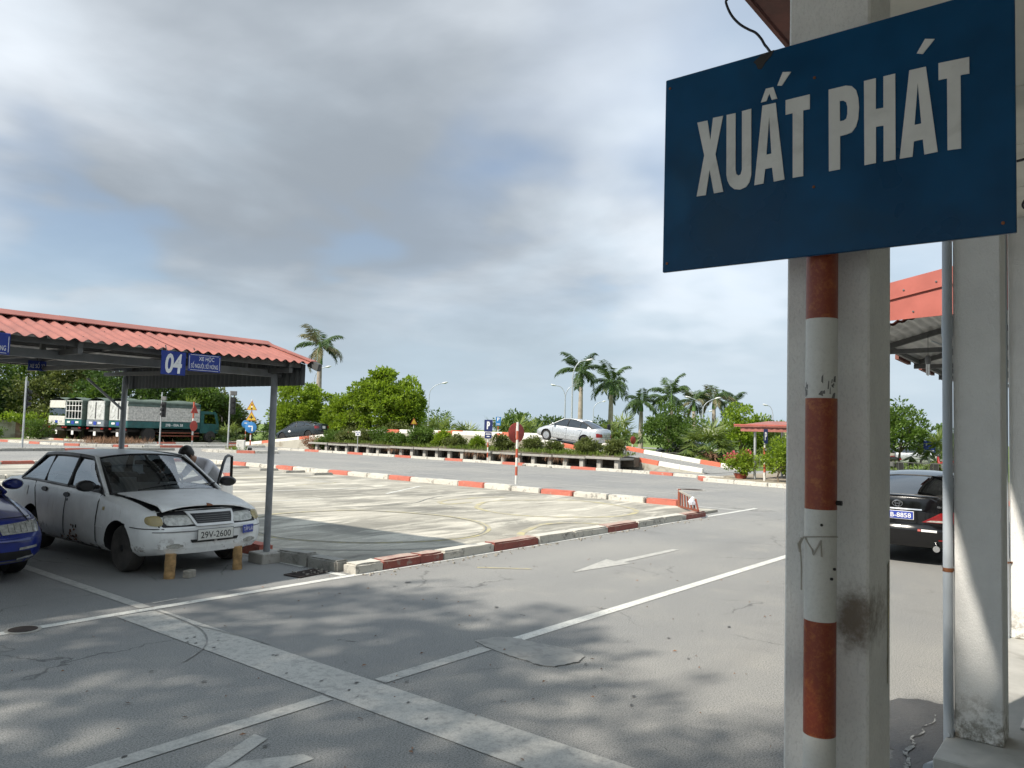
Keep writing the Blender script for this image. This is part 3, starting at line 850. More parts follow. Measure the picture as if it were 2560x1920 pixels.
# ---- building with pillars, eave and ceiling on the right
B = thing('office_building', 'white colonnaded office building with red eave and cream plank ceiling', 'building', (4, -1, 0))
BO = Vector((4, -1, 0))
def bb(mb, name, mat, smooth=False):
    mb.v = [(x - BO.x, y - BO.y, z) for x, y, z in mb.v]
    return mb.build(name, mat, B, smooth)
def pillar(x0, y0, y1, dx, z0, mat):
    mb = MB(); mb.box((x0 + dx / 2, (y0 + y1) / 2, (z0 + 3.52) / 2), (dx, y1 - y0, 3.52 - z0), None, .006)
    return bb(mb, 'pillar', mat)
pillar(2.25, .55, .775, .24, 0.0, 'stucco_smeared')
pillar(4.6, .50, .715, .20, .15, 'stucco')
pillar(7.2, .50, .735, .20, .15, 'stucco')
pillar(9.8, .50, .735, .20, .15, 'stucco')
pillar(-2.8, .55, .775, .22, 0.0, 'stucco')
bb(MB().box((2.2, -2.6, 1.7), (21, .2, 3.6)), 'wall', 'cream')
x = -5.0
while x < 13:
    bb(MB().box((x + .225, -.95, 3.42 + random.uniform(-.002, .002)), (.444, 3.1, .02)), 'ceiling_plank', 'cream'); x += .45
bb(MB().box((3.9, .64, 3.50), (18, .30, .13)), 'beam', 'cream')
bb(MB().box((3.9, -.95, 3.47), (18.1, 3.2, .06)), 'ceiling_deck', 'cream')
mb = MB()   # red corrugated eave sheet, sloping to its edge
nx = 120
mb.grid(lambda u, w: (lerp(-5, 13, u), lerp(-2.8, 1.30, w), lerp(4.45, 3.60, w) + .018 * math.sin(u * nx * math.pi)), nx * 2, 3)
bb(mb, 'eave_sheet', 'roof_red')
mb = MB(); mb.grid(lambda u, w: (lerp(-5, 13, u), lerp(.79, 1.27, w), lerp(3.57, 3.575, w) + .004 * math.sin(u * 90) * w), 120, 3)
bb(mb, 'eave_soffit', 'soffit_brown')
bb(MB().box((4, 1.29, 3.60), (18, .02, .07)), 'eave_trim', 'soffit_brown')
for x, y_, z0, r_ in ((4.588, .739, .02, .024), (7.17, .753, .15, .017)):
    pp_ = bb(MB().tube([(x, y_, z0), (x, y_, 3.5)], r_, 14), 'downpipe', 'pvc_pipe', 40)
    cl = MB().tube([(x, y_, .98 if x < 5 else .72), (x, y_, 1.0 if x < 5 else .735)], r_ + .0015, 14); bb(cl, 'pipe_clip', 'rust')
    cl = MB().bar((x + .01, y_ - .02, .99 if x < 5 else .727), (x + .03, y_ - .035, .99 if x < 5 else .727), .006, .012); bb(cl, 'pipe_strap', 'rust')
    bb(MB().tube([(x, y_, 2.2 if x < 5 else 2.42), (x, y_, 2.3 if x < 5 else 2.52)], r_ + .003, 14), 'pipe_socket', 'pvc_pipe', 40)
bb(MB().tube([(4.585, .741, .03), (4.40, .80, .03)], .026, 10), 'pipe_elbow', 'pvc_pipe', 40)
bb(MB().tube([(4.56, .74, .165), (4.66, .715, .165)], .012, 8), 'pipe_stub', 'pvc_pipe', 40)
# drip stain on the near pillar's side
MBS = MB().add([(2.452, .5485, 1.29), (2.470, .5485, 1.30), (2.466, .5485, 1.12), (2.458, .5485, .95), (2.448, .5485, .96), (2.455, .5485, 1.10)], [(0, 1, 2, 3, 4, 5)])
bb(MBS, 'drip_stain', 'line_yellow')
# conduits and a cable under the ceiling between the pillars
bb(MB().tube(smooth([(6.6, .70, 3.40), (6.8, .72, 3.20), (7.0, .80, 2.95), (7.05, .84, 2.6)], 6), .012, 8), 'conduit', 'pvc_pipe', 40)
bb(MB().tube(smooth([(6.5, .66, 3.40), (6.75, .70, 3.24), (7.08, .78, 3.18), (7.3, .8, 3.3)], 6), .009, 8), 'conduit', 'pvc_pipe', 40)
bb(MB().tube(smooth([(5.2, .1, 3.40), (5.5, .45, 3.37), (5.6, .62, 3.395)], 6), .008, 6), 'ceiling_cable', 'wire', 40)
bb(MB().tube(smooth([(6.1, .3, 3.40), (6.2, .50, 3.33), (6.25, .54, 3.26), (6.4, .4, 3.27)], 6), .008, 6), 'ceiling_cable', 'wire', 40)
# raised walkway
WK = struct('walkway')
MB().box((9.1, -.9, .072), (9.72, 3.3, .156), None, .006).build('walkway_base', 'platform', WK)
tx = 4.95
while tx < 12:
    ty = .47
    while ty > -2.2:
        MB().box((tx + .21, ty - .21, .156), (.412, .412, .014)).build('floor_tile', 'tile', WK); ty -= .42
    tx += .42
MB().box((2.0, -.9, .030), (4.2, 3.0, .06)).build('entrance_step', 'platform', WK)

# ---- XUAT PHAT sign on its striped pole
SG = thing('start_sign', 'large blue XUẤT PHÁT sign on red and white striped pole by near pillar', 'sign', (2.17, .652, 0))
zz = [-.01, .30, .585, .869, 1.166, 1.459, 1.756, 1.972, 2.72]
for i, (a, b_) in enumerate(zip(zz, zz[1:])):
    MB().tube([(0, 0, a), (0, 0, b_)], .041, 24, cap=False).build('pole_band', 'post_white' if i in (0, 2, 4, 6) else 'post_red', SG, 40)
PLT = MB().box((-.070, -.0055, 2.432), (.012, .902, .595), None, .002).build('sign_plate', 'sign_blue', SG)
MB().box((-.050, 0, 2.32), (.03, .3, .04)).build('bracket', 'rust', SG)
MB().box((-.050, 0, 2.62), (.03, .3, .04)).build('bracket', 'rust', SG)
LETTERS = [  # letter outlines traced from image pixels, projected onto the sign plate
     [[(0.1069,0.4374),(0.1389,0.4363),(0.1488,0.3757),(0.1562,0.4404),(0.1869,0.4394),(0.1652,0.3305),(0.1905,0.215),(0.1622,0.2148),(0.148,0.2875),(0.137,0.2139),(0.1083,0.2147),(0.1304,0.3339)]] ,
     [[(0.1977,0.4394),(0.2247,0.4386),(0.2268,0.2728),(0.229,0.2601),(0.2355,0.2539),(0.242,0.2562),(0.2458,0.2692),(0.2438,0.44),(0.271,0.4405),(0.2732,0.2495),(0.268,0.2285),(0.2583,0.2171),(0.2411,0.2123),(0.2235,0.2167),(0.2107,0.2288),(0.2029,0.245),(0.1996,0.263)]] ,
     [[(0.3032,0.4416),(0.3405,0.4408),(0.3668,0.2191),(0.3374,0.2182),(0.3323,0.2587),(0.3128,0.2586),(0.3084,0.218),(0.2823,0.2178)],[(0.3228,0.404),(0.33,0.2989),(0.3157,0.2984)]] ,
     [[(0.3123,0.488),(0.3334,0.4874),(0.3446,0.4518),(0.3295,0.4517),(0.3226,0.4718),(0.3141,0.452),(0.2987,0.4519)]] ,
     [[(0.3595,0.5231),(0.3824,0.5179),(0.357,0.4852),(0.3443,0.4885)]] ,
     [[(0.3681,0.4412),(0.4334,0.4416),(0.4337,0.4008),(0.4162,0.4012),(0.4175,0.2193),(0.3893,0.2197),(0.3879,0.4003),(0.3685,0.4001)]] ,
     [[(0.4825,0.4418),(0.5263,0.4417),(0.541,0.4365),(0.5516,0.4234),(0.5574,0.4016),(0.5592,0.3763),(0.5572,0.3453),(0.5519,0.3262),(0.5415,0.3128),(0.5268,0.3096),(0.5124,0.3091),(0.5127,0.2201),(0.4845,0.2199)],[(0.5111,0.4043),(0.52,0.403),(0.5273,0.3967),(0.5303,0.3833),(0.5304,0.3651),(0.5279,0.3529),(0.5215,0.3489),(0.5118,0.3489)]] ,
     [[(0.571,0.4423),(0.5996,0.4424),(0.5998,0.3608),(0.6178,0.3601),(0.6177,0.4421),(0.6455,0.4422),(0.6464,0.2201),(0.6184,0.2199),(0.6183,0.3136),(0.6002,0.3145),(0.6004,0.2199),(0.5728,0.2194)]] ,
     [[(0.6779,0.4418),(0.7152,0.4412),(0.7408,0.2206),(0.7115,0.2197),(0.7082,0.2584),(0.6881,0.2579),(0.685,0.2194),(0.6558,0.22)],[(0.697,0.4038),(0.7048,0.2994),(0.6897,0.2989)]] ,
     [[(0.7135,0.5126),(0.7348,0.5058),(0.7085,0.4755),(0.6948,0.4807)]] ,
     [[(0.7429,0.4422),(0.8087,0.4395),(0.8089,0.3985),(0.7904,0.3997),(0.7908,0.2184),(0.762,0.2201),(0.7615,0.3989),(0.7431,0.3995)]] ,
]

for loops in LETTERS:
    MB().prism(loops[0], .0022, loops[1:], frame=lambda x, y, z: (-.0765 - z, .445 - x, 2.135 + y)).build('letter', 'sign_letter', PLT)
MB().prism([(.275, .575), (.30, .592), (.335, .594), (.325, .578), (.31, .565), (.298, .548), (.288, .552), (.283, .566)], .001, frame=lambda x, y, z: (-.0765 - z, .445 - x, 2.135 + y)).build('rust_chip', 'chassis', PLT)
for y_, z_ in ((.43, 2.16), (.43, 2.70), (-.43, 2.16), (-.43, 2.70), (.0, 2.32), (.0, 2.62)):
    MB().lathe([(.004, 0), (.004, -.002), (0, -.003)], 8, 'x', (-.0762, y_, z_)).build('rivet', 'rust', PLT)
# bolts, string
for z_, a in ((1.42, -.35), (1.305, -1.25), (1.28, -1.0)):
    MB().tube([(-.036 * math.cos(a), .036 * math.sin(a), z_), (-.045 * math.cos(a), .045 * math.sin(a), z_)], .004, 6).build('bolt', 'black_flat', SG)
MB().tube([(.0, -.04, 1.478), (.0, -.055, 1.478)], .007, 6).build('bolt', 'black_flat', SG)
zs_ = 1.372
ring = [(.0425 * math.cos(a), .0425 * math.sin(a), zs_ + .012 - .006 * math.sin(a * 1.0 + .8)) for a in np.linspace(0, 2 * math.pi, 24)]
st = MB().tube(ring, .0018, 5)
st.tube([(-.030, .032, zs_ + .010), (-.042, .008, zs_ - .02), (-.0425, .006, zs_ - .032), (-.041, -.014, zs_ + .008)], .0024, 5)
st.tube([(-.028, .036, zs_ + .010), (-.031, .044, zs_ - .01), (-.030, .040, zs_ - .07), (-.030, .040, zs_ - .13)], .0022, 5)
st.tube([(-.026, .040, zs_ + .008), (-.031, .048, zs_ - .008), (-.029, .044, zs_ - .03)], .0042, 5)
st.tube([(-.040, -.012, zs_ + .005), (-.041, -.014, zs_ - .02), (-.040, -.015, zs_ - .035)], .0026, 5)
st.build('tied_string', 'string', SG)
for i in range(16):     # scraps of old tape under the upper white band
    a = random.uniform(2.0, 4.5); z_ = 1.762 + random.uniform(.0, .045)
    da = random.uniform(.06, .18); dz = random.uniform(.008, .028); r_ = .0414
    q = [(a - da * random.uniform(.3, 1), z_ - dz * random.uniform(.2, .6)), (a + da * random.uniform(.1, 1), z_ - dz * random.uniform(.3, .6)), (a + da * random.uniform(.3, 1), z_ + dz * .5), (a - da * random.uniform(.0, .8), z_ + dz * random.uniform(.2, .6))]
    MB().add([(r_ * math.cos(u), r_ * math.sin(u), w) for u, w in q], [(0, 1, 2, 3)]).build('tape_scrap', 'plastic_grey', SG)
# loose black cable hanging across the sky to the eave
tag(MB().tube(smooth([(2.6, 1.31, 3.62), (2.6, 1.135, 3.275), (2.6, 1.126, 3.219), (2.6, 1.105, 3.166), (2.6, 1.074, 3.123), (2.6, 1.041, 3.093), (2.6, 1.014, 3.072), (2.6, .993, 3.043), (2.6, .975, 3.01), (2.56, .92, 2.95), (2.5, .78, 2.93)], 6), .0045, 8).build('black_cable', 'wire', None, 40),
    'loose black cable hanging from the eave behind the blue sign', 'cable')
# ================================================================== vehicles
def patch(parent, name, mat, bvh, quad, view, nu=6, nv=5, off=.004, thick=.004, mirror=False, lift=None, round_=0.0, smooth=60, hollow=False):
    """a panel cut to an outline, laid on the body surface. quad: 4 corners in the view's 2D plane
    view 'side+': (x,z) seen from +y; 'side-': from -y; 'front': (y,z) from +x; 'rear': (y,z) from -x; 'top': (x,y)"""
    A, B_, C_, D = [Vector(q) for q in quad]
    P = []
    last = None
    for i in range(nu + 1):
        for j in range(nv + 1):
            u, v = i / nu, j / nv
            if round_:
                a, b_ = 2 * u - 1, 2 * v - 1
                k = round_
                s_ = 1 - k * (abs(a) ** 2 * abs(b_) ** 2) * .42
                u, v = (a * s_ + 1) / 2, (b_ * s_ + 1) / 2
            p = A.lerp(B_, u).lerp(D.lerp(C_, u), v)
            if view == 'side+': o, d = Vector((p[0], 4, p[1])), Vector((0, -1, 0))
            elif view == 'side-': o, d = Vector((p[0], -4, p[1])), Vector((0, 1, 0))
            elif view == 'front': o, d = Vector((6, p[0], p[1])), Vector((-1, 0, 0))
            elif view == 'rear': o, d = Vector((-6, p[0], p[1])), Vector((1, 0, 0))
            else: o, d = Vector((p[0], p[1], 4)), Vector((0, 0, -1))
            h, n_, _, _ = bvh.ray_cast(o, d)
            if h is None:
                h = last if last is not None else o + d * 3
                if last is not None:
                    h = Vector((p[0], h.y, p[1])) if 'side' in view else (Vector((h.x, p[0], p[1])) if view in ('front', 'rear') else Vector((p[0], p[1], h.z)))
            last = h
            q = h - d * off
            if lift: q = q + Vector(lift(u, v))
            P.append((q, d))
    mb = MB()
    top = [q for q, d in P]; bot = [q + d * thick for q, d in P]
    n = len(P); W_ = nv + 1
    fs = [(i * W_ + j, (i + 1) * W_ + j, (i + 1) * W_ + j + 1, i * W_ + j + 1) for i in range(nu) for j in range(nv)]
    ed = [i * W_ for i in range(nu + 1)] + [nu * W_ + j for j in range(1, nv + 1)] + [i * W_ + nv for i in range(nu - 1, -1, -1)] + [j for j in range(nv - 1, 0, -1)]
    ff = list(fs)
    for a, b_ in zip(ed, ed[1:] + ed[:1]): ff.append((a, b_, b_ + n, a + n))
    mb.add([tuple(x / K for x in q) for q in top + bot], ff)
    return mb.build(name, mat, parent, smooth)

class M(MB):
    """same collector, drawn in metres"""
    def mesh(s, *a, **k):
        s.v = [(x / K, y / K, z / K) for x, y, z in s.v]
        return MB.mesh(s, *a, **k)

def interp(tab, x):
    if x <= tab[0][0]: return tab[0][1]
    for (a, va), (b_, vb) in zip(tab, tab[1:]):
        if x <= b_:
            t = (x - a) / (b_ - a); t = t * t * (3 - 2 * t) if True else t
            return va + (vb - va) * t
    return tab[-1][1]
def lin(tab, x):
    if x <= tab[0][0]: return tab[0][1]
    for (a, va), (b_, vb) in zip(tab, tab[1:]):
        if x <= b_: return va + (vb - va) * (x - a) / (b_ - a)
    return tab[-1][1]

def car_body(S, root, paint):
    """lower body: lofted stations from nose (s=0) to tail (s=L); x = L/2 - s"""
    L, Wd = S['L'], S['W']
    st = sorted(set([0, .015, .045, .09, .15, .23, .35, .55, .8] + list(np.linspace(1.0, L - 1.0, 14)) + [L - .8, L - .55, L - .35, L - .23, L - .15, L - .09, L - .045, L - .015, L]))
    def hw(s):
        f = 1.0
        if s < .9: f -= .06 * (1 - s / .9) ** 2
        if s < .26: f -= .17 * (1 - s / .26) ** 2.6
        e = L - s
        if e < .9: f -= .06 * (1 - e / .9) ** 2
        if e < .26: f -= .15 * (1 - e / .26) ** 2.6
        return Wd / 2 * f
    def prof(s):
        w = hw(s); zt = lin(S['top'], s); zb = lin(S['bot'], s)
        zs = zt - lin(S['drop'], s)
        h = zs - zb
        pts = [(0, zb), (.6 * w, zb), (.86 * w, zb + .01), (.955 * w, zb + .07), (.985 * w, zb + .22 * h), (1.0 * w, zb + .50 * h), (.992 * w, zb + .66 * h), (.985 * w, zb + .72 * h), (.965 * w, zs - .07 * h),
               (.94 * w, zs - .012), (.90 * w, zs + .006), (.75 * w, lerp(zs, zt, .45)), (.5 * w, lerp(zs, zt, .78)), (.25 * w, lerp(zs, zt, .96)), (0, zt)]
        return pts
    def shape(s, y, z):
        """bow the ends in plan and shape the bumper profile"""
        a = abs(y) / (Wd / 2)
        x = L / 2 - s
        ff = max(0, 1 - s / .85); fr = max(0, 1 - (L - s) / .85)
        x -= ff * (S['bow'] * a ** 2.2 + lin(S['nose'], z))
        x += fr * (S['bow'] * .75 * a ** 2.2 + lin(S['tail'], z))
        return (x, y, z)
    mb = M(); rows = []
    vs, fs = [], []
    NP = None
    for s in st:
        p = prof(s)
        ring = [(y, z) for y, z in p] + [(-y, z) for y, z in p[-2:0:-1]]
        NP = len(ring)
        vs += [shape(s, y, z) for y, z in ring]
    for i in range(len(st) - 1):
        for k in range(NP):
            fs.append((i * NP + k, i * NP + (k + 1) % NP, (i + 1) * NP + (k + 1) % NP, (i + 1) * NP + k))
    mb.add(vs, fs)
    for s, flip in ((0, 0), (L, 1)):     # rounded end caps
        p = prof(s); nc = 10; vv = []; f2 = []
        for (y, z) in p:
            for c_ in range(nc + 1):
                yy = lerp(-y, y, c_ / nc); vv.append(shape(s, yy, z))
        for i in range(len(p) - 1):
            for c_ in range(nc): f2.append((i * (nc + 1) + c_, i * (nc + 1) + c_ + 1, (i + 1) * (nc + 1) + c_ + 1, (i + 1) * (nc + 1) + c_))
        mb.add(vv, f2)
    bm = bmesh.new()
    bv = [bm.verts.new(q) for q in mb.v]
    for f in mb.f:
        try: bm.faces.new([bv[i] for i in f])
        except ValueError: pass
    bmesh.ops.remove_doubles(bm, verts=bm.verts, dist=.002)
    bmesh.ops.dissolve_degenerate(bm, edges=bm.edges, dist=.0005)
    bmesh.ops.recalc_face_normals(bm, faces=bm.faces)
    bvh = BVHTree.FromBMesh(bm)
    me = bpy.data.meshes.new('body'); bm.to_mesh(me); bm.free()
    ob = bpy.data.objects.new('body', me); COL.objects.link(ob)
    # wheel arches
    cut = bmesh.new()
    for ax in S['axles']:
        for sy in (1, -1):
            mt = Matrix.Translation((L / 2 - ax, sy * (Wd / 2 - .05), S['wr'] + .01)) @ Matrix.Rotation(R(90), 4, 'X')
            bmesh.ops.create_cone(cut, cap_ends=True, segments=28, radius1=S['wr'] * 1.17, radius2=S['wr'] * 1.17, depth=.46, matrix=mt)
    cm = bpy.data.meshes.new('cut'); cut.to_mesh(cm); cut.free()
    co = bpy.data.objects.new('cut', cm); COL.objects.link(co)
    md = ob.modifiers.new('b', 'BOOLEAN'); md.object = co; md.operation = 'DIFFERENCE'; md.solver = 'EXACT'
    bpy.context.view_layer.update()
    dg = bpy.context.evaluated_depsgraph_get()
    nm = bpy.data.meshes.new_from_object(ob.evaluated_get(dg))
    bpy.data.objects.remove(ob); bpy.data.objects.remove(co); bpy.data.meshes.remove(cm); bpy.data.meshes.remove(me)
    nm.name = 'body'
    nm.polygons.foreach_set('use_smooth', [True] * len(nm.polygons)); nm.set_sharp_from_angle(angle=R(38))
    nm.materials.clear(); nm.materials.append(MATS[paint]); nm.materials.append(MATS['black_flat'])
    for p in nm.polygons:
        c = p.center; p.material_index = 0
        for ax in S['axles']:
            if math.hypot(c.x - (L / 2 - ax), c.z - (S['wr'] + .01)) < S['wr'] * 1.17 + .004 and abs(c.y) > Wd / 2 - .36: p.material_index = 1
    link_mesh('body', nm, root)
    return bvh, prof, shape, hw

def wheel(root, x, y, r, w, rim, style, tyre='tyre', side=1):
    t = M().lathe([(r * .62, -w / 2 + .01), (r * .70, -w / 2), (r * .93, -w / 2 + .004), (r * .985, -w * .36), (r, -w * .18), (r, w * .18), (r * .985, w * .36), (r * .93, w / 2 - .004), (r * .70, w / 2), (r * .62, w / 2 - .01)], 32, 'y')
    wh = t.build('wheel', tyre, root, 45)
    wh.location = (x, y, r)
    e = M()
    o_ = side
    if style == 'steel':
        e.lathe([(r * .66, o_ * (w / 2 - .012)), (r * .60, o_ * (w / 2 - .035)), (r * .50, o_ * (w / 2 - .05)), (r * .30, o_ * (w / 2 - .03)), (r * .18, o_ * (w / 2 - .02)), (0, o_ * (w / 2 - .015))], 28, 'y')
        e.build('rim', rim, wh, 50)
        h_ = M()
        for k in range(10):
            a = k * math.pi / 5
            h_.lathe([(r * .055, o_ * (w / 2 - .045)), (r * .055, o_ * (w / 2 - .030))], 8, 'y', (r * .48 * math.cos(a), 0, r * .48 * math.sin(a)))
        h_.build('rim_holes', 'black_flat', wh)
        M().lathe([(r * .15, o_ * (w / 2 - .02)), (r * .13, o_ * (w / 2 + .004)), (0, o_ * (w / 2 + .006))], 14, 'y').build('hub_cap', 'black_flat', wh, 50)
    else:
        e.lathe([(r * .68, o_ * (w / 2 - .004)), (r * .64, o_ * (w / 2 - .012)), (r * .60, o_ * (w / 2 - .07))], 28, 'y')
        n = style
        for k in range(n):
            a = 2 * math.pi * k / n
            ca, sa = math.cos(a), math.sin(a)
            e.bar((r * .10 * ca, o_ * (w / 2 - .014), r * .10 * sa), (r * .66 * ca, o_ * (w / 2 - .012), r * .66 * sa), r * .13, .02, up=(0, 1, 0))
        e.lathe([(r * .17, o_ * (w / 2 - .03)), (r * .15, o_ * (w / 2 - .002)), (0, o_ * (w / 2))], 14, 'y')
        e.build('rim', rim, wh, 50)
        M().lathe([(r * .60, o_ * (w / 2 - .075)), (0, o_ * (w / 2 - .075))], 24, 'y').build('brake_disc', 'black_flat', wh)
    return wh

def sedan(root, S, paint, glass='glass', trim='trim_black', rimstyle='steel', rim='rim_dark', tyre='tyre', open_door=False, interior=True, roofpaint=None):
    L, Wd = S['L'], S['W']
    X = lambda s: L / 2 - s
    bvh, prof, shape, hw = car_body(S, root, paint)
    zr = S['H']
    gA, gAt, gCt, gC = S['gA'], S['gAt'], S['gCt'], S['gC']    # stations of windscreen base/top, rear window top/base
    zsA = lambda s: lin(S['top'], s) - lin(S['drop'], s)
    yb = lambda s: hw(s) * .915                                # belt edge
    yr = Wd / 2 * S.get('tumble', .70)                         # roof edge half width
    def edge(s):   # roof side rail (s between gAt, gCt)
        t = (s - gAt) / (gCt - gAt)
        z = zr - .055 - S.get('arch', .05) * (2 * t - 1) ** 2 * (1.0 if t < .5 else 1.25)
        return Vector((X(s), yr * (1 - .035 * (2 * t - 1) ** 2), z))
    def crown(s, y):
        e = edge(s); a = y / e.y
        return Vector((X(s) + .05 * (1 - a * a) * (1 if s < (gAt + gCt) / 2 else -1) * abs((s - (gAt + gCt) / 2) / ((gCt - gAt) / 2)) ** 4, y, e.z + .055 * (1 - abs(a) ** 2.4)))
    rf = M(); rf.grid(lambda u, v: crown(lerp(gAt, gCt, u), lerp(-1, 1, v) * edge(lerp(gAt, gCt, u)).y), 14, 12)
    ro = rf.build('roof', roofpaint or paint, root, 50)
    def belt(s): return Vector((X(s), yb(s), zsA(s) + .004))
    # windscreen and rear window
    def screen(sb, stp, bowb, u, v):
        a = 2 * v - 1
        eb = Vector((X(sb) + bowb * (1 - a * a), a * yb(sb) * .94, zsA(sb) + .02 + .03 * (1 - a * a)))
        et = crown(stp, a * edge(stp).y * .97); et.z -= .012
        p = eb.lerp(et, u)
        n = Vector((1 if bowb > 0 else -1, 0, 1)).normalized()
        return p + n * .035 * math.sin(u * math.pi) * (1 - .3 * a * a)
    M().grid(lambda u, v: screen(gA, gAt, .17, u, v), 8, 12).build('windscreen', glass, root, True)
    M().grid(lambda u, v: screen(gC, gCt, -.14, u, v), 8, 12).build('rear_window', S.get('rglass', glass), root, True)
    for sb, stp, bw in ((gA, gAt, .17), (gC, gCt, -.14)):
        fr = M()
        for v0 in (0, 1):
            fr.tube([screen(sb, stp, bw, u, v0) for u in np.linspace(0, 1, 7)], .022, 6)
        fr.tube([screen(sb, stp, bw, 0.0, v0) for v0 in np.linspace(0, 1, 13)], .02, 6)
        fr.tube([screen(sb, stp, bw, 1.0, v0) for v0 in np.linspace(0, 1, 13)], .014, 6)
        fr.build('screen_trim', trim, root, 60)
    # cowl and dash under the glass
    M().grid(lambda u, v: (lerp(X(gA) + .16, X(gA) - .35, u), lerp(-1, 1, v) * yb(gA) * .93, zsA(gA) + .005 + .03 * math.sin(v * math.pi) + u * .01), 4, 8).build('dashboard', 'trim_black', root, 60)
    # side glass, pillars, rails
    sB = S['gB']
    for sy in (1, -1):
        F = lambda p: (p.x, p.y * sy, p.z)
        def top_at(s):
            if s < gAt:
                t = (s - gA) / (gAt - gA); return belt(gA).lerp(edge(gAt), t)
            if s > gCt:
                t = (gC - s) / (gC - gCt); return belt(gC).lerp(edge(gCt), t)
            return edge(s)
        a0, a1, c0, c1 = gA + .10, gC - .06, S['gQ'], gC - S.get('cpil', .22)
        panes = [(a0 + S.get('sail', .12), sB - .035), (sB + .035, c0 - .02), (c0 + .02, c1)]
        for i, (p0, p1) in enumerate(panes):
            if p1 - p0 < .06: continue
            if open_door and sy == 1 and i == 0: pass
            def f(u, v, p0=p0, p1=p1):
                s = lerp(p0, p1, u); lo = belt(s); hi = top_at(s)
                # slide the head of the pane inside the roofline
                hi = lo.lerp(hi, .95 if (hi.z - lo.z) > .1 else .9)
                p = lo.lerp(hi, v); p.y += .018 * math.sin(v * math.pi) - .006
                return F(p)
            if not (open_door and sy == 1 and i == 0):
                M().grid(f, 8, 5).build('side_window', S.get('sglass', glass), root, True)
        pl = M()
        def strip_between(pts, w, th=.03):
            pl.tube([F(Vector(p)) for p in pts], w, 6)
        n = 10
        if not (open_door and sy == 1):
            strip_between([belt(sB).lerp(edge(sB), t) + Vector((0, .004, 0)) for t in np.linspace(0, 1, 5)], .032)
        else:
            strip_between([belt(sB + .04).lerp(edge(sB + .04), t) + Vector((0, .0, 0)) for t in np.linspace(0, 1, 5)], .04)
        if c1 - c0 > .06: strip_between([belt(c0).lerp(top_at(c0), t) for t in np.linspace(0, 1, 5)], .016)
        strip_between([top_at(s) + Vector((0, .0, -.012)) for s in np.linspace(gA + .02, gC - .02, 26)], S.get('fw', .024))
        strip_between([belt(s) + Vector((0, .004, .0)) for s in np.linspace(gA + .02, gC - .05, 14)], S.get('fw', .024) * .55)
        pl.build('window_frame', trim, root, 60)
        # painted C pillar and A pillar skins
        cp = M()
        cp.grid(lambda u, v: F((belt(lerp(c1, gC, u)).lerp(top_at(lerp(c1, gC, u)), v)) + Vector((0, .012, 0))), 6, 5)
        cp.tube([F(belt(gA).lerp(edge(gAt), t) + Vector((.008, .006, .012))) for t in np.linspace(0, 1, 7)], .026, 6)
        cp.tube([F(edge(s) + Vector((0, .004, .006))) for s in np.linspace(gAt, gCt, 12)], .022, 6)
        cp.build('pillar_skin', roofpaint or paint, root, 50)
        # sail panel at the mirror
        sp_ = M().add([F(belt(a0) + Vector((0, .01, 0))), F(belt(a0 + S.get('sail', .12) + .03) + Vector((0, .01, 0))), F(belt(a0 + .14).lerp(top_at(a0 + .14), .55) + Vector((0, .012, 0)))], [(0, 1, 2)])
        if not (open_door and sy == 1): sp_.build('sail_panel', trim, root)
    # wheels
    for ax in S['axles']:
        for sy in (1, -1):
            wheel(root, X(ax), sy * (Wd / 2 - S.get('inset', .125)), S['wr'], S.get('tw', .185), rim, rimstyle, tyre, sy)
    if interior:
        for sy in (.36, -.36):
            M().box((X(gA) - 1.02, sy, .80), (.14, .46, .56), (0, R(-12), 0), .05).build('seat', 'interior', root, 60)
            M().box((X(gA) - 1.10, sy, 1.16), (.09, .26, .17), (0, R(-8), 0), .03).build('headrest', 'interior', root, 60)
        M().box((X(gA) - 1.9, 0, .80), (.16, 1.2, .50), (0, R(-16), 0), .05).build('rear_seat', 'interior', root, 60)
    return bvh, X, zsA, yb, edge, belt

# ---- old white training saloon on logs ----------------------------------------------------
CIELO = dict(L=4.72, W=1.68, H=1.41, wr=.285, axles=(.80, 3.32), bow=.17,
             top=[(0, .58), (.05, .70), (.12, .765), (.5, .845), (1.0, .92), (1.30, .95), (2.4, .965), (3.4, .985), (3.9, .99), (4.45, .975), (4.66, .94), (4.72, .78)],
             bot=[(0, .27), (.3, .22), (.8, .20), (3.6, .20), (4.2, .25), (4.72, .33)],
             drop=[(0, .02), (.3, .045), (1.2, .06), (1.35, .03), (3.5, .03), (4.0, .05), (4.72, .03)],
             nose=[(.2, .05), (.32, .012), (.50, .0), (.58, .012), (.605, .055), (.75, .10)], tail=[(.3, .05), (.5, 0), (.62, .01), (.9, .04)],
             gA=1.22, gAt=1.92, gB=2.30, gQ=3.08, gCt=3.42, gC=3.86, cpil=.10, sail=.16, tumble=.745, fw=.036, inset=.165, arch=.026)
car = thing('white_sedan', 'old rusty white saloon with sprung bonnet under the shelter, plate 29V-2600', 'car', (4.66, 9.84, 0), R(-90) + R(0.6), real=True)
_c = sedan(car, CIELO, 'paint_oldwhite', 'glass_dirty', 'trim_black', 'steel', 'rim_dark', 'tyre_dusty', open_door=True)
bvh, X, zsA, yb, edge, belt = _c
S = CIELO; L = S['L']
def fpos(y, z):
    h = bvh.ray_cast(Vector((6, y, z)), Vector((-1, 0, 0)))[0]
    return h
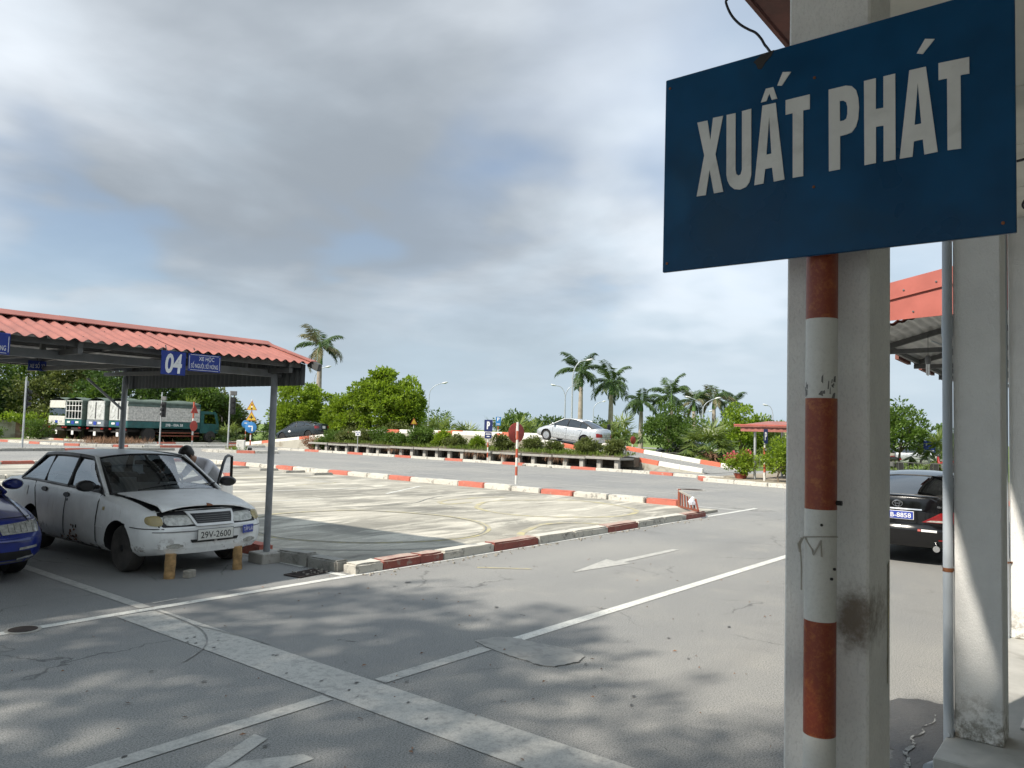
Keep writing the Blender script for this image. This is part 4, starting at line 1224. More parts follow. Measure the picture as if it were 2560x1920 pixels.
# doors (near side), seams
for nm, q in (('front_door', [(X(1.36), .235), (X(2.26), .235), (X(2.24), .925), (X(1.34), .90)]), ('rear_door', [(X(2.275), .235), (X(2.98), .235), (X(3.30), .945), (X(2.255), .93)])):
    patch(car, nm, 'paint_oldwhite', bvh, q, 'side-', 8, 8, .006, .005)
    if nm == 'rear_door': patch(car, nm, 'paint_oldwhite', bvh, q, 'side+', 8, 8, .006, .005)
def seam(pts, view, nm='panel_gap', w=.006, mat='black_flat', off=.0075):
    mb = M(); out = []
    for (a, b_) in pts:
        if view == 'side-': o, d = Vector((a, -4, b_)), Vector((0, 1, 0))
        elif view == 'side+': o, d = Vector((a, 4, b_)), Vector((0, -1, 0))
        elif view == 'front': o, d = Vector((6, a, b_)), Vector((-1, 0, 0))
        elif view == 'rear': o, d = Vector((-6, a, b_)), Vector((1, 0, 0))
        else: o, d = Vector((a, b_, 4)), Vector((0, 0, -1))
        h = SEAM_BVH[0].ray_cast(o, d)[0]
        if h is not None: out.append(h - d * off)
    if len(out) > 1: mb.tube(out, w / 2, 5)
    return mb.build(nm, mat, SEAM_BVH[1], 60)
SEAM_BVH = [bvh, car]
def ln(a, b_, n=8): return [(lerp(a[0], b_[0], t), lerp(a[1], b_[1], t)) for t in np.linspace(0, 1, n)]
seam(ln((X(1.35), .24), (X(1.33), .90)), 'side-', w=.012)
seam(ln((X(2.267), .24), (X(2.247), .93)), 'side-', w=.012)
seam(ln((X(3.0), .30), (X(3.31), .945)), 'side-', w=.010)
seam(ln((X(1.36), .228), (X(2.98), .228), 14), 'side-', w=.03)
seam(ln((X(.10), .57), (X(.50), .575), 6), 'side-', w=.012)
seam(ln((X(1.36), .51), (X(1.16), .51), 4), 'side-', w=.010, mat='white_flat')
# rust holes along the sill
rr = random.Random(3)
for i in range(26):
    u = rr.random(); sx = 1.72 + .62 * u; hmax = .05 + .20 * math.exp(-((u - .35) / .22) ** 2)
    z_ = .232 + rr.random() ** 1.3 * hmax; w_ = rr.uniform(.02, .055); hh = rr.uniform(.015, .045)
    patch(car, 'rust_hole', ('rust', 'chassis', 'black_flat', 'rust')[i % 4], bvh, [(X(sx) + rr.uniform(-.01, .01), z_), (X(sx + w_), z_ + rr.uniform(-.012, .012)), (X(sx + w_ * rr.uniform(.6, 1.1)), z_ + hh), (X(sx) + rr.uniform(-.02, .01), z_ + hh * rr.uniform(.5, 1.2))], 'side-', 2, 2, .0105 + .0004 * i, .003)
for (s_, z_) in ((2.15, .80), (2.85, .83)):
    patch(car, 'door_handle', 'black_flat', bvh, [(X(s_), z_), (X(s_ + .17), z_ + .005), (X(s_ + .17), z_ + .065), (X(s_), z_ + .06)], 'side-', 4, 3, .022, .02, round_=.8)
patch(car, 'keyhole', 'black_flat', bvh, [(X(2.19), .755), (X(2.215), .755), (X(2.215), .785), (X(2.19), .785)], 'side-', 2, 2, .012, .01)
patch(car, 'side_repeater', 'lens_amber', bvh, [(X(1.16), .72), (X(1.20), .72), (X(1.20), .76), (X(1.16), .76)], 'side-', 2, 2, .012, .01)
patch(car, 'fuel_flap', 'paint_oldwhite', bvh, [(X(3.50), .74), (X(3.64), .74), (X(3.64), .87), (X(3.50), .87)], 'side-', 3, 3, .006, .005)
# bonnet: sprung, lifted along its front near corner
def hl(u, v):
    return (0, 0, (.012 + .072 * u ** 1.5 * (.5 + .5 * (1 - v)) + .003 * math.sin(u * 9 + v * 5) * u))
patch(car, 'bonnet', 'paint_oldwhite', bvh, [(X(1.18), -.665), (X(.20), -.60), (X(.20), .60), (X(1.18), .665)], 'top', 12, 14, .010, .014, lift=hl)
patch(car, 'bonnet_gap', 'black_flat', bvh, [(X(1.18), -.70), (X(.13), -.615), (X(.13), .615), (X(1.18), .70)], 'top', 8, 10, .003, .002)
patch(car, 'bonnet_rust', 'rust', bvh, [(X(.22), -.02), (X(.17), -.04), (X(.17), .05), (X(.20), .03)], 'top', 3, 3, .012, .002, lift=lambda u, v: (0, 0, .066))
# lamps, grille, bumper
patch(car, 'bonnet_slot', 'black_flat', bvh, [(-.64, .70), (.64, .70), (.60, .775), (-.60, .775)], 'front', 14, 4, .006, .004)
for sy in (1, -1):
    q = [(sy * .755, .605), (sy * .60, .602), (sy * .60, .722), (sy * .755, .712)]
    patch(car, 'indicator', 'lens_amber', bvh, q, 'front', 5, 5, .014, .02, round_=.5)
    q = [(sy * .588, .602), (sy * .27, .602), (sy * .25, .712), (sy * .588, .722)]
    patch(car, 'headlight', 'lens_clear', bvh, q, 'front', 8, 5, .016, .03, round_=.3)
    q = [(sy * .59, .342), (sy * .40, .338), (sy * .40, .395), (sy * .59, .40)]
    patch(car, 'fog_lamp_bezel', 'paint_oldwhite', bvh, [(a * 1.0 + (sy * .03 if abs(a) > .5 else -sy * .03), b_ + (.02 if b_ > .37 else -.02)) for a, b_ in q], 'front', 5, 4, .008, .008, round_=1)
    patch(car, 'fog_lamp', 'lens_clear', bvh, q, 'front', 5, 4, .018, .012, round_=1)
gr = patch(car, 'grille_surround', 'white_flat', bvh, [(-.25, .59), (.25, .59), (.315, .755), (-.315, .755)], 'front', 10, 6, .035, .04)
gi = patch(car, 'grille', 'black_flat', bvh, [(-.225, .617), (.225, .617), (.275, .73), (-.275, .73)], 'front', 8, 4, .040, .01)
for k in range(4):
    patch(gi, 'grille_slat', 'plastic_grey', bvh, [(-.23, .632 + k * .023), (.23, .632 + k * .023), (.23, .638 + k * .023), (-.23, .638 + k * .023)], 'front', 8, 1, .044, .004)
patch(car, 'bumper_intake', 'black_flat', bvh, [(-.30, .395), (-.02, .395), (-.02, .428), (-.32, .432)], 'front', 6, 3, .006, .004)
patch(car, 'bumper_intake', 'black_flat', bvh, [(.02, .395), (.30, .395), (.32, .432), (.02, .428)], 'front', 6, 3, .006, .004)
seam([(y, .535) for y in np.linspace(-.72, .72, 22)], 'front', w=.010, mat='plastic_grey')
patch(car, 'bumper_top_gap', 'black_flat', bvh, [(-.66, .588), (.66, .588), (.66, .606), (-.66, .606)], 'front', 14, 2, .006, .004)
h = fpos(-.02, .47)
pl = M().box((h.x + .03, -.02, .485), (.008, .47, .125), None, .003).build('number_plate', 'plate_white', car)
text_mesh('29V-2600', .078 / K, 'black_flat', pl, lambda x, y: ((h.x + .0355) / K, -.02 / K + x, (.446) / K + y), .006, .40 / K)
M().box((h.x + .026, -.02, .485), (.006, .485, .14), None, .003).build('plate_rim', 'plastic_grey', car)
h2 = fpos(.46, .50)
n2 = M().box((h2.x + .022, .46, .505), (.006, .20, .10), (0, 0, R(18)), .003).build('training_plate', 'plate_blue', car)
cs, sn = math.cos(R(18)), math.sin(R(18))
text_mesh('TẬP LÁI', .048 / K, 'white_flat', n2, lambda x, y: ((h2.x + .0265) / K - x * sn, .46 / K + x * cs, .482 / K + y), .004, .17 / K)
# mirrors, wipers, steering wheel
for sy in (-1, 1):
    mx_ = X(1.46)
    if sy == -1:
        m_ = M().lathe([(.0, -.10), (.05, -.095), (.072, -.06), (.075, .04), (.07, .05), (0, .05)], 14, 'x')
        ob = m_.build('mirror', 'trim_black', car, 40); ob.location = (mx_, -.93, 1.0); ob.scale = (.9, 1.55, .95); ob.rotation_euler = (0, 0, R(180 - 12))
        M().box((mx_ - .0, -.83, .985), (.09, .12, .05), None, .015).build('mirror_arm', 'trim_black', car)
for y0, sp_ in ((.12, .62), (-.42, .60)):
    p = [Vector((X(1.24) + .10, y0, zsA(1.24) + .055)), Vector((X(1.24) + .02, y0 + sp_ * .5, zsA(1.24) + .085)), Vector((X(1.24) - .06, y0 + sp_, zsA(1.24) + .10))]
    M().tube(p, .010, 5).build('wiper', 'trim_black', car)
M().tube([(X(1.24) - .58 + .06 * math.sin(a), .37 + .18 * math.cos(a), .93 + .17 * math.sin(a)) for a in np.linspace(0, 2 * math.pi, 22)], .014, 6).build('steering_wheel', 'trim_black', car, 60)
M().box((X(1.9) , 0.0, 1.26), (.03, .22, .06), None, .01).build('rear_view_mirror', 'trim_black', car)
# open driver's door standing out on the far side
hx, hy = X(1.36), S['W'] / 2 - .02
dr = M()
ang = R(44)
def dpt(d, z, o=0.0):   # d along the door from its hinge
    return (hx - d * math.cos(ang) + o * math.sin(ang), hy + d * math.sin(ang) + o * math.cos(ang), z)
dr.grid(lambda u, v: dpt(u * .90, lerp(.26, .93, v), .035 * math.sin(v * 2.4)), 6, 6)
dr.grid(lambda u, v: dpt(u * .90, lerp(.26, .93, v), -.06), 2, 2)
door = dr.build('driver_door', 'paint_oldwhite', car, 50)
fl = [dpt(0, .93), dpt(.05, .98), dpt(.30, 1.24), dpt(.46, 1.33), dpt(.62, 1.345), dpt(.88, 1.32), dpt(.90, .93)]
M().tube(fl, .022, 6).build('door_frame', 'trim_black', door, 60)
M().add([dpt(.02, .94), dpt(.06, .98), dpt(.30, 1.23), dpt(.46, 1.32), dpt(.62, 1.335), dpt(.87, 1.31), dpt(.89, .94)], [(0, 1, 2, 3, 4, 5, 6)]).build('door_glass', 'glass', door)
m_ = M().lathe([(.0, -.10), (.05, -.095), (.072, -.06), (.075, .04), (.07, .05), (0, .05)], 14, 'x')
ob = m_.build('mirror', 'trim_black', door, 40); ob.location = dpt(.16, 1.0, .10); ob.scale = (.9, 1.55, .95); ob.rotation_euler = (0, 0, R(165))

# ---- what carries the bumper
for nm, lab, x, y, h_, r_ in (('log_prop', 'short split log propping the bumper of the white saloon, beside the grey brick', 4.20, 7.80, .285, .054), ('log_prop', 'upright log under the bumper corner nearest the shelter post', 4.985, 7.80, .29, .05)):
    mb = MB(); pr = []
    for k in range(7):
        t = k / 6
        pr.append((r_ * (1 + .05 * math.sin(k * 2.1)) / 1.0, t * h_ * .88))
    mb.lathe(pr, 14)
    mb.v = [(a * (1 + .06 * math.sin(3 * math.atan2(b_, a))), b_, c_) for a, b_, c_ in mb.v]
    ob = mb.build(nm, 'log', None, 50, (x, y, 0), (R(random.uniform(-2, 2)), R(random.uniform(-2, 2)), random.uniform(0, 3)))
    tag(ob, lab, 'log')
bk = MB().box((0, 0, .038), (.115, .075, .075), None, .004).build('grey_brick', 'brick_grey', None, False, (4.375, 7.72, 0), (0, 0, R(22)))
tag(bk, 'small grey concrete brick lying between the two logs', 'brick')

# ---- blue car, only its near front corner in view ---------------------------------------
BLUE = dict(L=4.62, W=1.70, H=1.39, wr=.29, axles=(.90, 3.60), bow=.16,
            top=[(0, .50), (.05, .62), (.10, .70), (.5, .79), (1.1, .88), (1.45, .93), (2.4, .955), (3.5, .97), (3.9, .965), (4.45, .95), (4.62, .78)],
            bot=[(0, .24), (.3, .22), (.9, .2), (3.8, .2), (4.62, .33)], drop=[(0, .03), (.3, .05), (1.3, .06), (1.5, .03), (3.7, .03), (4.62, .05)],
            nose=[(.2, .06), (.34, .01), (.5, 0), (.56, .02), (.60, .06), (.72, .085)], tail=[(.3, .05), (.5, 0), (.9, .04)],
            gA=1.42, gAt=2.1, gB=2.45, gQ=3.2, gCt=3.3, gC=3.9, cpil=.3, sail=.14)
blue = thing('blue_sedan', 'deep blue saloon with clear headlight, cut off by the left edge', 'car', (2.57, 10.42, 0), R(-90), real=True)
bvh, X, zsA, yb, edge, belt = sedan(blue, BLUE, 'paint_blue', 'glass', 'trim_black', 'steel', 'rim_dark')
SEAM_BVH = [bvh, blue]
for sy in (1, -1):
    patch(blue, 'headlight', 'lens_clear', bvh, [(sy * .74, .565), (sy * .33, .555), (sy * .31, .655), (sy * .74, .685)], 'front', 10, 5, .012, .02)
    for k in range(5):
        patch(blue, 'headlight_rib', 'chrome', bvh, [(sy * (.40 + k * .065), .575), (sy * (.406 + k * .065), .575), (sy * (.406 + k * .065), .66), (sy * (.40 + k * .065), .66)], 'front', 1, 4, .015, .002)
    patch(blue, 'indicator', 'lens_clear', bvh, [(sy * .70, .40), (sy * .50, .385), (sy * .50, .41), (sy * .70, .425)], 'front', 5, 2, .012, .01)
    patch(blue, 'fog_bezel', 'chrome', bvh, [(sy * .66, .30), (sy * .48, .275), (sy * .48, .295), (sy * .66, .325)], 'front', 5, 2, .014, .01)
    patch(blue, 'side_lamp', 'lens_amber', bvh, [(sy * .80, .60), (sy * .765, .60), (sy * .765, .69), (sy * .80, .69)], 'front', 2, 4, .01, .01)
patch(blue, 'grille', 'black_flat', bvh, [(-.31, .545), (.31, .545), (.32, .67), (-.32, .67)], 'front', 8, 4, .008, .01)
for k in range(4):
    patch(blue, 'grille_bar', 'chrome', bvh, [(-.31, .552 + k * .034), (.31, .552 + k * .034), (.31, .565 + k * .034), (-.31, .565 + k * .034)], 'front', 8, 1, .016, .008)
patch(blue, 'lower_intake', 'black_flat', bvh, [(-.66, .285), (.66, .285), (.62, .375), (-.62, .375)], 'front', 12, 3, .005, .004)
patch(blue, 'bumper_lip', 'plastic_grey', bvh, [(-.70, .235), (.70, .235), (.72, .272), (-.72, .272)], 'front', 14, 2, .012, .012)
patch(blue, 'bumper_strip', 'paint_blue', bvh, [(-.78, .485), (.78, .485), (.78, .515), (-.78, .515)], 'front', 16, 2, .018, .016)
seam([(X(s_), (-1) * (.62 + .08 * min(1, s_))) for s_ in np.linspace(.16, 1.3, 14)], 'top', w=.010)
seam([(X(s_), (.62 + .08 * min(1, s_))) for s_ in np.linspace(.16, 1.3, 14)], 'top', w=.010)
seam([(y, .712) for y in np.linspace(-.7, .7, 14)], 'front', w=.012)
m_ = M().lathe([(.0, -.10), (.05, -.095), (.072, -.06), (.075, .04), (.07, .05), (0, .05)], 14, 'x')
for sy in (1, -1):
    ob = m_.build('mirror', 'paint_blue', blue, 40) if sy == 1 else link_mesh('mirror', ob.data, blue)
    ob.location = (X(1.62), sy * .93, .99); ob.scale = (.9, 1.5, .95); ob.rotation_euler = (0, 0, R(180 - sy * -12))

# ---- other saloons ------------------------------------------------------------------------
def tail_details(root, bvh, X, S, plate=None, platemat='plate_white', textmat='black_flat', lamp=((.80, .60), (.44, .62), (.50, .80), (.80, .82))):
    L = S['L']
    for sy in (1, -1):
        patch(root, 'tail_light', 'lens_red', bvh, [(sy * a, b_) for a, b_ in lamp], 'rear', 6, 5, .010, .02)
    patch(root, 'bumper_step', 'trim_black', bvh, [(-.78, .50), (.78, .50), (.78, .515), (-.78, .515)], 'rear', 16, 1, .006, .006)
SILV = dict(L=4.41, W=1.70, H=1.46, wr=.305, axles=(.88, 3.43), bow=.20,
            top=[(0, .48), (.05, .60), (.14, .70), (.5, .84), (1.0, .955), (1.25, 1.0), (2.4, 1.01), (3.5, 1.04), (3.8, 1.08), (4.2, 1.09), (4.36, 1.04), (4.41, .80)],
            bot=[(0, .24), (.3, .2), (.9, .19), (3.6, .19), (4.41, .32)], drop=[(0, .03), (.3, .08), (1.1, .09), (1.3, .05), (3.4, .05), (3.8, .08), (4.41, .05)],
            nose=[(.2, .06), (.34, .01), (.5, 0), (.62, .05), (.75, .14)], tail=[(.3, .05), (.5, 0), (.7, .02), (1.1, .03)],
            gA=1.02, gAt=1.86, gB=2.22, gQ=3.02, gCt=3.05, gC=3.86, cpil=.34, sail=.26, tumble=.68, sglass='glass_tint', rglass='glass_tint')
silver = thing('silver_sedan', 'silver saloon climbing the right slope of the practice ramp', 'car', (32.9, 22.15, 1.0), rot=Euler((R(0), R(-6.2), R(90 + 3)), 'XYZ'), real=True)
bvh, X, *_r = sedan(silver, SILV, 'paint_silver', 'glass_tint', 'trim_black', 7, 'rim_alloy', interior=False)
tail_details(silver, bvh, X, SILV)
SEAM_BVH = [bvh, silver]
for nm, q in (('front_door', [(X(1.32), .30), (X(2.22), .30), (X(2.20), .95), (X(1.28), .95)]), ('rear_door', [(X(2.235), .30), (X(3.0), .30), (X(3.25), .97), (X(2.22), .96)])):
    patch(silver, nm, 'paint_silver', bvh, q, 'side+', 6, 6, .005, .004)
for a, b_ in ((1.30, 1.30), (2.228, 2.21), (3.02, 3.27)):
    seam(ln((X(a), .30), (X(b_), .95)), 'side+', w=.012)
seam(ln((X(1.3), .47), (X(3.1), .50), 10), 'side+', w=.03, mat='paint_silver')
for s_ in (2.08, 3.0): patch(silver, 'door_handle', 'chrome', bvh, [(X(s_), .84), (X(s_ + .18), .85), (X(s_ + .18), .88), (X(s_), .87)], 'side+', 4, 2, .018, .016)
patch(silver, 'headlight', 'lens_clear', bvh, [(X(.12), .62), (X(.42), .70), (X(.46), .80), (X(.20), .72)], 'side+', 4, 4, .012, .01)
m_ = M().lathe([(.0, -.10), (.05, -.095), (.072, -.06), (.075, .04), (.07, .05), (0, .05)], 14, 'x')
ob = m_.build('mirror', 'paint_silver', silver, 40); ob.location = (X(1.36), .93, 1.02); ob.scale = (.9, 1.3, .9)

navy = thing('navy_sedan', 'dark green-black saloon rolling down the left slope of the ramp', 'car', (32.3, 43.6, .50), rot=Euler((0, R(5.6), R(90 + 12)), 'XYZ'), real=True)
DK = dict(SILV); DK.update(L=4.3, H=1.42, tail=[(.3, .05), (.5, 0), (.7, .02), (1.1, .03)], sglass='glass', rglass='glass_dirty')
bvh, X, *_r = sedan(navy, DK, 'paint_navy', 'glass_tint', 'trim_black', 'steel', 'rim_alloy')
tail_details(navy, bvh, X, DK, lamp=((.78, .72), (.50, .72), (.46, .90), (.78, .92)))
h = bvh.ray_cast(Vector((-6, 0, .80)), Vector((1, 0, 0)))[0]
M().box((h.x - .012, 0, .80), (.012, .33, .20), None, .003).build('number_plate', 'plate_white', navy)
patch(navy, 'door_emblem', 'white_flat', bvh, [(X(1.5), .60), (X(1.85), .60), (X(1.75), .76), (X(1.6), .76)], 'side+', 3, 3, .008, .003, round_=.8)
M().lathe([(.09, 0), (.09, .006)], 14, 'z').build('window_sticker', 'white_flat', navy, False, None).location = (X(3.3), .25, 1.30)

# ---- black saloon, rear towards the camera -----------------------------------------------
CAM = dict(L=4.82, W=1.82, H=1.47, wr=.325, axles=(.95, 3.73), bow=.20, tw=.215,
           top=[(0, .48), (.05, .60), (.14, .72), (.5, .86), (1.1, .97), (1.4, 1.02), (2.6, 1.03), (3.8, 1.06), (4.1, 1.085), (4.55, 1.095), (4.70, 1.10), (4.76, 1.06), (4.82, .88)],
           bot=[(0, .24), (.3, .2), (.9, .19), (3.9, .19), (4.82, .30)], drop=[(0, .03), (.3, .08), (1.2, .09), (1.4, .04), (3.8, .04), (4.2, .05), (4.82, .045)],
           nose=[(.2, .06), (.34, .01), (.5, 0), (.62, .05), (.75, .14)], tail=[(.25, .10), (.33, .05), (.45, .012), (.58, 0), (.625, .0), (.65, .06), (.95, .07), (1.06, .04), (1.1, .03)],
           gA=1.35, gAt=2.05, gB=2.5, gQ=3.35, gCt=3.32, gC=4.05, cpil=.36, sail=.2, tumble=.66, sglass='glass_tint', rglass='glass_tint')
camry = thing('black_sedan', 'glossy black saloon parked rear-on behind the pillars, blue plate', 'car', (13.40, 2.45, 0), 0.0, real=True); camry.scale = (.93,) * 3
bvh, X, zsA, yb, edge, belt = sedan(camry, CAM, 'paint_black', 'glass_tint', 'trim_black', 7, 'rim_alloy')
def rpos(y, z): return bvh.ray_cast(Vector((-6, y, z)), Vector((1, 0, 0)))[0]
for sy in (1, -1):
    tl = patch(camry, 'tail_light', 'lens_red', bvh, [(sy * .86, .70), (sy * .36, .70), (sy * .62, .86), (sy * .86, .89)], 'rear', 10, 6, .014, .02)
    patch(tl, 'reverse_lens', 'lens_clear', bvh, [(sy * .78, .71), (sy * .42, .71), (sy * .48, .735), (sy * .78, .745)], 'rear', 8, 2, .018, .004)
    M().lathe([(.045, -.08), (.05, -.08), (.05, .05), (.045, .05)], 18, 'x').build('exhaust', 'chrome', camry, 50).location = (X(4.73), sy * .58, .30)
    patch(camry, 'reflector', 'lens_red', bvh, [(sy * .80, .42), (sy * .60, .42), (sy * .60, .44), (sy * .80, .445)], 'rear', 4, 1, .010, .006)
h = rpos(0, .795)
M().box((h.x - .014, 0, .795), (.010, .50, .135), None, .003).build('plate_frame', 'white_flat', camry)
pl = M().box((h.x - .020, 0, .795), (.008, .48, .118), None, .003).build('number_plate', 'plate_blue', camry)
text_mesh('80B-8858', .075 / K, 'white_flat', pl, lambda x, y: ((h.x - .0265) / K, -x, .758 / K + y), .012, .42 / K)
h = rpos(0, .985)
em = M()
em.tube([(h.x - .012, .075 * math.cos(a), .975 + .05 * math.sin(a)) for a in np.linspace(0, 2 * math.pi, 26)], .007, 6)
em.tube([(h.x - .012, .032 * math.cos(a), .975 + .047 * math.sin(a)) for a in np.linspace(0, 2 * math.pi, 22)], .005, 6)
em.tube([(h.x - .012, .055 * math.cos(a), .997 + .022 * math.sin(a)) for a in np.linspace(0, 2 * math.pi, 22)], .005, 6)
em.build('oval_emblem', 'chrome', camry, 50)
patch(camry, 'chrome_strip', 'chrome', bvh, [(-.36, .885), (.36, .885), (.36, .905), (-.36, .905)], 'rear', 10, 1, .014, .01)
seam([(y, 1.045 - .0 * y) for y in np.linspace(-.80, .80, 20)], 'rear', w=.010)
seam([(y, .645) for y in np.linspace(-.84, .84, 20)], 'rear', w=.012)
text_mesh('GLI', .03 / K, 'chrome', camry, lambda x, y: ((rpos(-.60, .945).x - .012) / K, -.60 / K - x, .94 / K + y), .01)
h = rpos(-.48, .565)
sk = patch(camry, 'bumper_sticker', 'white_flat', bvh, [(-.36, .555), (-.58, .55), (-.58, .585), (-.36, .59)], 'rear', 6, 2, .006, .002)
patch(sk, 'sticker_badge', 'sign_red', bvh, [(-.31, .556), (-.352, .555), (-.352, .59), (-.31, .591)], 'rear', 2, 2, .007, .002)
patch(camry, 'boot_spoiler', 'paint_black', bvh, [(X(4.66), -.56), (X(4.52), -.60), (X(4.52), .60), (X(4.66), .56)], 'top', 4, 14, .02, .02)
M().grid(lambda u, v: (X(4.0) + .25 - u * .35, lerp(-.55, .55, v), 1.10), 2, 6).build('parcel_shelf', 'interior_light', camry)
M().box((X(3.72), 0, 1.13), (.08, .46, .06), None, .02).build('brake_lamp', 'interior_light', camry)
for sy in (1, -1): ob = M().lathe([(.0, -.10), (.05, -.095), (.072, -.06), (.075, .04), (.07, .05), (0, .05)], 14, 'x').build('mirror', 'paint_black', camry, 40); ob.location = (X(1.6), sy * 1.0, 1.05)

# ---- distant parked cars ------------------------------------------------------------------
def simple_car(name, lab, loc, rotz, paint, S, group=None, rs=7):
    t = thing(name, lab, 'car', loc, rotz, group, real=True)
    bvh, X, *_ = sedan(t, S, paint, 'glass_tint', 'trim_black', rs, 'rim_alloy', interior=False)
    tail_details(t, bvh, X, S)
    h = bvh.ray_cast(Vector((-6, 0, .78)), Vector((1, 0, 0)))[0]
    M().box((h.x - .012, 0, .78), (.012, .36, .18), None, .003).build('number_plate', 'plate_white', t)
    return t
SUV = dict(SILV); SUV.update(L=4.55, W=1.75, H=1.60, gCt=4.05, gC=4.42, gQ=3.5, cpil=.1, tumble=.78,
                             top=[(0, .52), (.05, .66), (.14, .80), (.5, .98), (1.0, 1.06), (1.25, 1.09), (3.5, 1.10), (4.4, 1.10), (4.5, 1.06), (4.55, .85)], wr=.33)
simple_car('gold_suv', 'pale gold people carrier with dark rear window behind the clipped tree', (51.0, 11.7, 0), R(12), 'paint_gold', SUV)
simple_car('pale_sedan', 'pale silver saloon parked beyond the gold people carrier', (56, 11.4, 0), R(100), 'paint_silver', SILV)
simple_car('charcoal_sedan', 'charcoal saloon seen side-on through the grass fence beyond the ramp', (45.0, 21.8, 0), R(95), 'paint_dark', SILV)
simple_car('black_hatch', 'black car half hidden by the bougainvillea pot and leaves', (30.3, 8.9, .1), R(78), 'paint_black', DK)
simple_car('slate_car', 'slate coloured car with red tail light behind the motorbike', (50, 7.3, 0), R(5), 'paint_dark', SUV)
vt = thing('white_van', 'small van parked behind the fan palm beyond the ramp', 'van', (45.2, 19.6, 0), R(20), real=True)
bvh, X, *_r = sedan(vt, SUV, 'paint_dark', 'glass_tint', 'trim_black', 7, 'rim_alloy', interior=False); tail_details(vt, bvh, X, SUV)
M().box((-2.32, 0, .8), (.02, .5, .22)).build('number_plate', 'plate_white', vt)

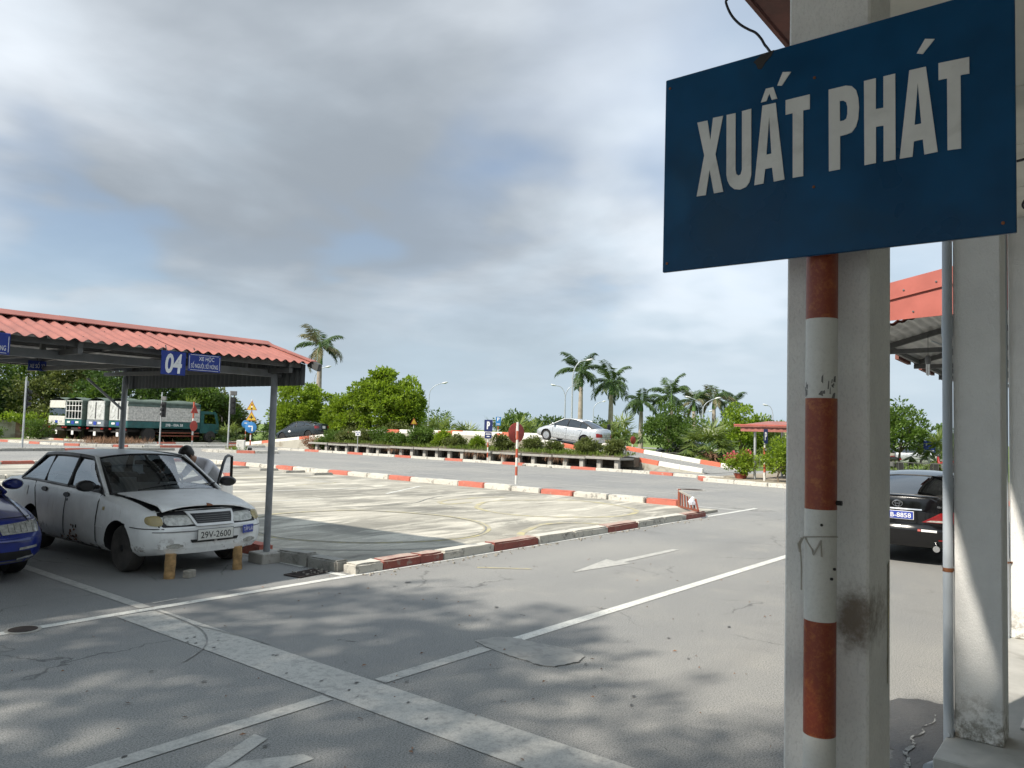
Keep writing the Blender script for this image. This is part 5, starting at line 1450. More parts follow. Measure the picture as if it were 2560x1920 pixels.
# ---- trucks -------------------------------------------------------------------------------
def truck(lab, loc, rz_, cab='truck_green', bed='truck_green', back='panel', side='plank', tarp=True, text=None):
    t = thing('cargo_truck', lab, 'truck', loc, rz_, 'training trucks parked in the far row', real=True); t.scale = (1.22,) * 3
    Lb, Wb, z0, z1 = 5.1, 2.0, .92, 2.55
    xr = -3.8
    M().box((-.3, 0, .72), (6.8, .8, .16)).build('chassis_frame', 'chassis', t)
    M().box((xr + Lb / 2, 0, z0 + .02), (Lb, Wb, .08)).build('bed_floor', bed, t)
    for sy in (1, -1):
        M().box((xr + Lb / 2, sy * (Wb / 2), z0 + .20), (Lb, .05, .40), None, .008).build('drop_side', bed, t)
        if side == 'plank':
            for k in range(6):
                M().box((xr + Lb / 2, sy * (Wb / 2 - .01), z0 + .50 + k * .155), (Lb, .03, .148), (0, random.uniform(-.002, .002), 0)).build('side_plank', 'plank_grey', t)
            for k in range(4): M().box((xr + .1 + k * (Lb - .2) / 3, sy * (Wb / 2 - .035), z0 + .85), (.06, .04, .95)).build('stake', 'chassis', t)
        else:
            M().box((xr + Lb / 2, sy * (Wb / 2 - .01), (z0 + .4 + z1) / 2), (Lb, .03, z1 - z0 - .4)).build('side_sheet', 'tarp', t)
    M().box((xr + .0, 0, z0 + .20), (.05, Wb, .40), None, .008).build('tail_board', bed, t)
    M().box((xr + Lb, 0, (z0 + z1) / 2), (.05, Wb, z1 - z0)).build('headboard', bed, t)
    if back == 'panel':
        for sy in (1, -1):
            d = M().box((xr + .0, sy * .49, (z0 + .42 + z1) / 2), (.04, .95, z1 - z0 - .42), None, .01).build('rear_door', 'alu_panel', t)
            ring = M(); ring.tube([(xr - .025, sy * .49 + .20 * math.cos(a), z0 + 1.15 + .20 * math.sin(a)) for a in np.linspace(0, 6.28, 18)], .014, 5); ring.build('pressed_ring', 'alu_panel', d, 60)
            M().tube([(xr - .025, sy * .49 - .14, z0 + .80), (xr - .025, sy * .49 + .14, z0 + .58)], .014, 5).build('pressed_rib', 'alu_panel', d)
            M().tube([(xr - .03, sy * .04, z0 + .5), (xr - .03, sy * .04, z1 - .1)], .014, 5).build('lock_bar', 'chassis', d)
    elif back == 'bars':
        fr = M()
        for k in range(6): fr.box((xr, -.92 + k * .368, (z0 + .42 + z1) / 2), (.04, .035, z1 - z0 - .42))
        for z_ in (z0 + .45, z0 + .95, z0 + 1.30, z1 - .02): fr.box((xr, 0, z_), (.042, 1.88, .035))
        fr.build('rear_gate', 'white_flat', t)
        M().box((xr + Lb / 2, 0, z0 + .9), (Lb - .2, Wb - .2, .06)).build('bed_inner', 'black_flat', t)
    else:
        M().box((xr + .0, 0, z1 - .25), (.05, Wb, .5), None, .02).build('rear_header', 'truck_cream', t)
        M().box((xr + .02, 0, z0 + .95), (.02, Wb - .1, 1.0)).build('rear_opening', 'glass_tint', t)
        M().box((xr - .02, 0, z0 + .35), (.05, Wb, .5), None, .02).build('rear_panel', 'truck_cream', t)
    if tarp:
        M().grid(lambda u, v: (xr - .04 + u * (Lb + .05), lerp(-1.03, 1.03, v), z1 + .18 * (1 - (2 * v - 1) ** 2) - (0.30 if v in (0, 1) else 0) + .035 * math.sin(u * 17) * math.sin(v * 3.14) + random.uniform(-.012, .012)), 26, 12).build('tarpaulin', 'tarp', t, 60)
        M().box((xr + Lb / 2, 0, z1 - .06), (Lb - .02, Wb - .06, .1)).build('hoop_frame', 'tarp', t)
    # cab
    cb = M()
    prof_ = [(1.42, .62), (2.86, .62), (2.92, .95), (2.90, 1.22), (2.70, 1.98), (2.55, 2.10), (1.42, 2.12)]
    def cabs(y0, y1): return [(x, y0, z) for x, z in prof_], [(x, y1, z) for x, z in prof_]
    a, b_ = cabs(-.92, .92); n = len(prof_)
    cb.add(a + b_, [tuple(range(n)), tuple(range(2 * n - 1, n - 1, -1))] + [(i, (i + 1) % n, n + (i + 1) % n, n + i) for i in range(n)])
    c_ = cb.build('cab', cab, t)
    for sy in (1, -1):
        M().add([(1.70, sy * .925, 1.28), (2.66, sy * .925, 1.26), (2.58, sy * .925, 1.60), (2.46, sy * .925, 1.92), (1.70, sy * .925, 1.92)], [(0, 1, 2, 3, 4)]).build('cab_window', 'glass_tint', t)
        M().box((2.02, sy * .925, .98), (.92, .012, .52), None, .004).build('cab_door', cab, t)
        M().tube([(2.86, sy * .95, 1.85), (2.96, sy * 1.12, 1.8), (2.96, sy * 1.12, 1.45)], .015, 5).build('mirror_arm', 'chassis', t)
        M().box((2.96, sy * 1.13, 1.58), (.05, .16, .3), None, .02).build('mirror', 'chassis', t)
        M().lathe([(.42, -.14), (.42, .14)], 20, 'y').build('mudguard', 'chassis', t).location = (-2.3, sy * .82, .52)
        M().box((-.1, sy * .92, .62), (2.9, .04, .07)).build('side_guard', 'rust_red', t)
        M().box((-.1, sy * .92, .42), (2.9, .04, .07)).build('side_guard', 'rust_red', t)
        M().box((xr - .02, sy * .82, .78), (.06, .24, .10), None, .01).build('tail_light', 'lens_red', t)
        for x_ in (-2.3, 2.25): wheel(t, x_, sy * .82, .40, .26, 'rim_dark', 'steel', 'tyre_dusty', sy)
    M().add([(2.905, -.82, 1.26), (2.905, .82, 1.26), (2.72, .78, 1.96), (2.72, -.78, 1.96)], [(0, 1, 2, 3)]).build('windscreen', 'glass_tint', t)
    M().box((2.94, 0, .66), (.1, 1.8, .22), None, .03).build('bumper', 'chassis', t)
    M().box((xr + .1, 0, .62), (.08, 1.7, .1)).build('rear_bumper', 'chassis', t)
    M().box((xr - .03, .0, .46), (.01, .26, .26)).build('square_plate', 'white_flat', t)
    pb = M().box((xr - .045, 0, z0 + .2), (.01, .34, .22)).build('blue_placard', 'plate_blue', t)
    for sy in (1, -1): M().box((xr - .04, sy * .5, z0 + .22), (.01, .36, .12)).build('number_panel', 'white_flat', t)
    if text:
        text_mesh(text, .17 / K, 'white_flat', t, lambda x, y: (( -.6) / K + x, -(Wb / 2 + .03) / K, (z0 + .12) / K + y), .02)
    return t
trz = R(6)
def tpos(x, y):   # root from the near rear corner
    c_, s_ = math.cos(trz), math.sin(trz); lx, ly = -3.8 * 1.22 / K, -1.0 * 1.22 / K
    return (x - (lx * c_ - ly * s_), y - (lx * s_ + ly * c_), 0)
truck('green truck nearest the camera with grey plank sides, tarpaulin and green cab', tpos(24.68, 52.3), trz, text='29B - 00A 58')
truck('truck with pale pressed-metal rear doors, second in the parked row', tpos(24.2, 54.6), trz, bed='truck_grey', side='sheet')
truck('truck with white barred rear gate and green tail board', tpos(23.7, 56.9), trz, back='bars', side='sheet', tarp=True)
truck('cream box truck with dark open back, farthest in the parked row', tpos(23.5, 59.1), trz, cab='truck_cream', bed='truck_cream', back='open', side='sheet')
# ================================================================== vegetation
def leaf_obj(name, pos, axis, side, size, mat, parent, aspect=.55):
    """many single leaves, each a small folded blade; arrays in unscaled units"""
    n = len(pos)
    a = axis * size[:, None]; s_ = side * (size * aspect)[:, None] * .5
    nrm = np.cross(axis, side)
    V = np.empty((n, 4, 3))
    V[:, 0] = pos
    V[:, 1] = pos + a * .5 + s_ + nrm * (size * .08)[:, None]
    V[:, 2] = pos + a
    V[:, 3] = pos + a * .5 - s_ + nrm * (size * .08)[:, None]
    me = bpy.data.meshes.new(name)
    me.vertices.add(n * 4); me.loops.add(n * 4); me.polygons.add(n)
    me.vertices.foreach_set('co', (V.reshape(-1) * K).astype(np.float32))
    me.loops.foreach_set('vertex_index', np.arange(n * 4, dtype=np.int32))
    me.polygons.foreach_set('loop_start', np.arange(0, n * 4, 4, dtype=np.int32))
    me.update(calc_edges=True)
    me.materials.append(MATS[mat])
    return link_mesh(name, me, parent)
def unit(v): return v / (np.linalg.norm(v, axis=-1, keepdims=True) + 1e-9)
def crown_leaves(lobes, n_cl, per, leaf, rg, rc=.4, floor=None, shell=.55, droop=0.0):
    """leaf positions in clumps spread through a set of ellipsoid lobes"""
    lob = np.array(lobes, float)
    wt = (lob[:, 3] * lob[:, 4] * lob[:, 5]) ** .67; wt /= wt.sum()
    idx = rg.choice(len(lob), n_cl, p=wt)
    d = unit(rg.normal(size=(n_cl, 3))); rad = (shell + (1 - shell) * rg.random(n_cl) ** .6)
    c = lob[idx, :3] + d * lob[idx, 3:6] * rad[:, None]
    if floor is not None: c[:, 2] = np.maximum(c[:, 2], floor + rg.random(n_cl) * .3)
    cr = rc * (.6 + .8 * rg.random(n_cl))
    P = np.repeat(c, per, 0) + unit(rg.normal(size=(n_cl * per, 3))) * (np.repeat(cr, per) * rg.random(n_cl * per) ** .45)[:, None] * np.array([1, 1, .72])
    out = unit(P - np.repeat(c, per, 0)) + np.repeat(d, per, 0) * .5 + np.array([0, 0, .15 - droop]) + rg.normal(size=P.shape) * .45
    ax = unit(out); sd = unit(np.cross(ax, rg.normal(size=P.shape)))
    return P, ax, sd, leaf * (.6 + .8 * rg.random(len(P)))
def limbs(mb, base, targets, r0, rg, bend=.3):
    base = Vector(base)
    for t in targets:
        t = Vector(t); mid = base.lerp(t, .5) + Vector((rg.normal(), rg.normal(), rg.normal() * .3)) * bend
        pts = [base.lerp(mid, u).lerp(mid.lerp(t, u), u) for u in np.linspace(0, 1, 7)]
        mb.tube(pts, [lerp(r0 * .6, r0 * .12, u) for u in np.linspace(0, 1, 7)], 6)
def tree(name, label, loc, lobes, mat, n_cl=90, per=55, leaf=.17, trunk=.14, fork=.35, cat='tree', group=None, rc=.42, floor=None, shell=.55, seed=0, bark='bark', droop=0.0, nlimb=7):
    rg = np.random.default_rng(seed + 100)
    t = thing(name, label, cat, loc, 0, group)
    lob = np.array(lobes, float)
    top = lob[:, 2].max(); cx, cy = lob[:, 0].mean(), lob[:, 1].mean()
    mb = MB()
    fk = (cx * .3, cy * .3, top * fork)
    mb.tube([(0, 0, -.05), (cx * .1, cy * .1 + .05, fk[2] * .5), fk], [trunk * 1.25, trunk, trunk * .8], 9)
    tg = [tuple(lob[i % len(lob), :3] + unit(rg.normal(size=3)) * lob[i % len(lob), 3:6] * .6) for i in range(nlimb)]
    limbs(mb, fk, tg, trunk, rg)
    mb.build('trunk', bark, t, 60)
    leaf_obj('crown', *crown_leaves(lobes, n_cl, per, leaf, rg, rc, floor, shell, droop), mat, t)
    return t

# ---- dense wood edge behind the trucks
row = [(-62, 23.1, 76.0, 7.2, 'leaf_mid'), (62, 25.2, 72.0, 7.6, 'leaf_mid'), (0, 26.6, 68.0, 6.8, 'leaf_olive'), (170, 29.0, 70.5, 7.0, 'leaf_dark'), (0, 29.8, 64.8, 6.6, 'leaf_dark'),
       (0, 27.2, 63.0, 4.3, 'leaf_mid'), (0, 31.8, 60.8, 5.3, 'leaf_dark'), (0, 33.6, 59.2, 4.8, 'leaf_mid'), (0, 35.9, 59.6, 4.3, 'leaf_olive'), (0, 20.5, 71.0, 6.5, 'leaf_dark')]
labs = ['tall broad tree at the far left edge of the wood', 'tall mid green tree above the old brick wall', 'olive tree above the cream truck in the wood edge', 'tall dark tree behind the barred truck', 'dark tree rising behind the pressed-metal truck doors',
        'bushy vine-hung tree between brick wall and trucks', 'dark tree over the nearest truck tarpaulin', 'rounded tree behind the traffic light pole', 'greyish feathery tree left of the lime trees', 'dark tree behind the left white lamp pole']
for i, (_, x, y, h, m_) in enumerate(row):
    rg = random.Random(i)
    w = h * .42
    lobes = [(rg.uniform(-.5, .5), rg.uniform(-.5, .5), h * .55, w, w, h * .40), (-w * .6, rg.uniform(-.6, .6), h * .40, w * .75, w * .75, h * .33), (w * .6, rg.uniform(-.6, .6), h * .42, w * .75, w * .75, h * .34),
             (rg.uniform(-1, 1), rg.uniform(-1, 1), h * .78, w * .55, w * .55, h * .2), (rg.uniform(-1, 1), -w * .5, h * .25, w * .7, w * .7, h * .24)]
    tree('broadleaf_tree', labs[i], (x, y, 0), lobes, m_, 190, 60, .25, .17, .3, group='trees of the wood edge behind the trucks', rc=.55, seed=i, shell=.5, floor=.15, droop=.15)

# ---- bright lime-green trees behind the ramp
def lobes_dome(w, h, z0, seed, k=6, top=.8):
    rg = random.Random(seed); L = [(0, 0, z0 + (h - z0) * .48, w * .78, w * .78, (h - z0) * .5)]
    for i in range(k):
        a = i * 6.283 / k + rg.uniform(-.3, .3); r_ = rg.uniform(.40, .62) * w; zc_ = z0 + (h - z0) * rg.uniform(.25, .68)
        s_ = rg.uniform(.36, .52) * w
        L.append((r_ * math.cos(a), r_ * math.sin(a), zc_, s_, s_, s_ * rg.uniform(.7, .95)))
    L.append((rg.uniform(-.2, .2) * w, rg.uniform(-.2, .2) * w, h - .28 * w, .32 * w, .32 * w, .28 * w))
    return L
tree('lime_tree', 'tallest bright lime-green tree standing behind the ramp top', (37.2, 41.3, 0), lobes_dome(2.35, 5.7, .5, 3, 7), 'leaf_lime', 300, 70, .20, .11, .2, rc=.36, seed=21, shell=.6, floor=.2)
tree('lime_tree', 'second top of the lime trees, right shoulder beside the lamp', (37.9, 39.6, 0), lobes_dome(1.6, 5.1, .4, 5, 6), 'leaf_lime', 190, 65, .20, .10, .2, rc=.34, seed=22, shell=.6, floor=.2)
tree('lime_tree', 'wide lime-green tree right behind the dark saloon and shelter post', (35.8, 48.9, 0), lobes_dome(2.5, 4.9, .4, 8, 7), 'leaf_lime', 290, 65, .20, .11, .2, rc=.38, seed=23, shell=.6, floor=.2)
tree('lime_tree', 'low lime-green tree filling the dip between the two lime crowns', (37.0, 44.9, 0), lobes_dome(2.0, 3.7, .3, 9, 6), 'leaf_lime', 210, 65, .20, .10, .2, rc=.36, seed=24, shell=.6, floor=.15)
tree('olive_shrub', 'dull olive shrub on the bank above the dark saloon', (36.3, 42.9, 0), lobes_dome(1.3, 2.5, .1, 12, 5), 'leaf_olive', 70, 50, .13, .06, .15, 'shrub', rc=.3, seed=25, floor=.1)
tree('olive_shrub', 'dull olive shrub on the bank below the tallest lime tree', (36.4, 39.0, 0), lobes_dome(1.3, 2.0, .1, 13, 5), 'leaf_olive', 70, 50, .13, .06, .15, 'shrub', rc=.3, seed=26, floor=.1)
tree('dark_shrub', 'dark low shrub on the bank left of the dark saloon', (36.3, 51.5, 0), lobes_dome(1.6, 2.2, .1, 14, 5), 'leaf_dark', 80, 50, .14, .06, .15, 'shrub', rc=.32, seed=27, floor=.1)

# ---- planter shrubs
ps = [(29.3, 30.7, .5, .5, 'leaf_mid', 'small green bush in front of the rounded planter bush'), (29.9, 33.0, .75, .8, 'leaf_mid', 'dark leafy bush between the grey shrub and the rounded bush'), (29.9, 28.3, .6, .75, 'leaf_lime', 'yellow-green bush between rounded bush and thin olive shrub'), (29.9, 22.4, .5, .6, 'leaf_olive', 'shrub between white flowers and the sparse shrub'), (29.4, 35.6, .6, .55, 'leaf_olive', 'low olive shrub near the left planter end'),
      (29.55, 31.8, .62, .62, 'leaf_mid', 'leafy shrub on the planter, just left of the rounded bush'), (29.6, 29.6, .95, .85, 'leaf_mid', 'largest rounded green bush on the planter shelf'), (29.6, 27.1, .55, .58, 'leaf_olive', 'thin olive shrub right of the rounded bush'),
      (29.65, 25.7, .4, .5, 'leaf_lime', 'small yellow-green shrub behind the blue P sign'), (29.65, 24.0, .62, .62, 'leaf_olive', 'shrub speckled with white flowers by the no-entry sign'), (29.6, 20.95, .40, .45, 'leaf_olive', 'sparse low shrub under the silver saloon'),
      (29.65, 19.1, .66, .62, 'leaf_olive', 'round olive shrub below the tail of the silver saloon'), (29.6, 17.7, .55, .6, 'leaf_olive', 'thin grey-green shrub at the right end of the planter'), (29.7, 34.4, .66, .70, 'leaf_olive', 'wild grey shrub above the small white sign'), (29.6, 36.6, .7, .5, 'leaf_mid', 'green tuft at the left end of the planter')]
for i, (x, y, w, h, m_, lab) in enumerate(ps):
    t = tree('planter_shrub', lab, (x, y, .56), lobes_dome(w * .98, h * 1.2, .0, 40 + i, 5), m_, int(30 + 75 * w), 44, .075 + .03 * w, .022, .2, 'shrub', 'shrubs on the planter shelf', rc=.17, seed=60 + i, floor=.05, shell=.45)
    if i == 9:
        rg = np.random.default_rng(4); P, A, S_, z_ = crown_leaves(lobes_dome(w * .98, h * 1.2, .0, 49, 5), 40, 4, .07, rg, .12)
        leaf_obj('flowers', P, A, S_, z_, 'petal_white', t, 1.0)['kind'] = 'stuff'
def grass_blades(pts, h, rg, lean=.5):
    n = len(pts); ax = unit(np.stack([rg.normal(size=n) * lean, rg.normal(size=n) * lean, np.ones(n)], 1))
    sd = unit(np.cross(ax, rg.normal(size=(n, 3))))
    return pts, ax, sd, h * (.5 + rg.random(n))
rg = np.random.default_rng(5)
n = 9000
yy = rg.uniform(16.95, 36.6, n); xx = rg.uniform(28.82, 30.4, n)
keep = (np.sin(yy * 1.3) + np.sin(yy * 3.1 + 1) * .6 + rg.normal(size=n) * .5) > -.7
pts = np.stack([xx, yy, .54 + .06 * (xx - 28.8)], 1)[keep]
tag(leaf_obj('planter_grass', *grass_blades(pts, .20, rg), 'leaf_grass', None, .13), 'grass growing along the planter shelf', 'grass', kind='stuff')
n = 320; pts = np.stack([28.82 + rg.normal(size=n) * .03, rg.choice([20.3, 23.2, 25.1, 31], n) + rg.normal(size=n) * .35, .52 - rg.random(n) * .05], 1)
ax = unit(np.stack([-np.abs(rg.normal(size=n)) * .3, rg.normal(size=n) * .25, -np.ones(n)], 1)); sd = unit(np.cross(ax, rg.normal(size=(n, 3))))
tag(leaf_obj('hanging_grass', pts, ax, sd, .28 * (.4 + rg.random(n)), 'leaf_dry', None, .07), 'dry grass hanging over the planter edge', 'grass', kind='stuff')
# dead vine clump on the left ramp wall
rg = np.random.default_rng(6)
t = thing('dead_shrub', 'withered reddish brown shrub against the left ramp wall', 'shrub', (30.1, 39.6, 0))
mb = MB(); limbs(mb, (0, 0, 0), [(rg.normal() * .4, rg.normal() * .8, rg.uniform(.5, .95)) for _ in range(16)], .03, rg, .15); mb.build('stems', 'dead_leaf', t)
leaf_obj('leaves', *crown_leaves([(0, 0, .45, .35, .9, .45)], 60, 26, .09, rg, .16, .03, .3, .4), 'leaf_dry', t, .4)
tree('green_tuft', 'green bush at the foot of the left ramp wall beside the withered shrub', (29.7, 37.6, 0), lobes_dome(.75, 1.15, 0, 71, 5), 'leaf_mid', 60, 45, .10, .03, .15, 'shrub', rc=.2, seed=71, floor=.05)

# ---- royal palms
def royal_palm(label, loc, zc, fl, seed, r=.19, dry=False, n=13, lean=0.0, skirt=True, group='royal palms on the skyline'):
    rg = random.Random(seed); vary = rg.random()
    t = thing('royal_palm', label, 'palm tree', loc, 0, group)
    cs = zc * .18
    pts = [(lean * (1 - u) * zc * -.1, 0, (zc - cs) * u - .05) for u in np.linspace(0, 1, 8)]
    MB().tube(pts, [r * .82 * (1.15 - .35 * u + .12 * math.sin(u * 3.1)) for u in np.linspace(0, 1, 8)], 10).build('trunk', 'palm_trunk', t, 60)
    MB().tube([(0, 0, zc - cs - .05), (0, 0, zc - cs * .5), (0, 0, zc), (0, 0, zc + .25)], [r * .86, r * .72, r * .45, r * .12], 10).build('crownshaft', 'crownshaft', t, 60)
    for k in range(n):
        a = k * 2.399 + rg.uniform(-.35, .35) + seed
        el = lerp(1.4, -.25 - .25 * rg.random(), (k / (n - 1)) ** (.7 + .5 * vary)) + rg.uniform(-.2, .2)
        if k > 2 and rg.random() < .10: continue
        L = fl * rg.uniform(.85, 1.1)
        d = Vector((math.cos(a), math.sin(a), 0))
        pos = Vector((0, 0, zc + .05)); ang = el
        rach = [pos.copy()]; st = 14
        for j in range(st):
            pos = pos + (d * math.cos(ang) + Vector((0, 0, 1)) * math.sin(ang)) * (L / st)
            ang -= (.045 + .10 * (j / st)) * (1.0 if el > .9 else 1.25)
            rach.append(pos.copy())
        P, A, S_, Z = [], [], [], []
        m_ = 58
        for q in range(m_):
            u = .08 + .92 * q / m_
            i0 = min(st - 1, int(u * st)); f = u * st - i0
            p = rach[i0].lerp(rach[i0 + 1], f); tn = (rach[i0 + 1] - rach[i0]).normalized()
            sd = tn.cross(Vector((0, 0, 1)))
            sd = sd.normalized() if sd.length > .05 else Vector((-d.y, d.x, 0))
            up = sd.cross(tn)
            for s_ in (1, -1):
                ax = (sd * s_ * .75 + tn * .55 + up * rg.uniform(-.35, .35) + Vector((0, 0, -.55))).normalized()
                P.append(p); A.append(ax); S_.append(tn.cross(ax).cross(ax).normalized()); Z.append(L * .34 * (math.sin(min(1, u * 1.25) * 2.6) * .75 + .3) * rg.uniform(.85, 1.1))
        fr = leaf_obj('frond', np.array(P), np.array(A), np.array(S_), np.array(Z), 'leaf_palm_dry' if (dry and k % 2) else 'leaf_palm', t, .10)
        MB().tube([tuple(p) for p in rach], [.03 * (1 - .8 * i / st) for i in range(st + 1)], 5).build('rachis', 'crownshaft', fr, 60)
    return t
royal_palm('lone royal palm with greyish fronds rising over the shelter end', (38.7, 50.4, 0), 7.75, 2.3, 1, .27, True, 12)  # far palms, trees and lamps placed from image pixels at chosen depths
royal_palm('tall royal palm half behind the big street lamp', (51.7, 34.1, 0), 6.35, 2.2, 2, .22, False, 13)
royal_palm('royal palm right of the big street lamp, with hanging dead sheath', (55.0, 33.3, 0), 5.75, 2.2, 3, .24, False, 13)
royal_palm('short royal palm left in the group of five right-hand palms', (66.4, 36.8, 0), 4.55, 2.3, 4, .26, False, 12)
royal_palm('largest-crowned royal palm, second in the right-hand group', (68.2, 34.5, 0), 5.3, 2.5, 5, .24, False, 14)
royal_palm('royal palm crossed by the left arm of the double lamp', (74.2, 35.0, 0), 4.95, 2.2, 6, .26, True, 12)
royal_palm('royal palm crossed by the right arm of the double lamp', (75.5, 33.4, 0), 5.3, 2.4, 7, .26, True, 13)
royal_palm('farthest royal palm, just above the right lime-green tree', (81.5, 34.0, 0), 5.05, 2.2, 8, .24, False, 12)

# ---- fan palms
def fan_palm(label, loc, h, n, r, seed, trunk=.0, mat='leaf_fan', group='fan palms behind the ramp'):
    rg = random.Random(seed)
    t = thing('fan_palm', label, 'palm', loc, 0, group)
    if trunk: MB().tube([(0, 0, -.05), (0, 0, trunk * .5), (0, 0, trunk)], [.2, .24, .16], 9).build('trunk', 'fibre', t, 60)
    stems = MB()
    for k in range(n):
        a = k * 2.4 + rg.uniform(-.3, .3); el = lerp(1.25, -.25, k / n) + rg.uniform(-.12, .12)
        pl_ = (h - trunk) * rg.uniform(.55, .8)
        d = Vector((math.cos(a) * math.cos(el), math.sin(a) * math.cos(el), math.sin(el)))
        c = Vector((0, 0, trunk)) + d * pl_ + Vector((0, 0, -.12 * math.cos(el) * pl_))
        stems.tube([(0, 0, trunk), tuple(Vector((0, 0, trunk)) + d * pl_ * .5), tuple(c)], .014, 4, False)
        fw = (d + Vector((0, 0, -.35))).normalized(); sd = fw.cross(Vector((0, 0, 1))).normalized(); up = sd.cross(fw)
        P, A, S_, Z = [], [], [], []
        for q in range(34):
            th = lerp(-2.5, 2.5, q / 33)
            ax = (fw * math.cos(th) + sd * math.sin(th) + up * (.22 * (q % 2) - .1) + Vector((rg.uniform(-.15, .15), rg.uniform(-.15, .15), -.32 - .14 * abs(th) + rg.uniform(-.1, .1)))).normalized()
            P.append(c); A.append(ax); S_.append((fw * -math.sin(th) + sd * math.cos(th)).normalized()); Z.append(r * rg.uniform(.7, 1.1) * (1 - .1 * abs(th)))
        leaf_obj('fan_leaf', np.array(P), np.array(A), np.array(S_), np.array(Z), mat, t, .115)
    stems.build('leaf_stalks', 'crownshaft', t)
    return t
fan_palm('broad fan palm behind the ramp, below the single street lamp', (37.0, 35.5, .5), 2.2, 26, .80, 1)
fan_palm('fan palm between the lone lamp and the blue P sign', (38.1, 34.0, .4), 2.0, 24, .80, 2)
fan_palm('large fan palm clump behind the red no-entry disc', (39.2, 31.0, .2), 2.9, 30, .95, 3)
fan_palm('fan palm to the right of the no-entry disc, beside the silver saloon', (39.0, 28.9, .2), 2.4, 26, .9, 4)
fan_palm('fan palm with shaggy trunk beside the small lamp box', (38.8, 23.0, .1), 2.7, 28, .85, 5, .9)
fan_palm('big fan palm with fibrous trunk above the right end of the ramp', (38.4, 17.2, .0), 2.55, 32, .95, 6, .8)
fan_palm('fan palm behind the small red shelter', (44.8, 15.8, 0), 2.8, 26, 1.0, 7, .6)
fan_palm('fan palm seen between the pillars beside the clipped tree', (47.5, 8.2, 0), 2.5, 26, 1.0, 8, .5)
fan_palm('fan palm under the trees right of the nearest truck cab', (32.6, 53.6, 0), 2.0, 26, .85, 9)
fan_palm('fan palm behind the yellow warning signs', (30.0, 55.5, 0), 2.3, 26, .95, 10)
fan_palm('tall fan palm hidden in the wood above the truck tarpaulin', (31.2, 57.5, 0), 3.6, 26, 1.1, 11, .8)
# yucca-like dead skirt of the big fan palm
rg = np.random.default_rng(9); n = 500
pts = np.stack([38.4 + rg.normal(size=n) * .12, 17.2 + rg.normal(size=n) * .12, rg.uniform(.15, .8, n)], 1)
ax = unit(np.stack([rg.normal(size=n), rg.normal(size=n), -.6 * np.ones(n)], 1)); sd = unit(np.cross(ax, rg.normal(size=(n, 3))))
tag(leaf_obj('dead_fan_leaves', pts, ax, sd, .6 * (.5 + rg.random(n)), 'leaf_dry', None, .07), 'dead brown leaves skirting the big fan palm', 'leaves', kind='stuff')

# ---- other trees on the right
tree('leafy_tree', 'round-leaved dark tree with several stems left of the big fan palm', (43.6, 22.3, 0), lobes_dome(1.7, 3.6, .7, 81, 6), 'leaf_mid', 110, 46, .15, .06, .2, rc=.3, seed=81, shell=.45)
tree('bright_tree', 'bright green tree behind the small red shelter', (43.8, 17.7, 0), lobes_dome(1.9, 3.6, .6, 82, 6), 'leaf_lime', 100, 50, .18, .07, .2, rc=.32, seed=82, shell=.5)
tree('clipped_tree', 'small round-crowned tree seen between the pillars above the black saloon', (46.0, 9.7, 0), lobes_dome(1.75, 3.7, 1.1, 83, 6), 'leaf_mid', 110, 46, .17, .07, .3, rc=.3, seed=83, shell=.45)
for i, (x, y, w, h, lab) in enumerate(((60, 47, 2.6, 3.4, 'low dark tree left of the big street lamp'), (57, 41, 2.4, 3.0, 'low dark tree under the tall royal palm'), (63, 31.5, 3.0, 3.1, 'dark tree behind the leafy tree'), (72, 27, 3.2, 3.2, 'distant dark tree behind the bright green tree'),
                                    (64, 21, 3.0, 2.9, 'distant tree behind the small shelter'), (86, 22, 4, 3.6, 'distant tree far behind the blue P sign of the shelter'), (88, 14, 4.5, 3.2, 'distant tree beyond the clipped tree'), (80, 50, 4, 3.2, 'distant tree between lamps on the skyline'), (56, 56, 3.4, 3.2, 'low tree behind the broad fan palm'))):
    tree('far_tree', lab, (x, y, 0), lobes_dome(w, h, .1, 90 + i, 6), 'leaf_dark' if i % 2 else 'leaf_mid', 90, 40, .26, .1, .25, group='far trees on the skyline', rc=.5, seed=90 + i, shell=.5, floor=.1)
# bougainvillea in a pot by the small shelter
t = tree('bougainvillea', 'bougainvillea with pink flowers in a red pot by the shelter post', (27.15, 10.95, .10), lobes_dome(.66, 1.0, .12, 95, 6), 'leaf_lime', 60, 40, .085, .025, .2, 'plant', rc=.18, seed=95, shell=.4)
MB().lathe([(.18, 0), (.25, .16), (.27, .18), (.25, .18)], 16).build('pot', 'pot_red', t, 50)
rg = np.random.default_rng(95); P, A, S_, z_ = crown_leaves([(.05, -.22, .86, .14, .16, .12), (-.15, .3, .75, .2, .2, .15)], 26, 12, .06, rg, .09); leaf_obj('flowers', P, A, S_, z_, 'petal_pink', t, 1.0)['kind'] = 'stuff'
tree('potted_shrub', 'yellow-green shrub beside the P post of the small shelter', (26.5, 9.35, .1), lobes_dome(.62, 1.5, .3, 96, 6), 'leaf_lime', 56, 36, .10, .03, .25, 'plant', rc=.2, seed=96, shell=.4)
tree('potted_shrub', 'green shrub at the edge of the near pillar, behind the P post', (26.6, 8.5, .1), lobes_dome(.6, 1.2, .2, 97, 6), 'leaf_mid', 50, 36, .10, .03, .25, 'plant', rc=.2, seed=97, shell=.4)

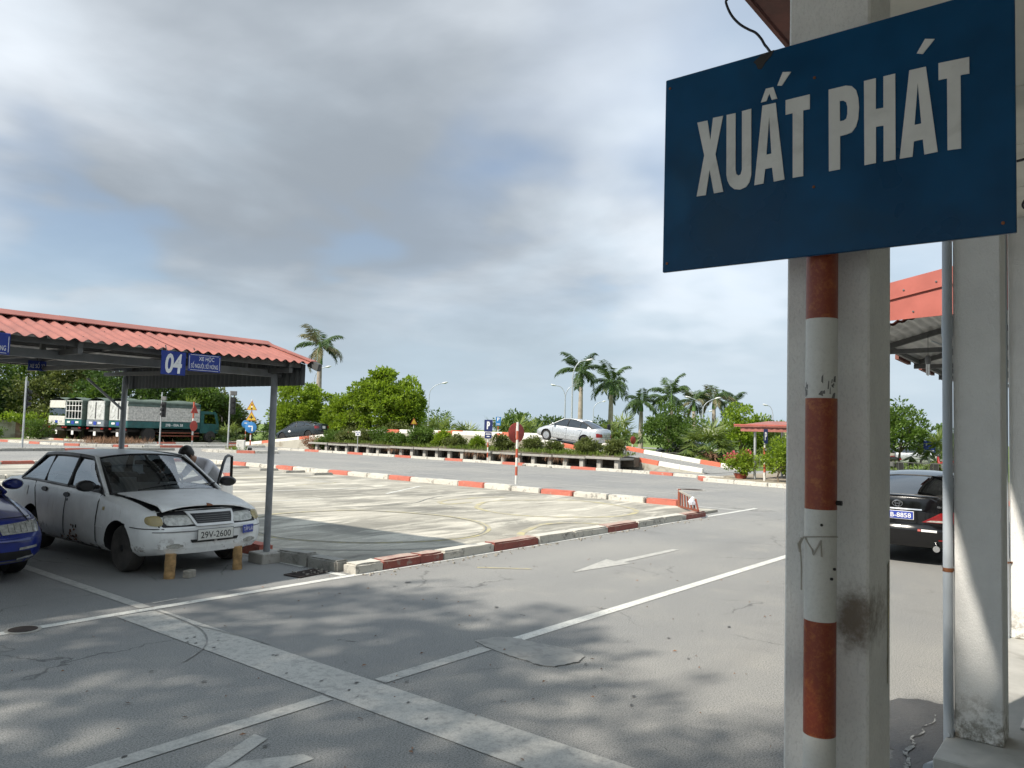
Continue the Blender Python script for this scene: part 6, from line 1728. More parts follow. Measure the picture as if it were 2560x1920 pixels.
# ---- weeds by the trucks
rg = np.random.default_rng(12); n = 1400
pts = np.stack([rg.normal(22.6, 1.0, n), rg.normal(49.6, .5, n), np.zeros(n)], 1)
tag(leaf_obj('dry_weeds', *grass_blades(pts, .38, rg, .5), 'leaf_dry', None, .06), 'dry weeds growing behind the trucks', 'weeds', kind='stuff')
n = 9000; pts = np.stack([rg.uniform(36.5, 60, n), rg.uniform(8, 60, n), np.zeros(n)], 1)
tag(leaf_obj('field_grass', *grass_blades(pts, .22, rg, .6), 'leaf_grass', None, .16), 'rough grass of the field behind the ramp', 'grass', kind='stuff')
n = 260; pts = np.stack([rg.normal(23.3, .22, n), rg.normal(37.0, .22, n), np.full(n, .1)], 1)
tag(leaf_obj('island_weeds', *grass_blades(pts, .20, rg, .4), 'leaf_grass', None, .12), 'tuft of weeds on the traffic island', 'grass', kind='stuff')

# ---- old wall with creepers at the left
t = thing('brick_wall', 'crumbling old brick and plaster wall at the far left', 'wall', (18, 62.0, 0))
for k in range(8):
    MB().box((-6 + k * 1.7, 0, .62 + .04 * math.sin(k * 2)), (1.69, .22, 1.25 + .08 * math.sin(k * 2))).build('wall_bay', 'old_brick' if k not in (3, 5) else 'wall_stained', t)
rg = np.random.default_rng(14)
leaf_obj('creeper', *crown_leaves([(x, -.1, 1.35, 1.3, .5, .35) for x in (-5, -3, -1, 1, 3, 5)], 110, 34, .17, rg, .28), 'leaf_lime', t)
tree('wall_bush', 'green bush at the foot of the old brick wall', (19.2, 60.6, 0), lobes_dome(1.1, 1.0, 0, 98, 5), 'leaf_mid', 50, 40, .13, .03, .2, 'shrub', rc=.25, seed=98, floor=.05)
tree('wall_bush', 'green bush spilling beside the cream truck', (21.6, 58.6, 0), lobes_dome(1.2, 1.3, 0, 99, 5), 'leaf_mid', 60, 40, .13, .03, .2, 'shrub', rc=.25, seed=99, floor=.05)

# ---- street trees out of frame on the left, whose shade dapples the asphalt
for i, (x, y, h, w, lab) in enumerate(((-4.2, 6.4, 9.4, 3.0, 'roadside shade tree left of the camera, nearest the lane'), (-5.0, 2.3, 9.2, 2.7, 'roadside shade tree behind the camera beside the building'), (-8.2, 8.6, 9.6, 3.0, 'roadside shade tree farther back on the left'))):
    tree('shade_tree', lab, (x, y, 0), lobes_dome(w, h, 4.6, 110 + i, 7), 'leaf_mid', 130, 46, .20, .2, .42, group='shade trees beside the lane', rc=.5, seed=110 + i, shell=.35)
# ================================================================== shelters, signs, lamps
# ---- near car shelter
SH = thing('car_shelter', 'car shelter with red corrugated roof on grey steel posts, 04 sign', 'shelter', (3, 9, 0))
SO = Vector((3, 9, 0))
def sb(mb, name, mat, smooth=False):
    mb.v = [(x - SO.x, y - SO.y, z) for x, y, z in mb.v]
    return mb.build(name, mat, SH, smooth)
X0, X1 = -4.0, 5.62
YE, ZE, YR, ZR, YB, ZB = 7.50, 2.335, 8.42, 2.59, 12.35, 2.42
wave = .118
def corr(x): return .0145 * math.cos(2 * math.pi * (x - X1) / wave)
nx = int((X1 - X0) / wave * 6)
def roofz(y):
    if y < YR: return lerp(ZE, ZR, (y - YE) / (YR - YE))
    return lerp(ZR, ZB, (y - YR) / (YB - YR))
# roof sheets, each its own piece
ns = 6
for k in range(ns):
    a, b_ = lerp(X0, X1, k / ns) - (.03 if k else 0), lerp(X0, X1, (k + 1) / ns)
    m_ = int((b_ - a) / wave * 8)
    sb(MB().grid(lambda u, v: (lerp(a, b_, u), lerp(YE - .02 * (k % 2), YR, v), roofz(lerp(YE, YR, v)) + corr(lerp(a, b_, u)) + .004 * k * .6), m_, 2), 'roof_sheet', 'roof_red', True)
    sb(MB().grid(lambda u, v: (lerp(a, b_, u), lerp(YR, YB, v), roofz(lerp(YR, YB, v)) + corr(lerp(a, b_, u)) + .003 * k * .6), m_, 3), 'rear_roof_sheet', 'roof_under', True)
    sb(MB().grid(lambda u, v: (lerp(a, b_, u), lerp(YE + .03, YR, v), roofz(lerp(YE + .03, YR, v)) + corr(lerp(a, b_, u)) + .004 * k * .6 - .006), m_, 2), 'sheet_underside', 'roof_under', True)
for k in range(4):
    a, b_ = lerp(X0, X1 + .02, k / 4), lerp(X0, X1 + .02, (k + 1) / 4) + .02
    mb = MB(); mb.prism([(-.13, -.030), (0, .028), (.15, -.02), (.15, -.026), (0, .02), (-.13, -.038)], b_ - a, frame=lambda y, z, l: (a + l, YR + y, ZR + .035 + z + .002 * k))
    sb(mb, 'ridge_cap', 'roof_red')
mb = MB(); mb.bar((X1 + .02, YE - .05, ZE + .03), (X1 + .02, YR, ZR + .04), .09, .012); sb(mb, 'verge_trim', 'roof_red')
mb = MB(); mb.bar((X1 + .03, YE - .14, ZE - .045), (X1 + .03, YE + .05, ZE + .02), .05, .085); sb(mb, 'gutter_end', 'gable_dark')
sc_ = MB()
for y in (YE + .12, YE + .5, YR - .12):
    x = X1 - wave * .0
    while x > X0:
        sc_.lathe([(.006, 0), (.006, .006), (0, .008)], 6, 'z', (x, y, roofz(y) + .022)); x -= wave * 3
sb(sc_, 'roof_screws', 'steel_dark')['kind'] = 'stuff'
# gable panel of dark corrugated sheet
mb = MB(); mb.grid(lambda u, v: (X1 - .03 + .012 * math.cos(u * 2 * math.pi * 44), lerp(7.56, 12.0, u), lerp(2.085, roofz(lerp(7.56, 12.0, u)) - .02, v)), 44 * 6, 2)
sb(mb, 'gable_panel', 'gable_dark', True)
# steel: posts, beams, purlins, trusses
for (x, y) in ((5.49, 8.0), (5.49, 11.78), (.7, 8.0), (.7, 11.78), (-3.6, 8.0)):
    sb(MB().tube([(x, y, .10), (x, y, 2.24)], .040, 16), 'post', 'steel_post', 40)
    sb(MB().box((x, y, .055), (.30, .30, .13), None, .012), 'post_block', 'concrete')
for y, z in ((8.0, 2.225), (11.78, 2.385)):
    sb(MB().bar((X0, y, z), (X1 - .05, y, z), .05, .08), 'beam', 'steel_post')
sb(MB().tube([(5.49, 11.78, 2.2), (5.49, 11.78, 2.38)], .03, 12), 'post_head', 'steel_post')
for y in (7.62, 8.9, 10.0, 11.0, 12.2):
    sb(MB().bar((X0, y, roofz(y) - .052), (X1 - .05, y, roofz(y) - .052), .045, .05), 'purlin', 'steel_dark')
for x in (5.40, 4.35, 3.1, 1.9, .7, -.5, -2.0):
    sb(MB().bar((x, 7.56, 2.25), (x, 12.25, 2.30), .045, .055), 'tie_bar', 'steel_dark')
    sb(MB().bar((x, 7.56, ZE - .03), (x, YR, ZR - .04), .045, .05), 'rafter', 'steel_dark')
    sb(MB().bar((x, YR, ZR - .04), (x, YB, ZB - .03), .045, .05), 'rafter', 'steel_dark')
    sb(MB().bar((x, 8.42, 2.24), (x, 8.42, 2.55), .045, .045), 'strut', 'steel_dark')
    sb(MB().bar((x, 7.85, 2.24), (x, 7.85, 2.40), .04, .04), 'strut', 'steel_dark')
sb(MB().bar((5.49, 11.78, 1.75), (4.95, 11.78, 2.2), .03, .03), 'knee_brace', 'steel_post')
for (s_, x) in (('post_flange', 5.49),):
    sb(MB().box((5.49, 8.0, 2.225), (.14, .14, .012)), s_, 'steel_dark')
# plates under the eave
def eave_plate(name, lab, x0, x1, z0, z1, y=7.49):
    t = thing(name, lab, 'sign', ((x0 + x1) / 2, y, z0))
    w, h = x1 - x0, z1 - z0
    p = MB().box((0, 0, h / 2), (w, .008, h), None, .002).build('plate', 'sign_blue2', t)
    MB().bar((-w * .3, .004, h), (-w * .3, .03, h + .06), .008, .008).build('hanger', 'steel_dark', t)
    return t, w, h
t, w, h = eave_plate('bay_number_sign', 'square blue plate with white 04 hung under the shelter eave', 3.83, 4.085, 2.09, 2.325)
text_mesh('04', .19, 'white_flat', t, lambda x, y: (x, -.0055, .024 + y), .03, .175, shear=.1)
t, w, h = eave_plate('bay_notice_sign', 'blue plate reading XE HỌC SỐ NGUỘI, SỐ NÓNG beside the 04', 4.11, 4.47, 2.145, 2.325)
text_mesh('XE HỌC', .042, 'white_flat', t, lambda x, y: (x + .02, -.0055, .112 + y), .004, .17)
text_mesh('SỐ NGUỘI, SỐ NÓNG', .044, 'white_flat', t, lambda x, y: (x, -.0055, .035 + y), .004, .30)
mb = MB()
for a, b_ in (((-.165, .014), (.165, .014)), ((-.165, .168), (.165, .168))): mb.box((0, -.005, a[1]), (.31, .002, .004))
for x in (-.168, .168): mb.box((x, -.005, .09), (.004, .002, .135))
mb.build('white_border', 'white_flat', t)
t, w, h = eave_plate('bay_notice_sign', 'blue plate cut by the left edge, ending in NG', 2.14, 2.50, 2.155, 2.34)
text_mesh('SỐ NGUỘI, SỐ NÓNG', .044, 'white_flat', t, lambda x, y: (x, -.0055, .035 + y), .004, .30)
mb = MB(); mb.box((0, -.005, .014), (.31, .002, .004)); mb.box((.168, -.005, .09), (.004, .002, .135)); mb.build('white_border', 'white_flat', t)
t = thing('bay_number_sign', 'small blue plate reading XE SỐ 27 hung at the back eave', 'sign', (4.262, 11.73, 2.28))
MB().box((0, 0, .045), (.228, .008, .135), None, .002).build('plate', 'sign_blue2', t)
text_mesh('XE SỐ 27', .055, 'white_flat', t, lambda x, y: (x, -.0055, .014 + y), .006, .19)
MB().bar((0, .004, .11), (0, .01, .15), .008, .008).build('hanger', 'steel_dark', t)
# drain grate by the kerb corner
t = thing('drain_grate', 'rusty iron drain grate in the asphalt by the kerb corner', 'drain', (5.37, 7.06, 0), R(8))
MB().box((0, 0, .003), (.44, .24, .004)).build('pit', 'black_flat', t)
for k in range(9): MB().box((-.18 + k * .045, 0, .009), (.018, .22, .008)).build('bar', 'drain_iron', t)
for sx in (-1, 1): MB().box((sx * .21, 0, .009), (.02, .24, .010)).build('frame_bar', 'drain_iron', t)
for sy in (-1, 1): MB().box((0, sy * .115, .0095), (.44, .02, .011)).build('frame_bar', 'drain_iron', t)

# ---- canopy behind the pillars
CN = thing('red_canopy', 'red canopy with corrugated underside seen between the white pillars', 'shelter', (13, 0, 0))
def cb_(mb, name, mat, smooth=False):
    mb.v = [(x - 13, y, z) for x, y, z in mb.v]; return mb.build(name, mat, CN, smooth)
def cz(x, y): return 3.13 - .0174 * (x - 10.2) - .20 * max(0.0, (y - 1.9) / .7)
def rk(y): return .20 * (2.27 - y)
cb_(MB().prism([(2.62, 3.08), (-1.0, 3.25), (-1.0, 3.36 + rk(-1.0)), (2.62, 3.36 + rk(2.62))], .02, frame=lambda y, z, h: (10.19 + h, y, z)), 'barge_board', 'fascia_red')
cb_(MB().prism([(2.64, 3.345 + rk(2.64)), (-1.0, 3.345 + rk(-1.0)), (-1.0, 3.55 + rk(-1.0)), (2.64, 3.55 + rk(2.64))], .02, frame=lambda y, z, h: (10.165 + h, y, z)), 'barge_flashing', 'fascia_red')
cb_(MB().prism([(2.64, 3.54 + rk(2.64)), (-1.0, 3.54 + rk(-1.0)), (-1.0, 3.555 + rk(-1.0)), (2.64, 3.555 + rk(2.64))], .4, frame=lambda y, z, h: (10.17 + h, y, z)), 'flashing_top', 'fascia_red')
bo = MB()
for y in (2.1, 1.75, 1.2): bo.lathe([(.012, 0), (.012, -.006), (0, -.01)], 8, 'x', (10.163, y, 3.42 + rk(y))); bo.lathe([(.012, 0), (.012, -.006), (0, -.01)], 8, 'x', (10.188, y - .1, 3.19))
cb_(bo, 'roof_bolts', 'steel_dark')['kind'] = 'stuff'
mb = MB(); mb.grid(lambda u, v: (lerp(10.2, 19.5, u), lerp(2.6, -.9, v), cz(lerp(10.2, 19.5, u), lerp(2.6, -.9, v)) + .010 * math.sin(v * 2 * math.pi * 34)), 3, 34 * 6)
cb_(mb, 'roof_underside', 'roof_under', True)
mb = MB(); mb.grid(lambda u, v: (lerp(10.2, 19.5, u), lerp(2.62, -.9, v), cz(lerp(10.2, 19.5, u), lerp(2.62, -.9, v)) + .04 + .010 * math.sin(v * 2 * math.pi * 34)), 3, 34 * 6)
cb_(mb, 'roof_top', 'roof_red', True)
for x in (11.2, 13.2, 15.2, 17.2):
    cb_(MB().bar((x, 2.58, cz(x, 2.58) - .05), (x, 1.9, cz(x, 1.9) - .05), .05, .07), 'rafter', 'steel_dark')
    cb_(MB().bar((x, 1.9, cz(x, 1.9) - .05), (x, -.85, cz(x, 0) - .05), .05, .07), 'rafter', 'steel_dark')
    cb_(MB().bar((x, 2.58, cz(x, 2.58) - .10), (x, -.85, cz(x, 2.58) - .06), .05, .06), 'truss_tie', 'steel_dark')
    cb_(MB().bar((x, 1.6, cz(x, 2.58) - .08), (x, 1.6, cz(x, 1.6) - .05), .04, .04), 'truss_post', 'steel_dark')
for y in (2.52, 1.6, .5):
    cb_(MB().bar((10.25, y, cz(10.25, y) - .05), (19.4, y, cz(19.4, y) - .05), .05, .06), 'purlin', 'steel_dark')
for k in range(5):
    x = 11.0 + k * 1.75
    cb_(MB().box((x, 2.64, cz(x, 2.6) - .03), (random.uniform(.5, 1.2), .05, .07), (0, R(1), 0)), 'gutter_piece', 'soffit_brown')
for x, y in ((11.2, -.6), (15.2, -.6), (19.2, 2.3), (19.2, -.6)): cb_(MB().tube([(x, y, 0), (x, y, 2.9)], .04, 12), 'post', 'steel_post', 40)
cb_(MB().tube(smooth([(11.0, 1.95, 2.92), (11.1, 1.75, 2.84), (11.4, 1.5, 2.78), (11.9, 1.3, 2.82)], 5), .008, 6), 'cable', 'pvc_pipe')
t = thing('hanging_lamp', 'small energy-saving bulb hanging under the red canopy', 'lamp', (10.95, 1.98, 2.55))
MB().tube([(0, 0, .18), (0, 0, .45)], .003, 5).build('flex', 'wire', t)
MB().lathe([(.02, .18), (.034, .15), (.034, .08), (.026, .07)], 14).build('lamp_holder', 'plastic_grey', t, 40)
for a in range(3):
    MB().tube([(.015 * math.cos(a * 2.1), .015 * math.sin(a * 2.1), .07), (.015 * math.cos(a * 2.1), .015 * math.sin(a * 2.1), -.06), (0, 0, -.07)], .010, 8).build('bulb_tube', 'white_flat', t, 40)

# ---- small red shelter on the right island
SS = thing('small_shelter', 'small red metal shelter with one visible steel post behind the P sign', 'shelter', (27.2, 8.0, .1))
def s2(mb, name, mat, smooth=False):
    mb.v = [(x - 27.2, y - 8.0, z - .1) for x, y, z in mb.v]; return mb.build(name, mat, SS, smooth)
for k in range(8):
    y0 = 10.92 - k * .45
    s2(MB().grid(lambda u, v: (26.98 + .012 * math.cos(u * 12.566), lerp(y0, y0 - .45, u), lerp(1.80, 2.02 + .0 * u, v)), 12, 1), 'fascia_panel', 'roof_red', True)
s2(MB().box((28.6, 9.18, 2.10), (3.4, 3.9, .04), (0, R(-4), 0)), 'roof', 'roof_red')
s2(MB().box((26.92, 9.18, 2.03), (.06, 3.9, .05)), 'eave_trim', 'fascia_red')
for x, y in ((27.22, 10.47), (27.22, 7.5), (30, 10.47), (30, 7.5)): s2(MB().tube([(x, y, .08), (x, y, 2.05)], .045, 12), 'post', 'galv', 40)

# ---- posts and traffic signs
def striped(root, z1, r, bands, n=12):
    for i in range(bands):
        MB().tube([(0, 0, z1 * i / bands), (0, 0, z1 * (i + 1) / bands)], r, n, cap=(i == bands - 1)).build('pole_band', 'pole_white' if i % 2 == 0 else 'pole_red', root, 40)
def disc(root, name, r, z, mat, th=.012, rot=0.0, off=-.045):
    mb = MB().lathe([(r * .98, 0), (r, th * .3), (r, th), (r * .98, th)], 28, 'x'); o = mb.build(name, mat, root, 40); o.location = Vector((off, 0, z)) * K
    return o
FACE = R(38.5) + math.pi   # facing the camera
# no-entry seen edge-tilted from behind
t = thing('no_entry_sign', 'plain red disc sign on a red and white pole on the far kerb', 'sign', (17.0, 13.28, .12), R(38.5 + 38))
striped(t, 1.72, .034, 7)
d = disc(t, 'disc', .28, 1.42, 'sign_redback', off=.04)
MB().box((.02, 0, 1.44), (.03, .05, .36)).build('clamp', 'pole_white', t)
t = thing('parking_sign', 'dark blue P sign over a smaller blue plate, on a striped pole before the planter', 'sign', (28.62, 24.14, 0), R(38.5))
striped(t, 1.45, .032, 6)
MB().box((-.045, 0, 1.76), (.015, .40, .58), None, .004).build('plate', 'sign_navy', t)
text_mesh('P', .34, 'white_flat', t, lambda x, y: (-.055, -x, 1.62 + y), .05, .15)
MB().box((-.045, 0, 1.30), (.015, .33, .30), None, .004).build('sub_plate', 'sign_navy', t)
for k in range(2): MB().box((-.0545, 0, 1.36 - k * .11), (.002, .24 - .1 * k, .045)).build('print_line', 'white_flat', t)
t = thing('parking_sign', 'far blue P sign half hidden behind the dark blue P sign', 'sign', (36.0, 29.6, .9), R(38.5))
striped(t, .9, .03, 4)
MB().box((-.04, 0, 1.18), (.012, .30, .52)).build('plate', 'sign_sky', t); text_mesh('P', .2, 'white_flat', t, lambda x, y: (-.048, -x, 1.2 + y), .04)
MB().prism([(-.10, .99), (.10, .99), (.10, 1.03), (-.10, 1.03)], .002, frame=lambda x, y, z: (-.048 - z, x, y)).build('car_symbol', 'white_flat', t)
t = thing('red_triangle_sign', 'small red warning triangle low on the ramp top behind the P signs', 'sign', (36.2, 28.4, 1.1), R(38.5))
MB().tube([(0, 0, 0), (0, 0, .5)], .03, 8).build('pole', 'pole_red', t)
MB().prism([(-.24, .25), (.24, .25), (0, .70)], .012, frame=lambda x, y, z: (-.04 - z, x, y)).build('plate', 'sign_red', t)
t = thing('small_white_sign', 'little white plate with blue print on a thin grey post before the planter', 'sign', (28.6, 33.6, 0), R(45))
MB().tube([(0, 0, 0), (0, 0, 1.2)], .022, 8).build('post', 'galv', t, 40)
MB().box((-.03, 0, 1.14), (.012, .28, .26), None, .003).build('plate', 'white_flat', t)
for q in ((-.06, 1.20, .06), (.06, 1.20, .06), (0, 1.10, .10)): MB().box((-.038, q[0], q[1]), (.002, q[2], .05)).build('print_mark', 'sign_blue2', t)
# sign cluster on the island
t = thing('warning_sign_post', 'post with two yellow warning triangles and a blue left-turn disc', 'sign', (23.8, 36.6, .1), R(50))
striped(t, 1.1, .036, 4); MB().tube([(0, 0, 1.1), (0, 0, 2.72)], .034, 10).build('pole', 'pole_white', t, 40)
def tri(z, s_, inner=True):
    MB().prism([(-s_ / 2, z), (s_ / 2, z), (0, z + s_ * .92)], .012, frame=lambda x, y, zz: (-.045 - zz, x, y)).build('triangle_rim', 'sign_red', t)
    MB().prism([(-s_ / 2 + .035, z + .022), (s_ / 2 - .035, z + .022), (0, z + s_ * .92 - .055)], .004, frame=lambda x, y, zz: (-.0575 - zz, x, y)).build('triangle_face', 'sign_yellow', t)
tri(2.14, .55); tri(1.58, .55)
for k, m_ in enumerate(('sign_red', 'white_flat', 'black_flat')): MB().lathe([(.045, 0), (.045, .003)], 10, 'x').build('light_symbol', m_, t).location = Vector((-.064, 0, 2.42 - k * .10)) * K
mb = MB(); mb.box((-.063, 0, 1.76), (.003, .20, .05)); mb.box((-.0632, 0, 1.76), (.0034, .05, .20)); mb.build('cross_symbol', 'black_flat', t)
disc(t, 'disc', .30, 1.22, 'sign_sky', off=-.06)
mb = MB(); mb.prism([(-.04, 1.02), (-.04, 1.25), (.07, 1.25), (.07, 1.21), (.16, 1.28), (.07, 1.35), (.07, 1.31), (-.10, 1.31), (-.10, 1.02)], .003, frame=lambda x, y, z: (-.062 - z, x, y)); mb.build('arrow_symbol', 'white_flat', t)
MB().box((.0, 0, .06), (.2, .2, .14)).build('base_block', 'black_flat', t)
t = thing('turn_sign', 'far small blue left-turn disc by the lime trees', 'sign', (33.5, 52.2, 0), R(50))
striped(t, 1.1, .03, 5); disc(t, 'disc', .30, 1.42, 'sign_sky', off=-.05)
MB().prism([(-.03, 1.24), (-.03, 1.46), (.07, 1.46), (.14, 1.49), (.07, 1.53), (-.10, 1.53), (-.10, 1.24)], .003, frame=lambda x, y, z: (-.052 - z, x, y)).build('arrow_symbol', 'white_flat', t)
t = thing('control_box', 'cream metal control box standing on the traffic island', 'box', (23.35, 36.75, .1), R(50))
MB().box((0, 0, .27), (.34, .42, .54), None, .02).build('cabinet', 'truck_cream', t)
MB().box((-.175, 0, .27), (.006, .34, .44)).build('cabinet_door', 'truck_cream', t)
MB().box((-.18, .12, .28), (.012, .03, .06)).build('latch', 'plastic_grey', t)
def traffic_light(lab, loc, h, rot, zl_):
    t = thing('traffic_light', lab, 'traffic light', loc, rot, 'practice traffic lights')
    MB().tube([(0, 0, 0), (0, 0, h)], [.045, .038], 12).build('pole', 'galv', t, 40)
    MB().box((0, -.17, zl_ + .45), (.16, .26, .92), None, .02).build('housing', 'black_flat', t)
    for k in range(3):
        MB().lathe([(.085, -.14), (.09, -.13), (.09, .0)], 14, 'x').build('visor', 'black_flat', t, 40).location = Vector((-.08, -.17, zl_ + .16 + k * .28)) * K
        MB().lathe([(.08, 0), (.0, .0)], 14, 'x').build('lens', 'plastic_grey', t).location = Vector((-.088, -.17, zl_ + .16 + k * .28)) * K
    MB().box((0, -.17, zl_ + 1.12), (.12, .34, .24), None, .02).build('countdown_box', 'plastic_grey', t)
    MB().box((0, 0, .05), (.25, .25, .12)).build('base', 'concrete', t)
traffic_light('traffic light on a pale pole beside the cream control box', (23.2, 37.75, .1), 3.15, R(50), 1.9)
traffic_light('traffic light on a grey pole in front of the nearest truck', (23.65, 45.9, 0), 3.25, R(20), 1.75)
traffic_light('traffic light facing away on the white pole at the far left', (14.3, 40.5, 0), 3.42, R(150), 2.0)
t = thing('striped_sign_post', 'red and white post with red signs seen edge-on before the truck', 'sign', (25.45, 45.4, 0), R(110))
striped(t, 2.75, .05, 8)
MB().prism([(-.33, 2.05), (.33, 2.05), (0, 2.62)], .012, frame=lambda x, y, z: (-.06 - z, x, y)).build('triangle_plate', 'sign_red', t)
disc(t, 'disc', .33, 1.25, 'sign_red', off=-.07)
t = thing('parking_sign', 'narrow dark blue P sign on a striped post before the small shelter', 'sign', (26.7, 9.92, .1), R(38.5 + 20))
striped(t, 1.15, .042, 4); MB().tube([(0, 0, 1.15), (0, 0, 1.5)], .034, 10).build('pole', 'pole_white', t)
MB().box((-.045, 0, 1.54), (.015, .17, .50), None, .003).build('plate', 'sign_navy', t)
text_mesh('P', .27, 'white_flat', t, lambda x, y: (-.054, -x, 1.42 + y), .04, .09)
MB().box((-.05, 0, 1.08), (.05, .11, .12), None, .01).build('flood_lamp', 'black_flat', t); MB().box((-.077, 0, 1.08), (.004, .07, .08)).build('lamp_lens', 'lens_clear', t)
t = thing('red_round_sign', 'small red round sign on a yellow-white post behind the ramp', 'sign', (37.0, 21.0, 0), R(80))
MB().tube([(0, 0, 0), (0, 0, 1.2)], .035, 8).build('pole', 'truck_cream', t); disc(t, 'disc', .22, 1.22, 'sign_red', off=-.05)
t = thing('yellow_triangle_sign', 'yellow triangle sign on a post left of the broad fan palm', 'sign', (36.4, 37.2, 1.0), R(60))
MB().tube([(0, 0, 0), (0, 0, 1.1)], .03, 8).build('pole', 'pole_white', t)
MB().prism([(-.24, .75), (.24, .75), (0, 1.2)], .012, frame=lambda x, y, z: (-.04 - z, x, y)).build('triangle_rim', 'sign_redback', t)
MB().prism([(-.18, .79), (.18, .79), (0, 1.12)], .004, frame=lambda x, y, z: (-.052 - z, x, y)).build('triangle_face', 'sign_yellow', t)
t = thing('sensor_post', 'yellow-banded post with a black lamp box beside the shaggy fan palm', 'post', (36.0, 21.9, .7), R(38.5))
striped(t, .95, .04, 4); MB().box((0, 0, 1.14), (.12, .18, .42), None, .05).build('lamp_box', 'black_flat', t); MB().box((-.065, 0, 1.16), (.01, .10, .26), None, .003).build('lamp_lens', 'glass_tint', t)
for i, (x, y, z, lab) in enumerate(((45.7, 10.15, 1.55, 'blue and white notice sign left of the clipped tree'), (47.0, 8.45, 1.2, 'blue and white notice sign right of the clipped tree'))):
    t = thing('notice_sign', lab, 'sign', (x, y, 0), R(20)); MB().tube([(0, 0, 0), (0, 0, z)], .05, 8).build('post', 'white_flat', t)
    MB().box((-.06, 0, z + .12), (.02, .58, .62), None, .01).build('plate', 'sign_blue2', t)
    for k in range(2): MB().box((-.075, 0, z - .08 - .07 * k), (.004, .46 - .2 * k, .045)).build('print_line', 'white_flat', t)
    MB().tube([(-.075, .16 * math.cos(a), z + .20 + .13 * math.sin(a)) for a in np.linspace(-.3, 3.5, 10)], .022, 5).build('arch_symbol', 'white_flat', t)

# ---- street lamps
def lamp(lab, loc, h, arms, r=.075, rot=0.0):
    t = thing('street_lamp', lab, 'street lamp', loc, rot, 'street lamps')
    MB().tube([(0, 0, -.05), (0, 0, h * .72), (0, 0, h * .80)], [r * 1.0, r * .62, r * .55], 10).build('pole', 'lamp_paint', t, 50)
    for (dy, L, rise) in arms:
        c = [(0, 0, h * .79), (0, dy * L * .10, h * .88), (0, dy * L * .38, h * .955), (0, dy * L * .8, h * .955 + rise)]
        MB().tube(smooth(c, 6), [r * .42] * len(smooth(c, 6)), 8).build('arm', 'lamp_paint', t, 50)
        e = c[-1]
        o = MB().lathe([(.02, -.30), (.09, -.26), (.14, -.05), (.13, .16), (.06, .27), (0, .30)], 12, 'y').build('lamp_head', 'lamp_head', t, 50)
        o.location = Vector((0, e[1] + dy * .22, e[2] + .04)) * K; o.rotation_euler = (R(12) * dy, 0, 0); o.scale = (1, dy, .62)
        MB().lathe([(.10, 0), (.09, -.05), (0, -.08)], 12).build('lamp_glass', 'lens_clear', o, 50).location = Vector((0, .02, -.10)) * K
    return t
V1 = R(38.5)
lamp('single street lamp right of the tallest lime tree', (53.9, 53.1, 0), 5.9, [(-1, 1.6, .25)], .075, V1)
lamp('biggest street lamp, in front of the tall royal palm', (49.9, 33.7, 0), 7.3, [(-1, 1.35, .15)], .095, V1)
lamp('double-armed street lamp left of the tall royal palm', (66.1, 45.5, 0), 6.4, [(-1, 1.3, .10), (1, 1.3, .14)], .10, V1)
lamp('small far street lamp between the two tall palms', (93.4, 59.4, 0), 5.9, [(-1, 1.6, .25)], .10, V1)
lamp('double-armed street lamp among the right-hand palms', (67.4, 30.9, 0), 4.95, [(-1, 1.45, .28), (1, 1.45, .28)], .085, V1)
lamp('small far street lamp behind the right-hand palms', (102.5, 47.9, 0), 4.9, [(-1, 2.2, .25)], .09, V1)
lamp('street lamp leaning left beside the near pillar', (79.4, 28.7, 0), 4.9, [(1, .7, .15)], .09, V1)
lamp('street lamp head peeping past the shelter gutter', (47.0, 62.0, 0), 7.2, [(-1, 1.4, .25)], .09, V1)

# ---- fences behind the ramp
def fence(lab, a, b_, h=.55):
    t = thing('metal_fence', lab, 'fence', (a[0], a[1], 0), math.atan2(b_[1] - a[1], b_[0] - a[0]))
    L = math.hypot(b_[0] - a[0], b_[1] - a[1])
    for z in (h, h * .15): MB().bar((0, 0, z), (L, 0, z), .03, .04).build('rail', 'steel_dark', t)
    n = int(L / .22)
    me = MB().bar((0, 0, .02), (0, 0, h), .018, .018).mesh('bar', 'steel_dark')
    for k in range(n + 1): link_mesh('bar', me, t, (L * k / n, 0, 0))
fence('low black metal fence in the grass beyond the ramp foot', (38.0, 15.6), (37.2, 12.0), .62)
fence('low black metal fence behind the round-leaved tree', (41.0, 24.5), (40.2, 19.2), .55)
fence('low metal fence in front of the parked cars between the pillars', (43.5, 12.0), (44.6, 6.0), .5)

# ---- ladder across the yard corner
t = thing('rusty_ladder', 'rusty red ladder standing on edge across the open yard corner', 'ladder')
A0, A1, B0, B1 = Vector((15.72, 7.72, .06)), Vector((15.70, 7.72, .40)), Vector((14.30, 6.62, .15)), Vector((14.42, 6.74, .36))
MB().bar(A0, B0, .035, .035).build('rail', 'rust_red', t); MB().bar(A1, B1, .035, .035).build('rail', 'string', t)
for k in range(7):
    u = k / 6.0; MB().bar(A0.lerp(B0, u), A1.lerp(B1, u), .028, .028).build('rung', 'rust_red', t)
MB().box((15.74, 7.74, .22), (.05, .05, .44)).build('end_post', 'rust_red', t)
bg = MB().lathe([(.0, 0), (.07, .02), (.09, .07), (.05, .13), (.02, .17), (0, .18)], 11)
bg.v = [(x * random.uniform(.7, 1.2), y * random.uniform(.7, 1.2), z) for x, y, z in bg.v]
ob = bg.build('plastic_bag', 'plastic_bag', None, False, (14.55, 6.86, .22)); tag(ob, 'crumpled pale plastic bag caught on the end of the ladder', 'bag')
mh = thing('manhole_cover', 'round dark manhole cover in the road beyond the yard', 'manhole', (21.4, 10.15, 0))
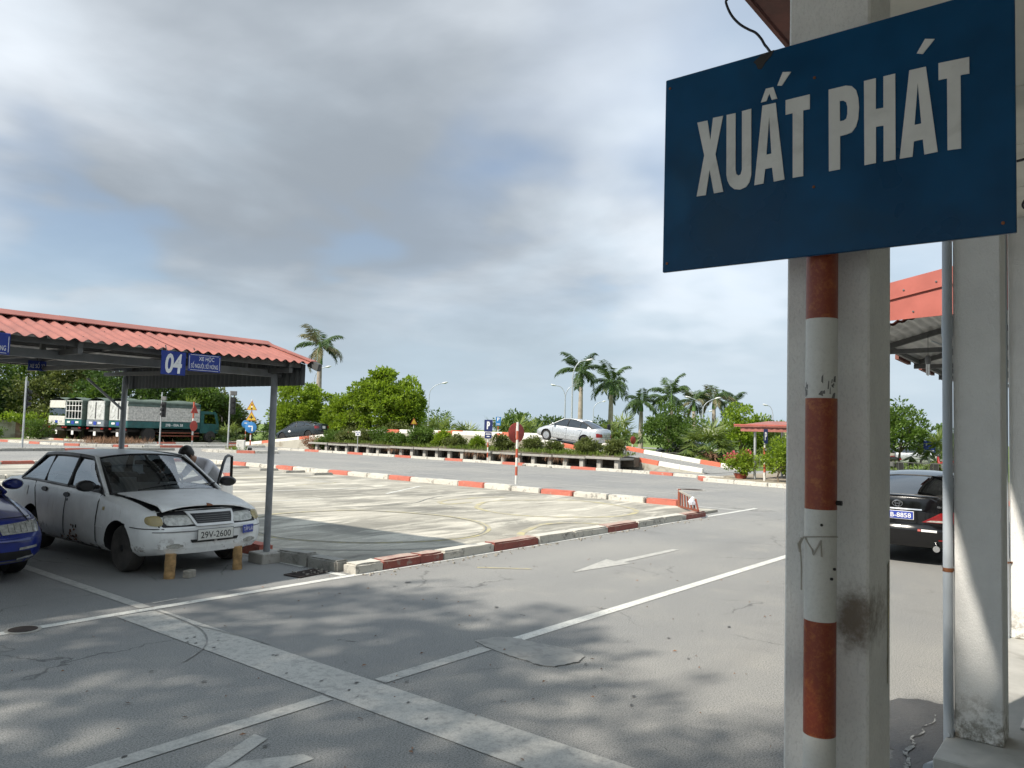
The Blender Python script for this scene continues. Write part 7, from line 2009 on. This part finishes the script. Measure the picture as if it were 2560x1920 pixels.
MB().lathe([(.34, .0), (.34, .012), (.31, .014), (0, .014)], 22).build('lid', 'drain_iron', mh); MB().lathe([(.42, 0), (.42, .009), (.36, .010)], 22).build('rim', 'concrete', mh)
mh = thing('manhole_cover', 'small dark cover set in the white bay line at the left', 'manhole', (2.44, 6.66, 0))
MB().lathe([(.10, .0), (.10, .010), (0, .011)], 18).build('lid', 'drain_iron', mh); MB().lathe([(.125, 0), (.125, .007), (.105, .008)], 18).build('rim', 'concrete', mh)

# ---- motorbikes far right
def motorbike(lab, loc, rz_, paint):
    t = thing('motorbike', lab, 'motorbike', loc, rz_, 'parked motorbikes', real=True)
    for x in (.62, -.62):
        w_ = M().lathe([(.19, -.04), (.28, -.045), (.30, 0), (.28, .045), (.19, .04)], 20, 'y').build('wheel', 'tyre', t, 50); w_.location = (x, 0, .30)
        M().lathe([(.20, -.01), (0, -.02), (0, .02), (.20, .01)], 14, 'y').build('rim', 'rim_alloy', w_, 50)
    M().tube([(-.55, 0, .72), (-.1, 0, .74), (.1, 0, .62), (.35, 0, .55), (.42, 0, .95)], [.10, .13, .10, .09, .07], 10).build('body', paint, t, 60)
    M().box((-.3, 0, .80), (.70, .24, .09), None, .03).build('seat', 'trim_black', t)
    M().tube([(.62, 0, .30), (.45, 0, .95)], .03, 8).build('fork', 'chrome', t); M().tube([(.42, -.34, 1.0), (.44, 0, .98), (.42, .34, 1.0)], .018, 6).build('handlebar', 'trim_black', t)
    M().box((.50, 0, .90), (.12, .18, .16), None, .04).build('headlight', 'lens_clear', t); M().box((-.68, 0, .72), (.06, .14, .10), None, .02).build('tail_light', 'lens_red', t)
    M().box((0, 0, .38), (.4, .22, .26), None, .04).build('engine', 'plastic_grey', t)
motorbike('motorbike parked before the gold people carrier', (45.0, 9.9, 0), R(60), 'paint_dark')
motorbike('red motorbike parked before the slate coloured car', (45.2, 7.4, 0), R(70), 'paint_red')

# ================================================================== people
def skin_body(name, joints, edges, radii, mat, parent, sub=2):
    me = bpy.data.meshes.new(name); me.from_pydata(joints, edges, []); ob = bpy.data.objects.new(name, me); COL.objects.link(ob)
    md = ob.modifiers.new('s', 'SKIN'); md.use_smooth_shade = True
    for i, r_ in enumerate(radii): me.skin_vertices[0].data[i].radius = (r_, r_) if not isinstance(r_, tuple) else r_
    me.skin_vertices[0].data[0].use_root = True
    sd = ob.modifiers.new('d', 'SUBSURF'); sd.levels = sub; sd.render_levels = sub
    bpy.context.view_layer.update(); dg = bpy.context.evaluated_depsgraph_get()
    nm = bpy.data.meshes.new_from_object(ob.evaluated_get(dg)); bpy.data.objects.remove(ob); bpy.data.meshes.remove(me)
    nm.materials.clear(); nm.materials.append(MATS[mat]); nm.name = name
    nm.polygons.foreach_set('use_smooth', [True] * len(nm.polygons))
    return nm
def person(lab, loc, rz_, J, cloth, legs, mask=False, hands=True):
    """J: joint dictionary in metres; one continuous body, clothes coloured by region, hair and mask as children"""
    t = thing('person', lab, 'person', loc, rz_, real=True)
    names = ['pelvis', 'belly', 'chest', 'neck', 'head0', 'head1', 'shl', 'ell', 'wrl', 'hal', 'shr', 'elr', 'wrr', 'har', 'hil', 'knl', 'anl', 'tol', 'hir', 'knr', 'anr', 'tor']
    rad = [(.145, .11), (.14, .105), (.16, .115), .055, (.075, .085), (.085, .095), .065, .046, .034, (.038, .02), .065, .046, .034, (.038, .02), .085, .06, .042, (.04, .03), .085, .06, .042, (.04, .03)]
    E = [(0, 1), (1, 2), (2, 3), (3, 4), (4, 5), (2, 6), (6, 7), (7, 8), (8, 9), (2, 10), (10, 11), (11, 12), (12, 13), (0, 14), (14, 15), (15, 16), (16, 17), (0, 18), (18, 19), (19, 20), (20, 21)]
    me = skin_body('body', [J[n] for n in names], E, rad, 'skin', t)
    me.materials.append(MATS[cloth]); me.materials.append(MATS[legs])
    jv = {n: Vector(J[n]) for n in names}
    segs = [('pelvis', 'belly', 2 if False else 1), ('belly', 'chest', 1), ('chest', 'neck', 1), ('neck', 'head0', 0), ('head0', 'head1', 0), ('chest', 'shl', 1), ('shl', 'ell', 1), ('ell', 'wrl', 0), ('wrl', 'hal', 0), ('chest', 'shr', 1), ('shr', 'elr', 1), ('elr', 'wrr', 0), ('wrr', 'har', 0),
            ('pelvis', 'hil', 2), ('hil', 'knl', 2), ('knl', 'anl', 2), ('anl', 'tol', 2), ('pelvis', 'hir', 2), ('hir', 'knr', 2), ('knr', 'anr', 2), ('anr', 'tor', 2)]
    for p in me.polygons:
        c = p.center; best, bi = 9, 0
        for a, b_, k in segs:
            A, B_ = jv[a], jv[b_]; d = B_ - A; u = max(0, min(1, (c - A).dot(d) / max(1e-6, d.length_squared)))
            dd = (A + d * u - c).length
            if dd < best: best, bi = dd, k
        p.material_index = bi
    o = link_mesh('body', me, t)
    hd = (jv['head0'] + jv['head1']) / 2; up = (jv['head1'] - jv['head0']).normalized()
    fw = Vector(J['face']).normalized(); fw = (fw - up * fw.dot(up)).normalized(); sd = up.cross(fw)
    hm = M().lathe([(0, .125), (.05, .118), (.08, .095), (.098, .06), (.098, .02), (.09, -.03), (.08, -.06)], 18)
    fr = lambda x, y, z: tuple(hd + sd * x + fw * (y * 1.12 - .012) + up * (z + .035))
    hm.v = [fr(x, y if y < .02 or z > .06 else y * .75, max(z, .055) if y > .035 and z < .055 else z) for x, y, z in hm.v]
    hm.build('hair', 'hair', t, 60)
    for s_ in (1, -1):
        M().lathe([(0, -.012), (.026, -.008), (.03, 0), (.022, .01), (0, .012)], 10, 'x').build('ear', 'skin', t, 60).location = hd + sd * (s_ * .088)
        M().lathe([(0, -.011), (.009, -.007), (.012, 0), (.009, .007), (0, .011)], 8).build('eye', 'black_flat', t, 60).location = hd + sd * (s_ * .034) + fw * .088 + up * .015
    M().tube([tuple(hd + fw * .090 + up * .02), tuple(hd + fw * .108 - up * .02)], [.010, .016], 8).build('nose', 'skin', t, 60)
    if mask:
        M().grid(lambda u, v: tuple(hd + sd * (lerp(-.08, .08, u)) + fw * (.112 - 2.2 * (u - .5) ** 2 * .12 - .02 * abs(v - .4)) + up * lerp(-.085, .0, v)), 8, 5).build('face_mask', 'mask_white', t, True)
    else:
        M().tube([tuple(hd + fw * .094 - up * .05 + sd * x) for x in (-.022, 0, .022)], .005, 5).build('mouth', 'sign_redback', t)
    for side_, w0, w1 in (('l', 'wrl', 'hal'), ('r', 'wrr', 'har')):      # fingers
        a, b_ = jv[w0], jv[w1]; d = (b_ - a).normalized(); s2_ = d.cross(Vector((0, 0, 1))); s2_ = s2_.normalized() if s2_.length > .1 else Vector((0, 1, 0)); dn = d.cross(s2_)
        for k in range(4):
            st_ = b_ + s2_ * (k - 1.5) * .019; l_ = (.062, .072, .068, .052)[k]
            M().tube([tuple(st_), tuple(st_ + d * l_ * .5 + dn * .006), tuple(st_ + d * l_ * .8 + dn * .028), tuple(st_ + d * l_ * .85 + dn * .045)], [.010, .009, .008, .006], 7).build('finger', 'skin', t, 60)
        tb = a.lerp(b_, .45) + s2_ * .035; M().tube([tuple(tb), tuple(tb + s2_ * .025 + d * .03), tuple(tb + s2_ * .028 + d * .06 + dn * .012)], [.012, .011, .008], 7).build('thumb', 'skin', t, 60)
    return t
# leaning in at the driver's door (x to the car's side, facing -x)
JL = dict(pelvis=(.30, 0, .92), belly=(.18, 0, 1.06), chest=(.0, 0, 1.20), neck=(-.17, 0, 1.26), head0=(-.23, 0, 1.28), head1=(-.33, 0, 1.37), shl=(-.02, -.19, 1.22), ell=(-.20, -.26, 1.02), wrl=(-.40, -.22, .98), hal=(-.46, -.21, .98),
          shr=(-.02, .19, 1.22), elr=(-.16, .27, 1.0), wrr=(-.36, .30, 1.02), har=(-.42, .30, 1.02), hil=(.32, -.10, .86), knl=(.30, -.11, .46), anl=(.36, -.12, .07), tol=(.20, -.13, .03), hir=(.32, .10, .86), knr=(.26, .12, .46), anr=(.34, .12, .07), tor=(.18, .13, .03), face=(-.8, .15, -.5))
person('person in a white shirt leaning into the open driver door', (5.66, 9.78, 0), R(8), JL, 'shirt_white', 'trouser')
# learner at the wheel; the car faces -Y, the driver sits on its +X side
JS = dict(pelvis=(0, 0, .50), belly=(-.03, 0, .66), chest=(-.05, 0, .86), neck=(-.02, 0, 1.00), head0=(.0, 0, 1.05), head1=(.02, 0, 1.18), shl=(-.03, .19, .92), ell=(.16, .24, .74), wrl=(.38, .17, .88), hal=(.45, .14, .92), shr=(-.03, -.19, .92), elr=(.16, -.24, .74), wrr=(.38, -.16, .88), har=(.45, -.13, .92),
          hil=(.08, .10, .48), knl=(.50, .12, .56), anl=(.80, .12, .28), tol=(.92, .12, .32), hir=(.08, -.10, .48), knr=(.50, -.12, .56), anr=(.80, -.12, .28), tor=(.92, -.12, .32), face=(1, 0, -.1))
person('masked learner sitting at the wheel of the white saloon', (5.06, 9.86, 0), R(-90), JS, 'shirt_dark', 'trouser', mask=True)
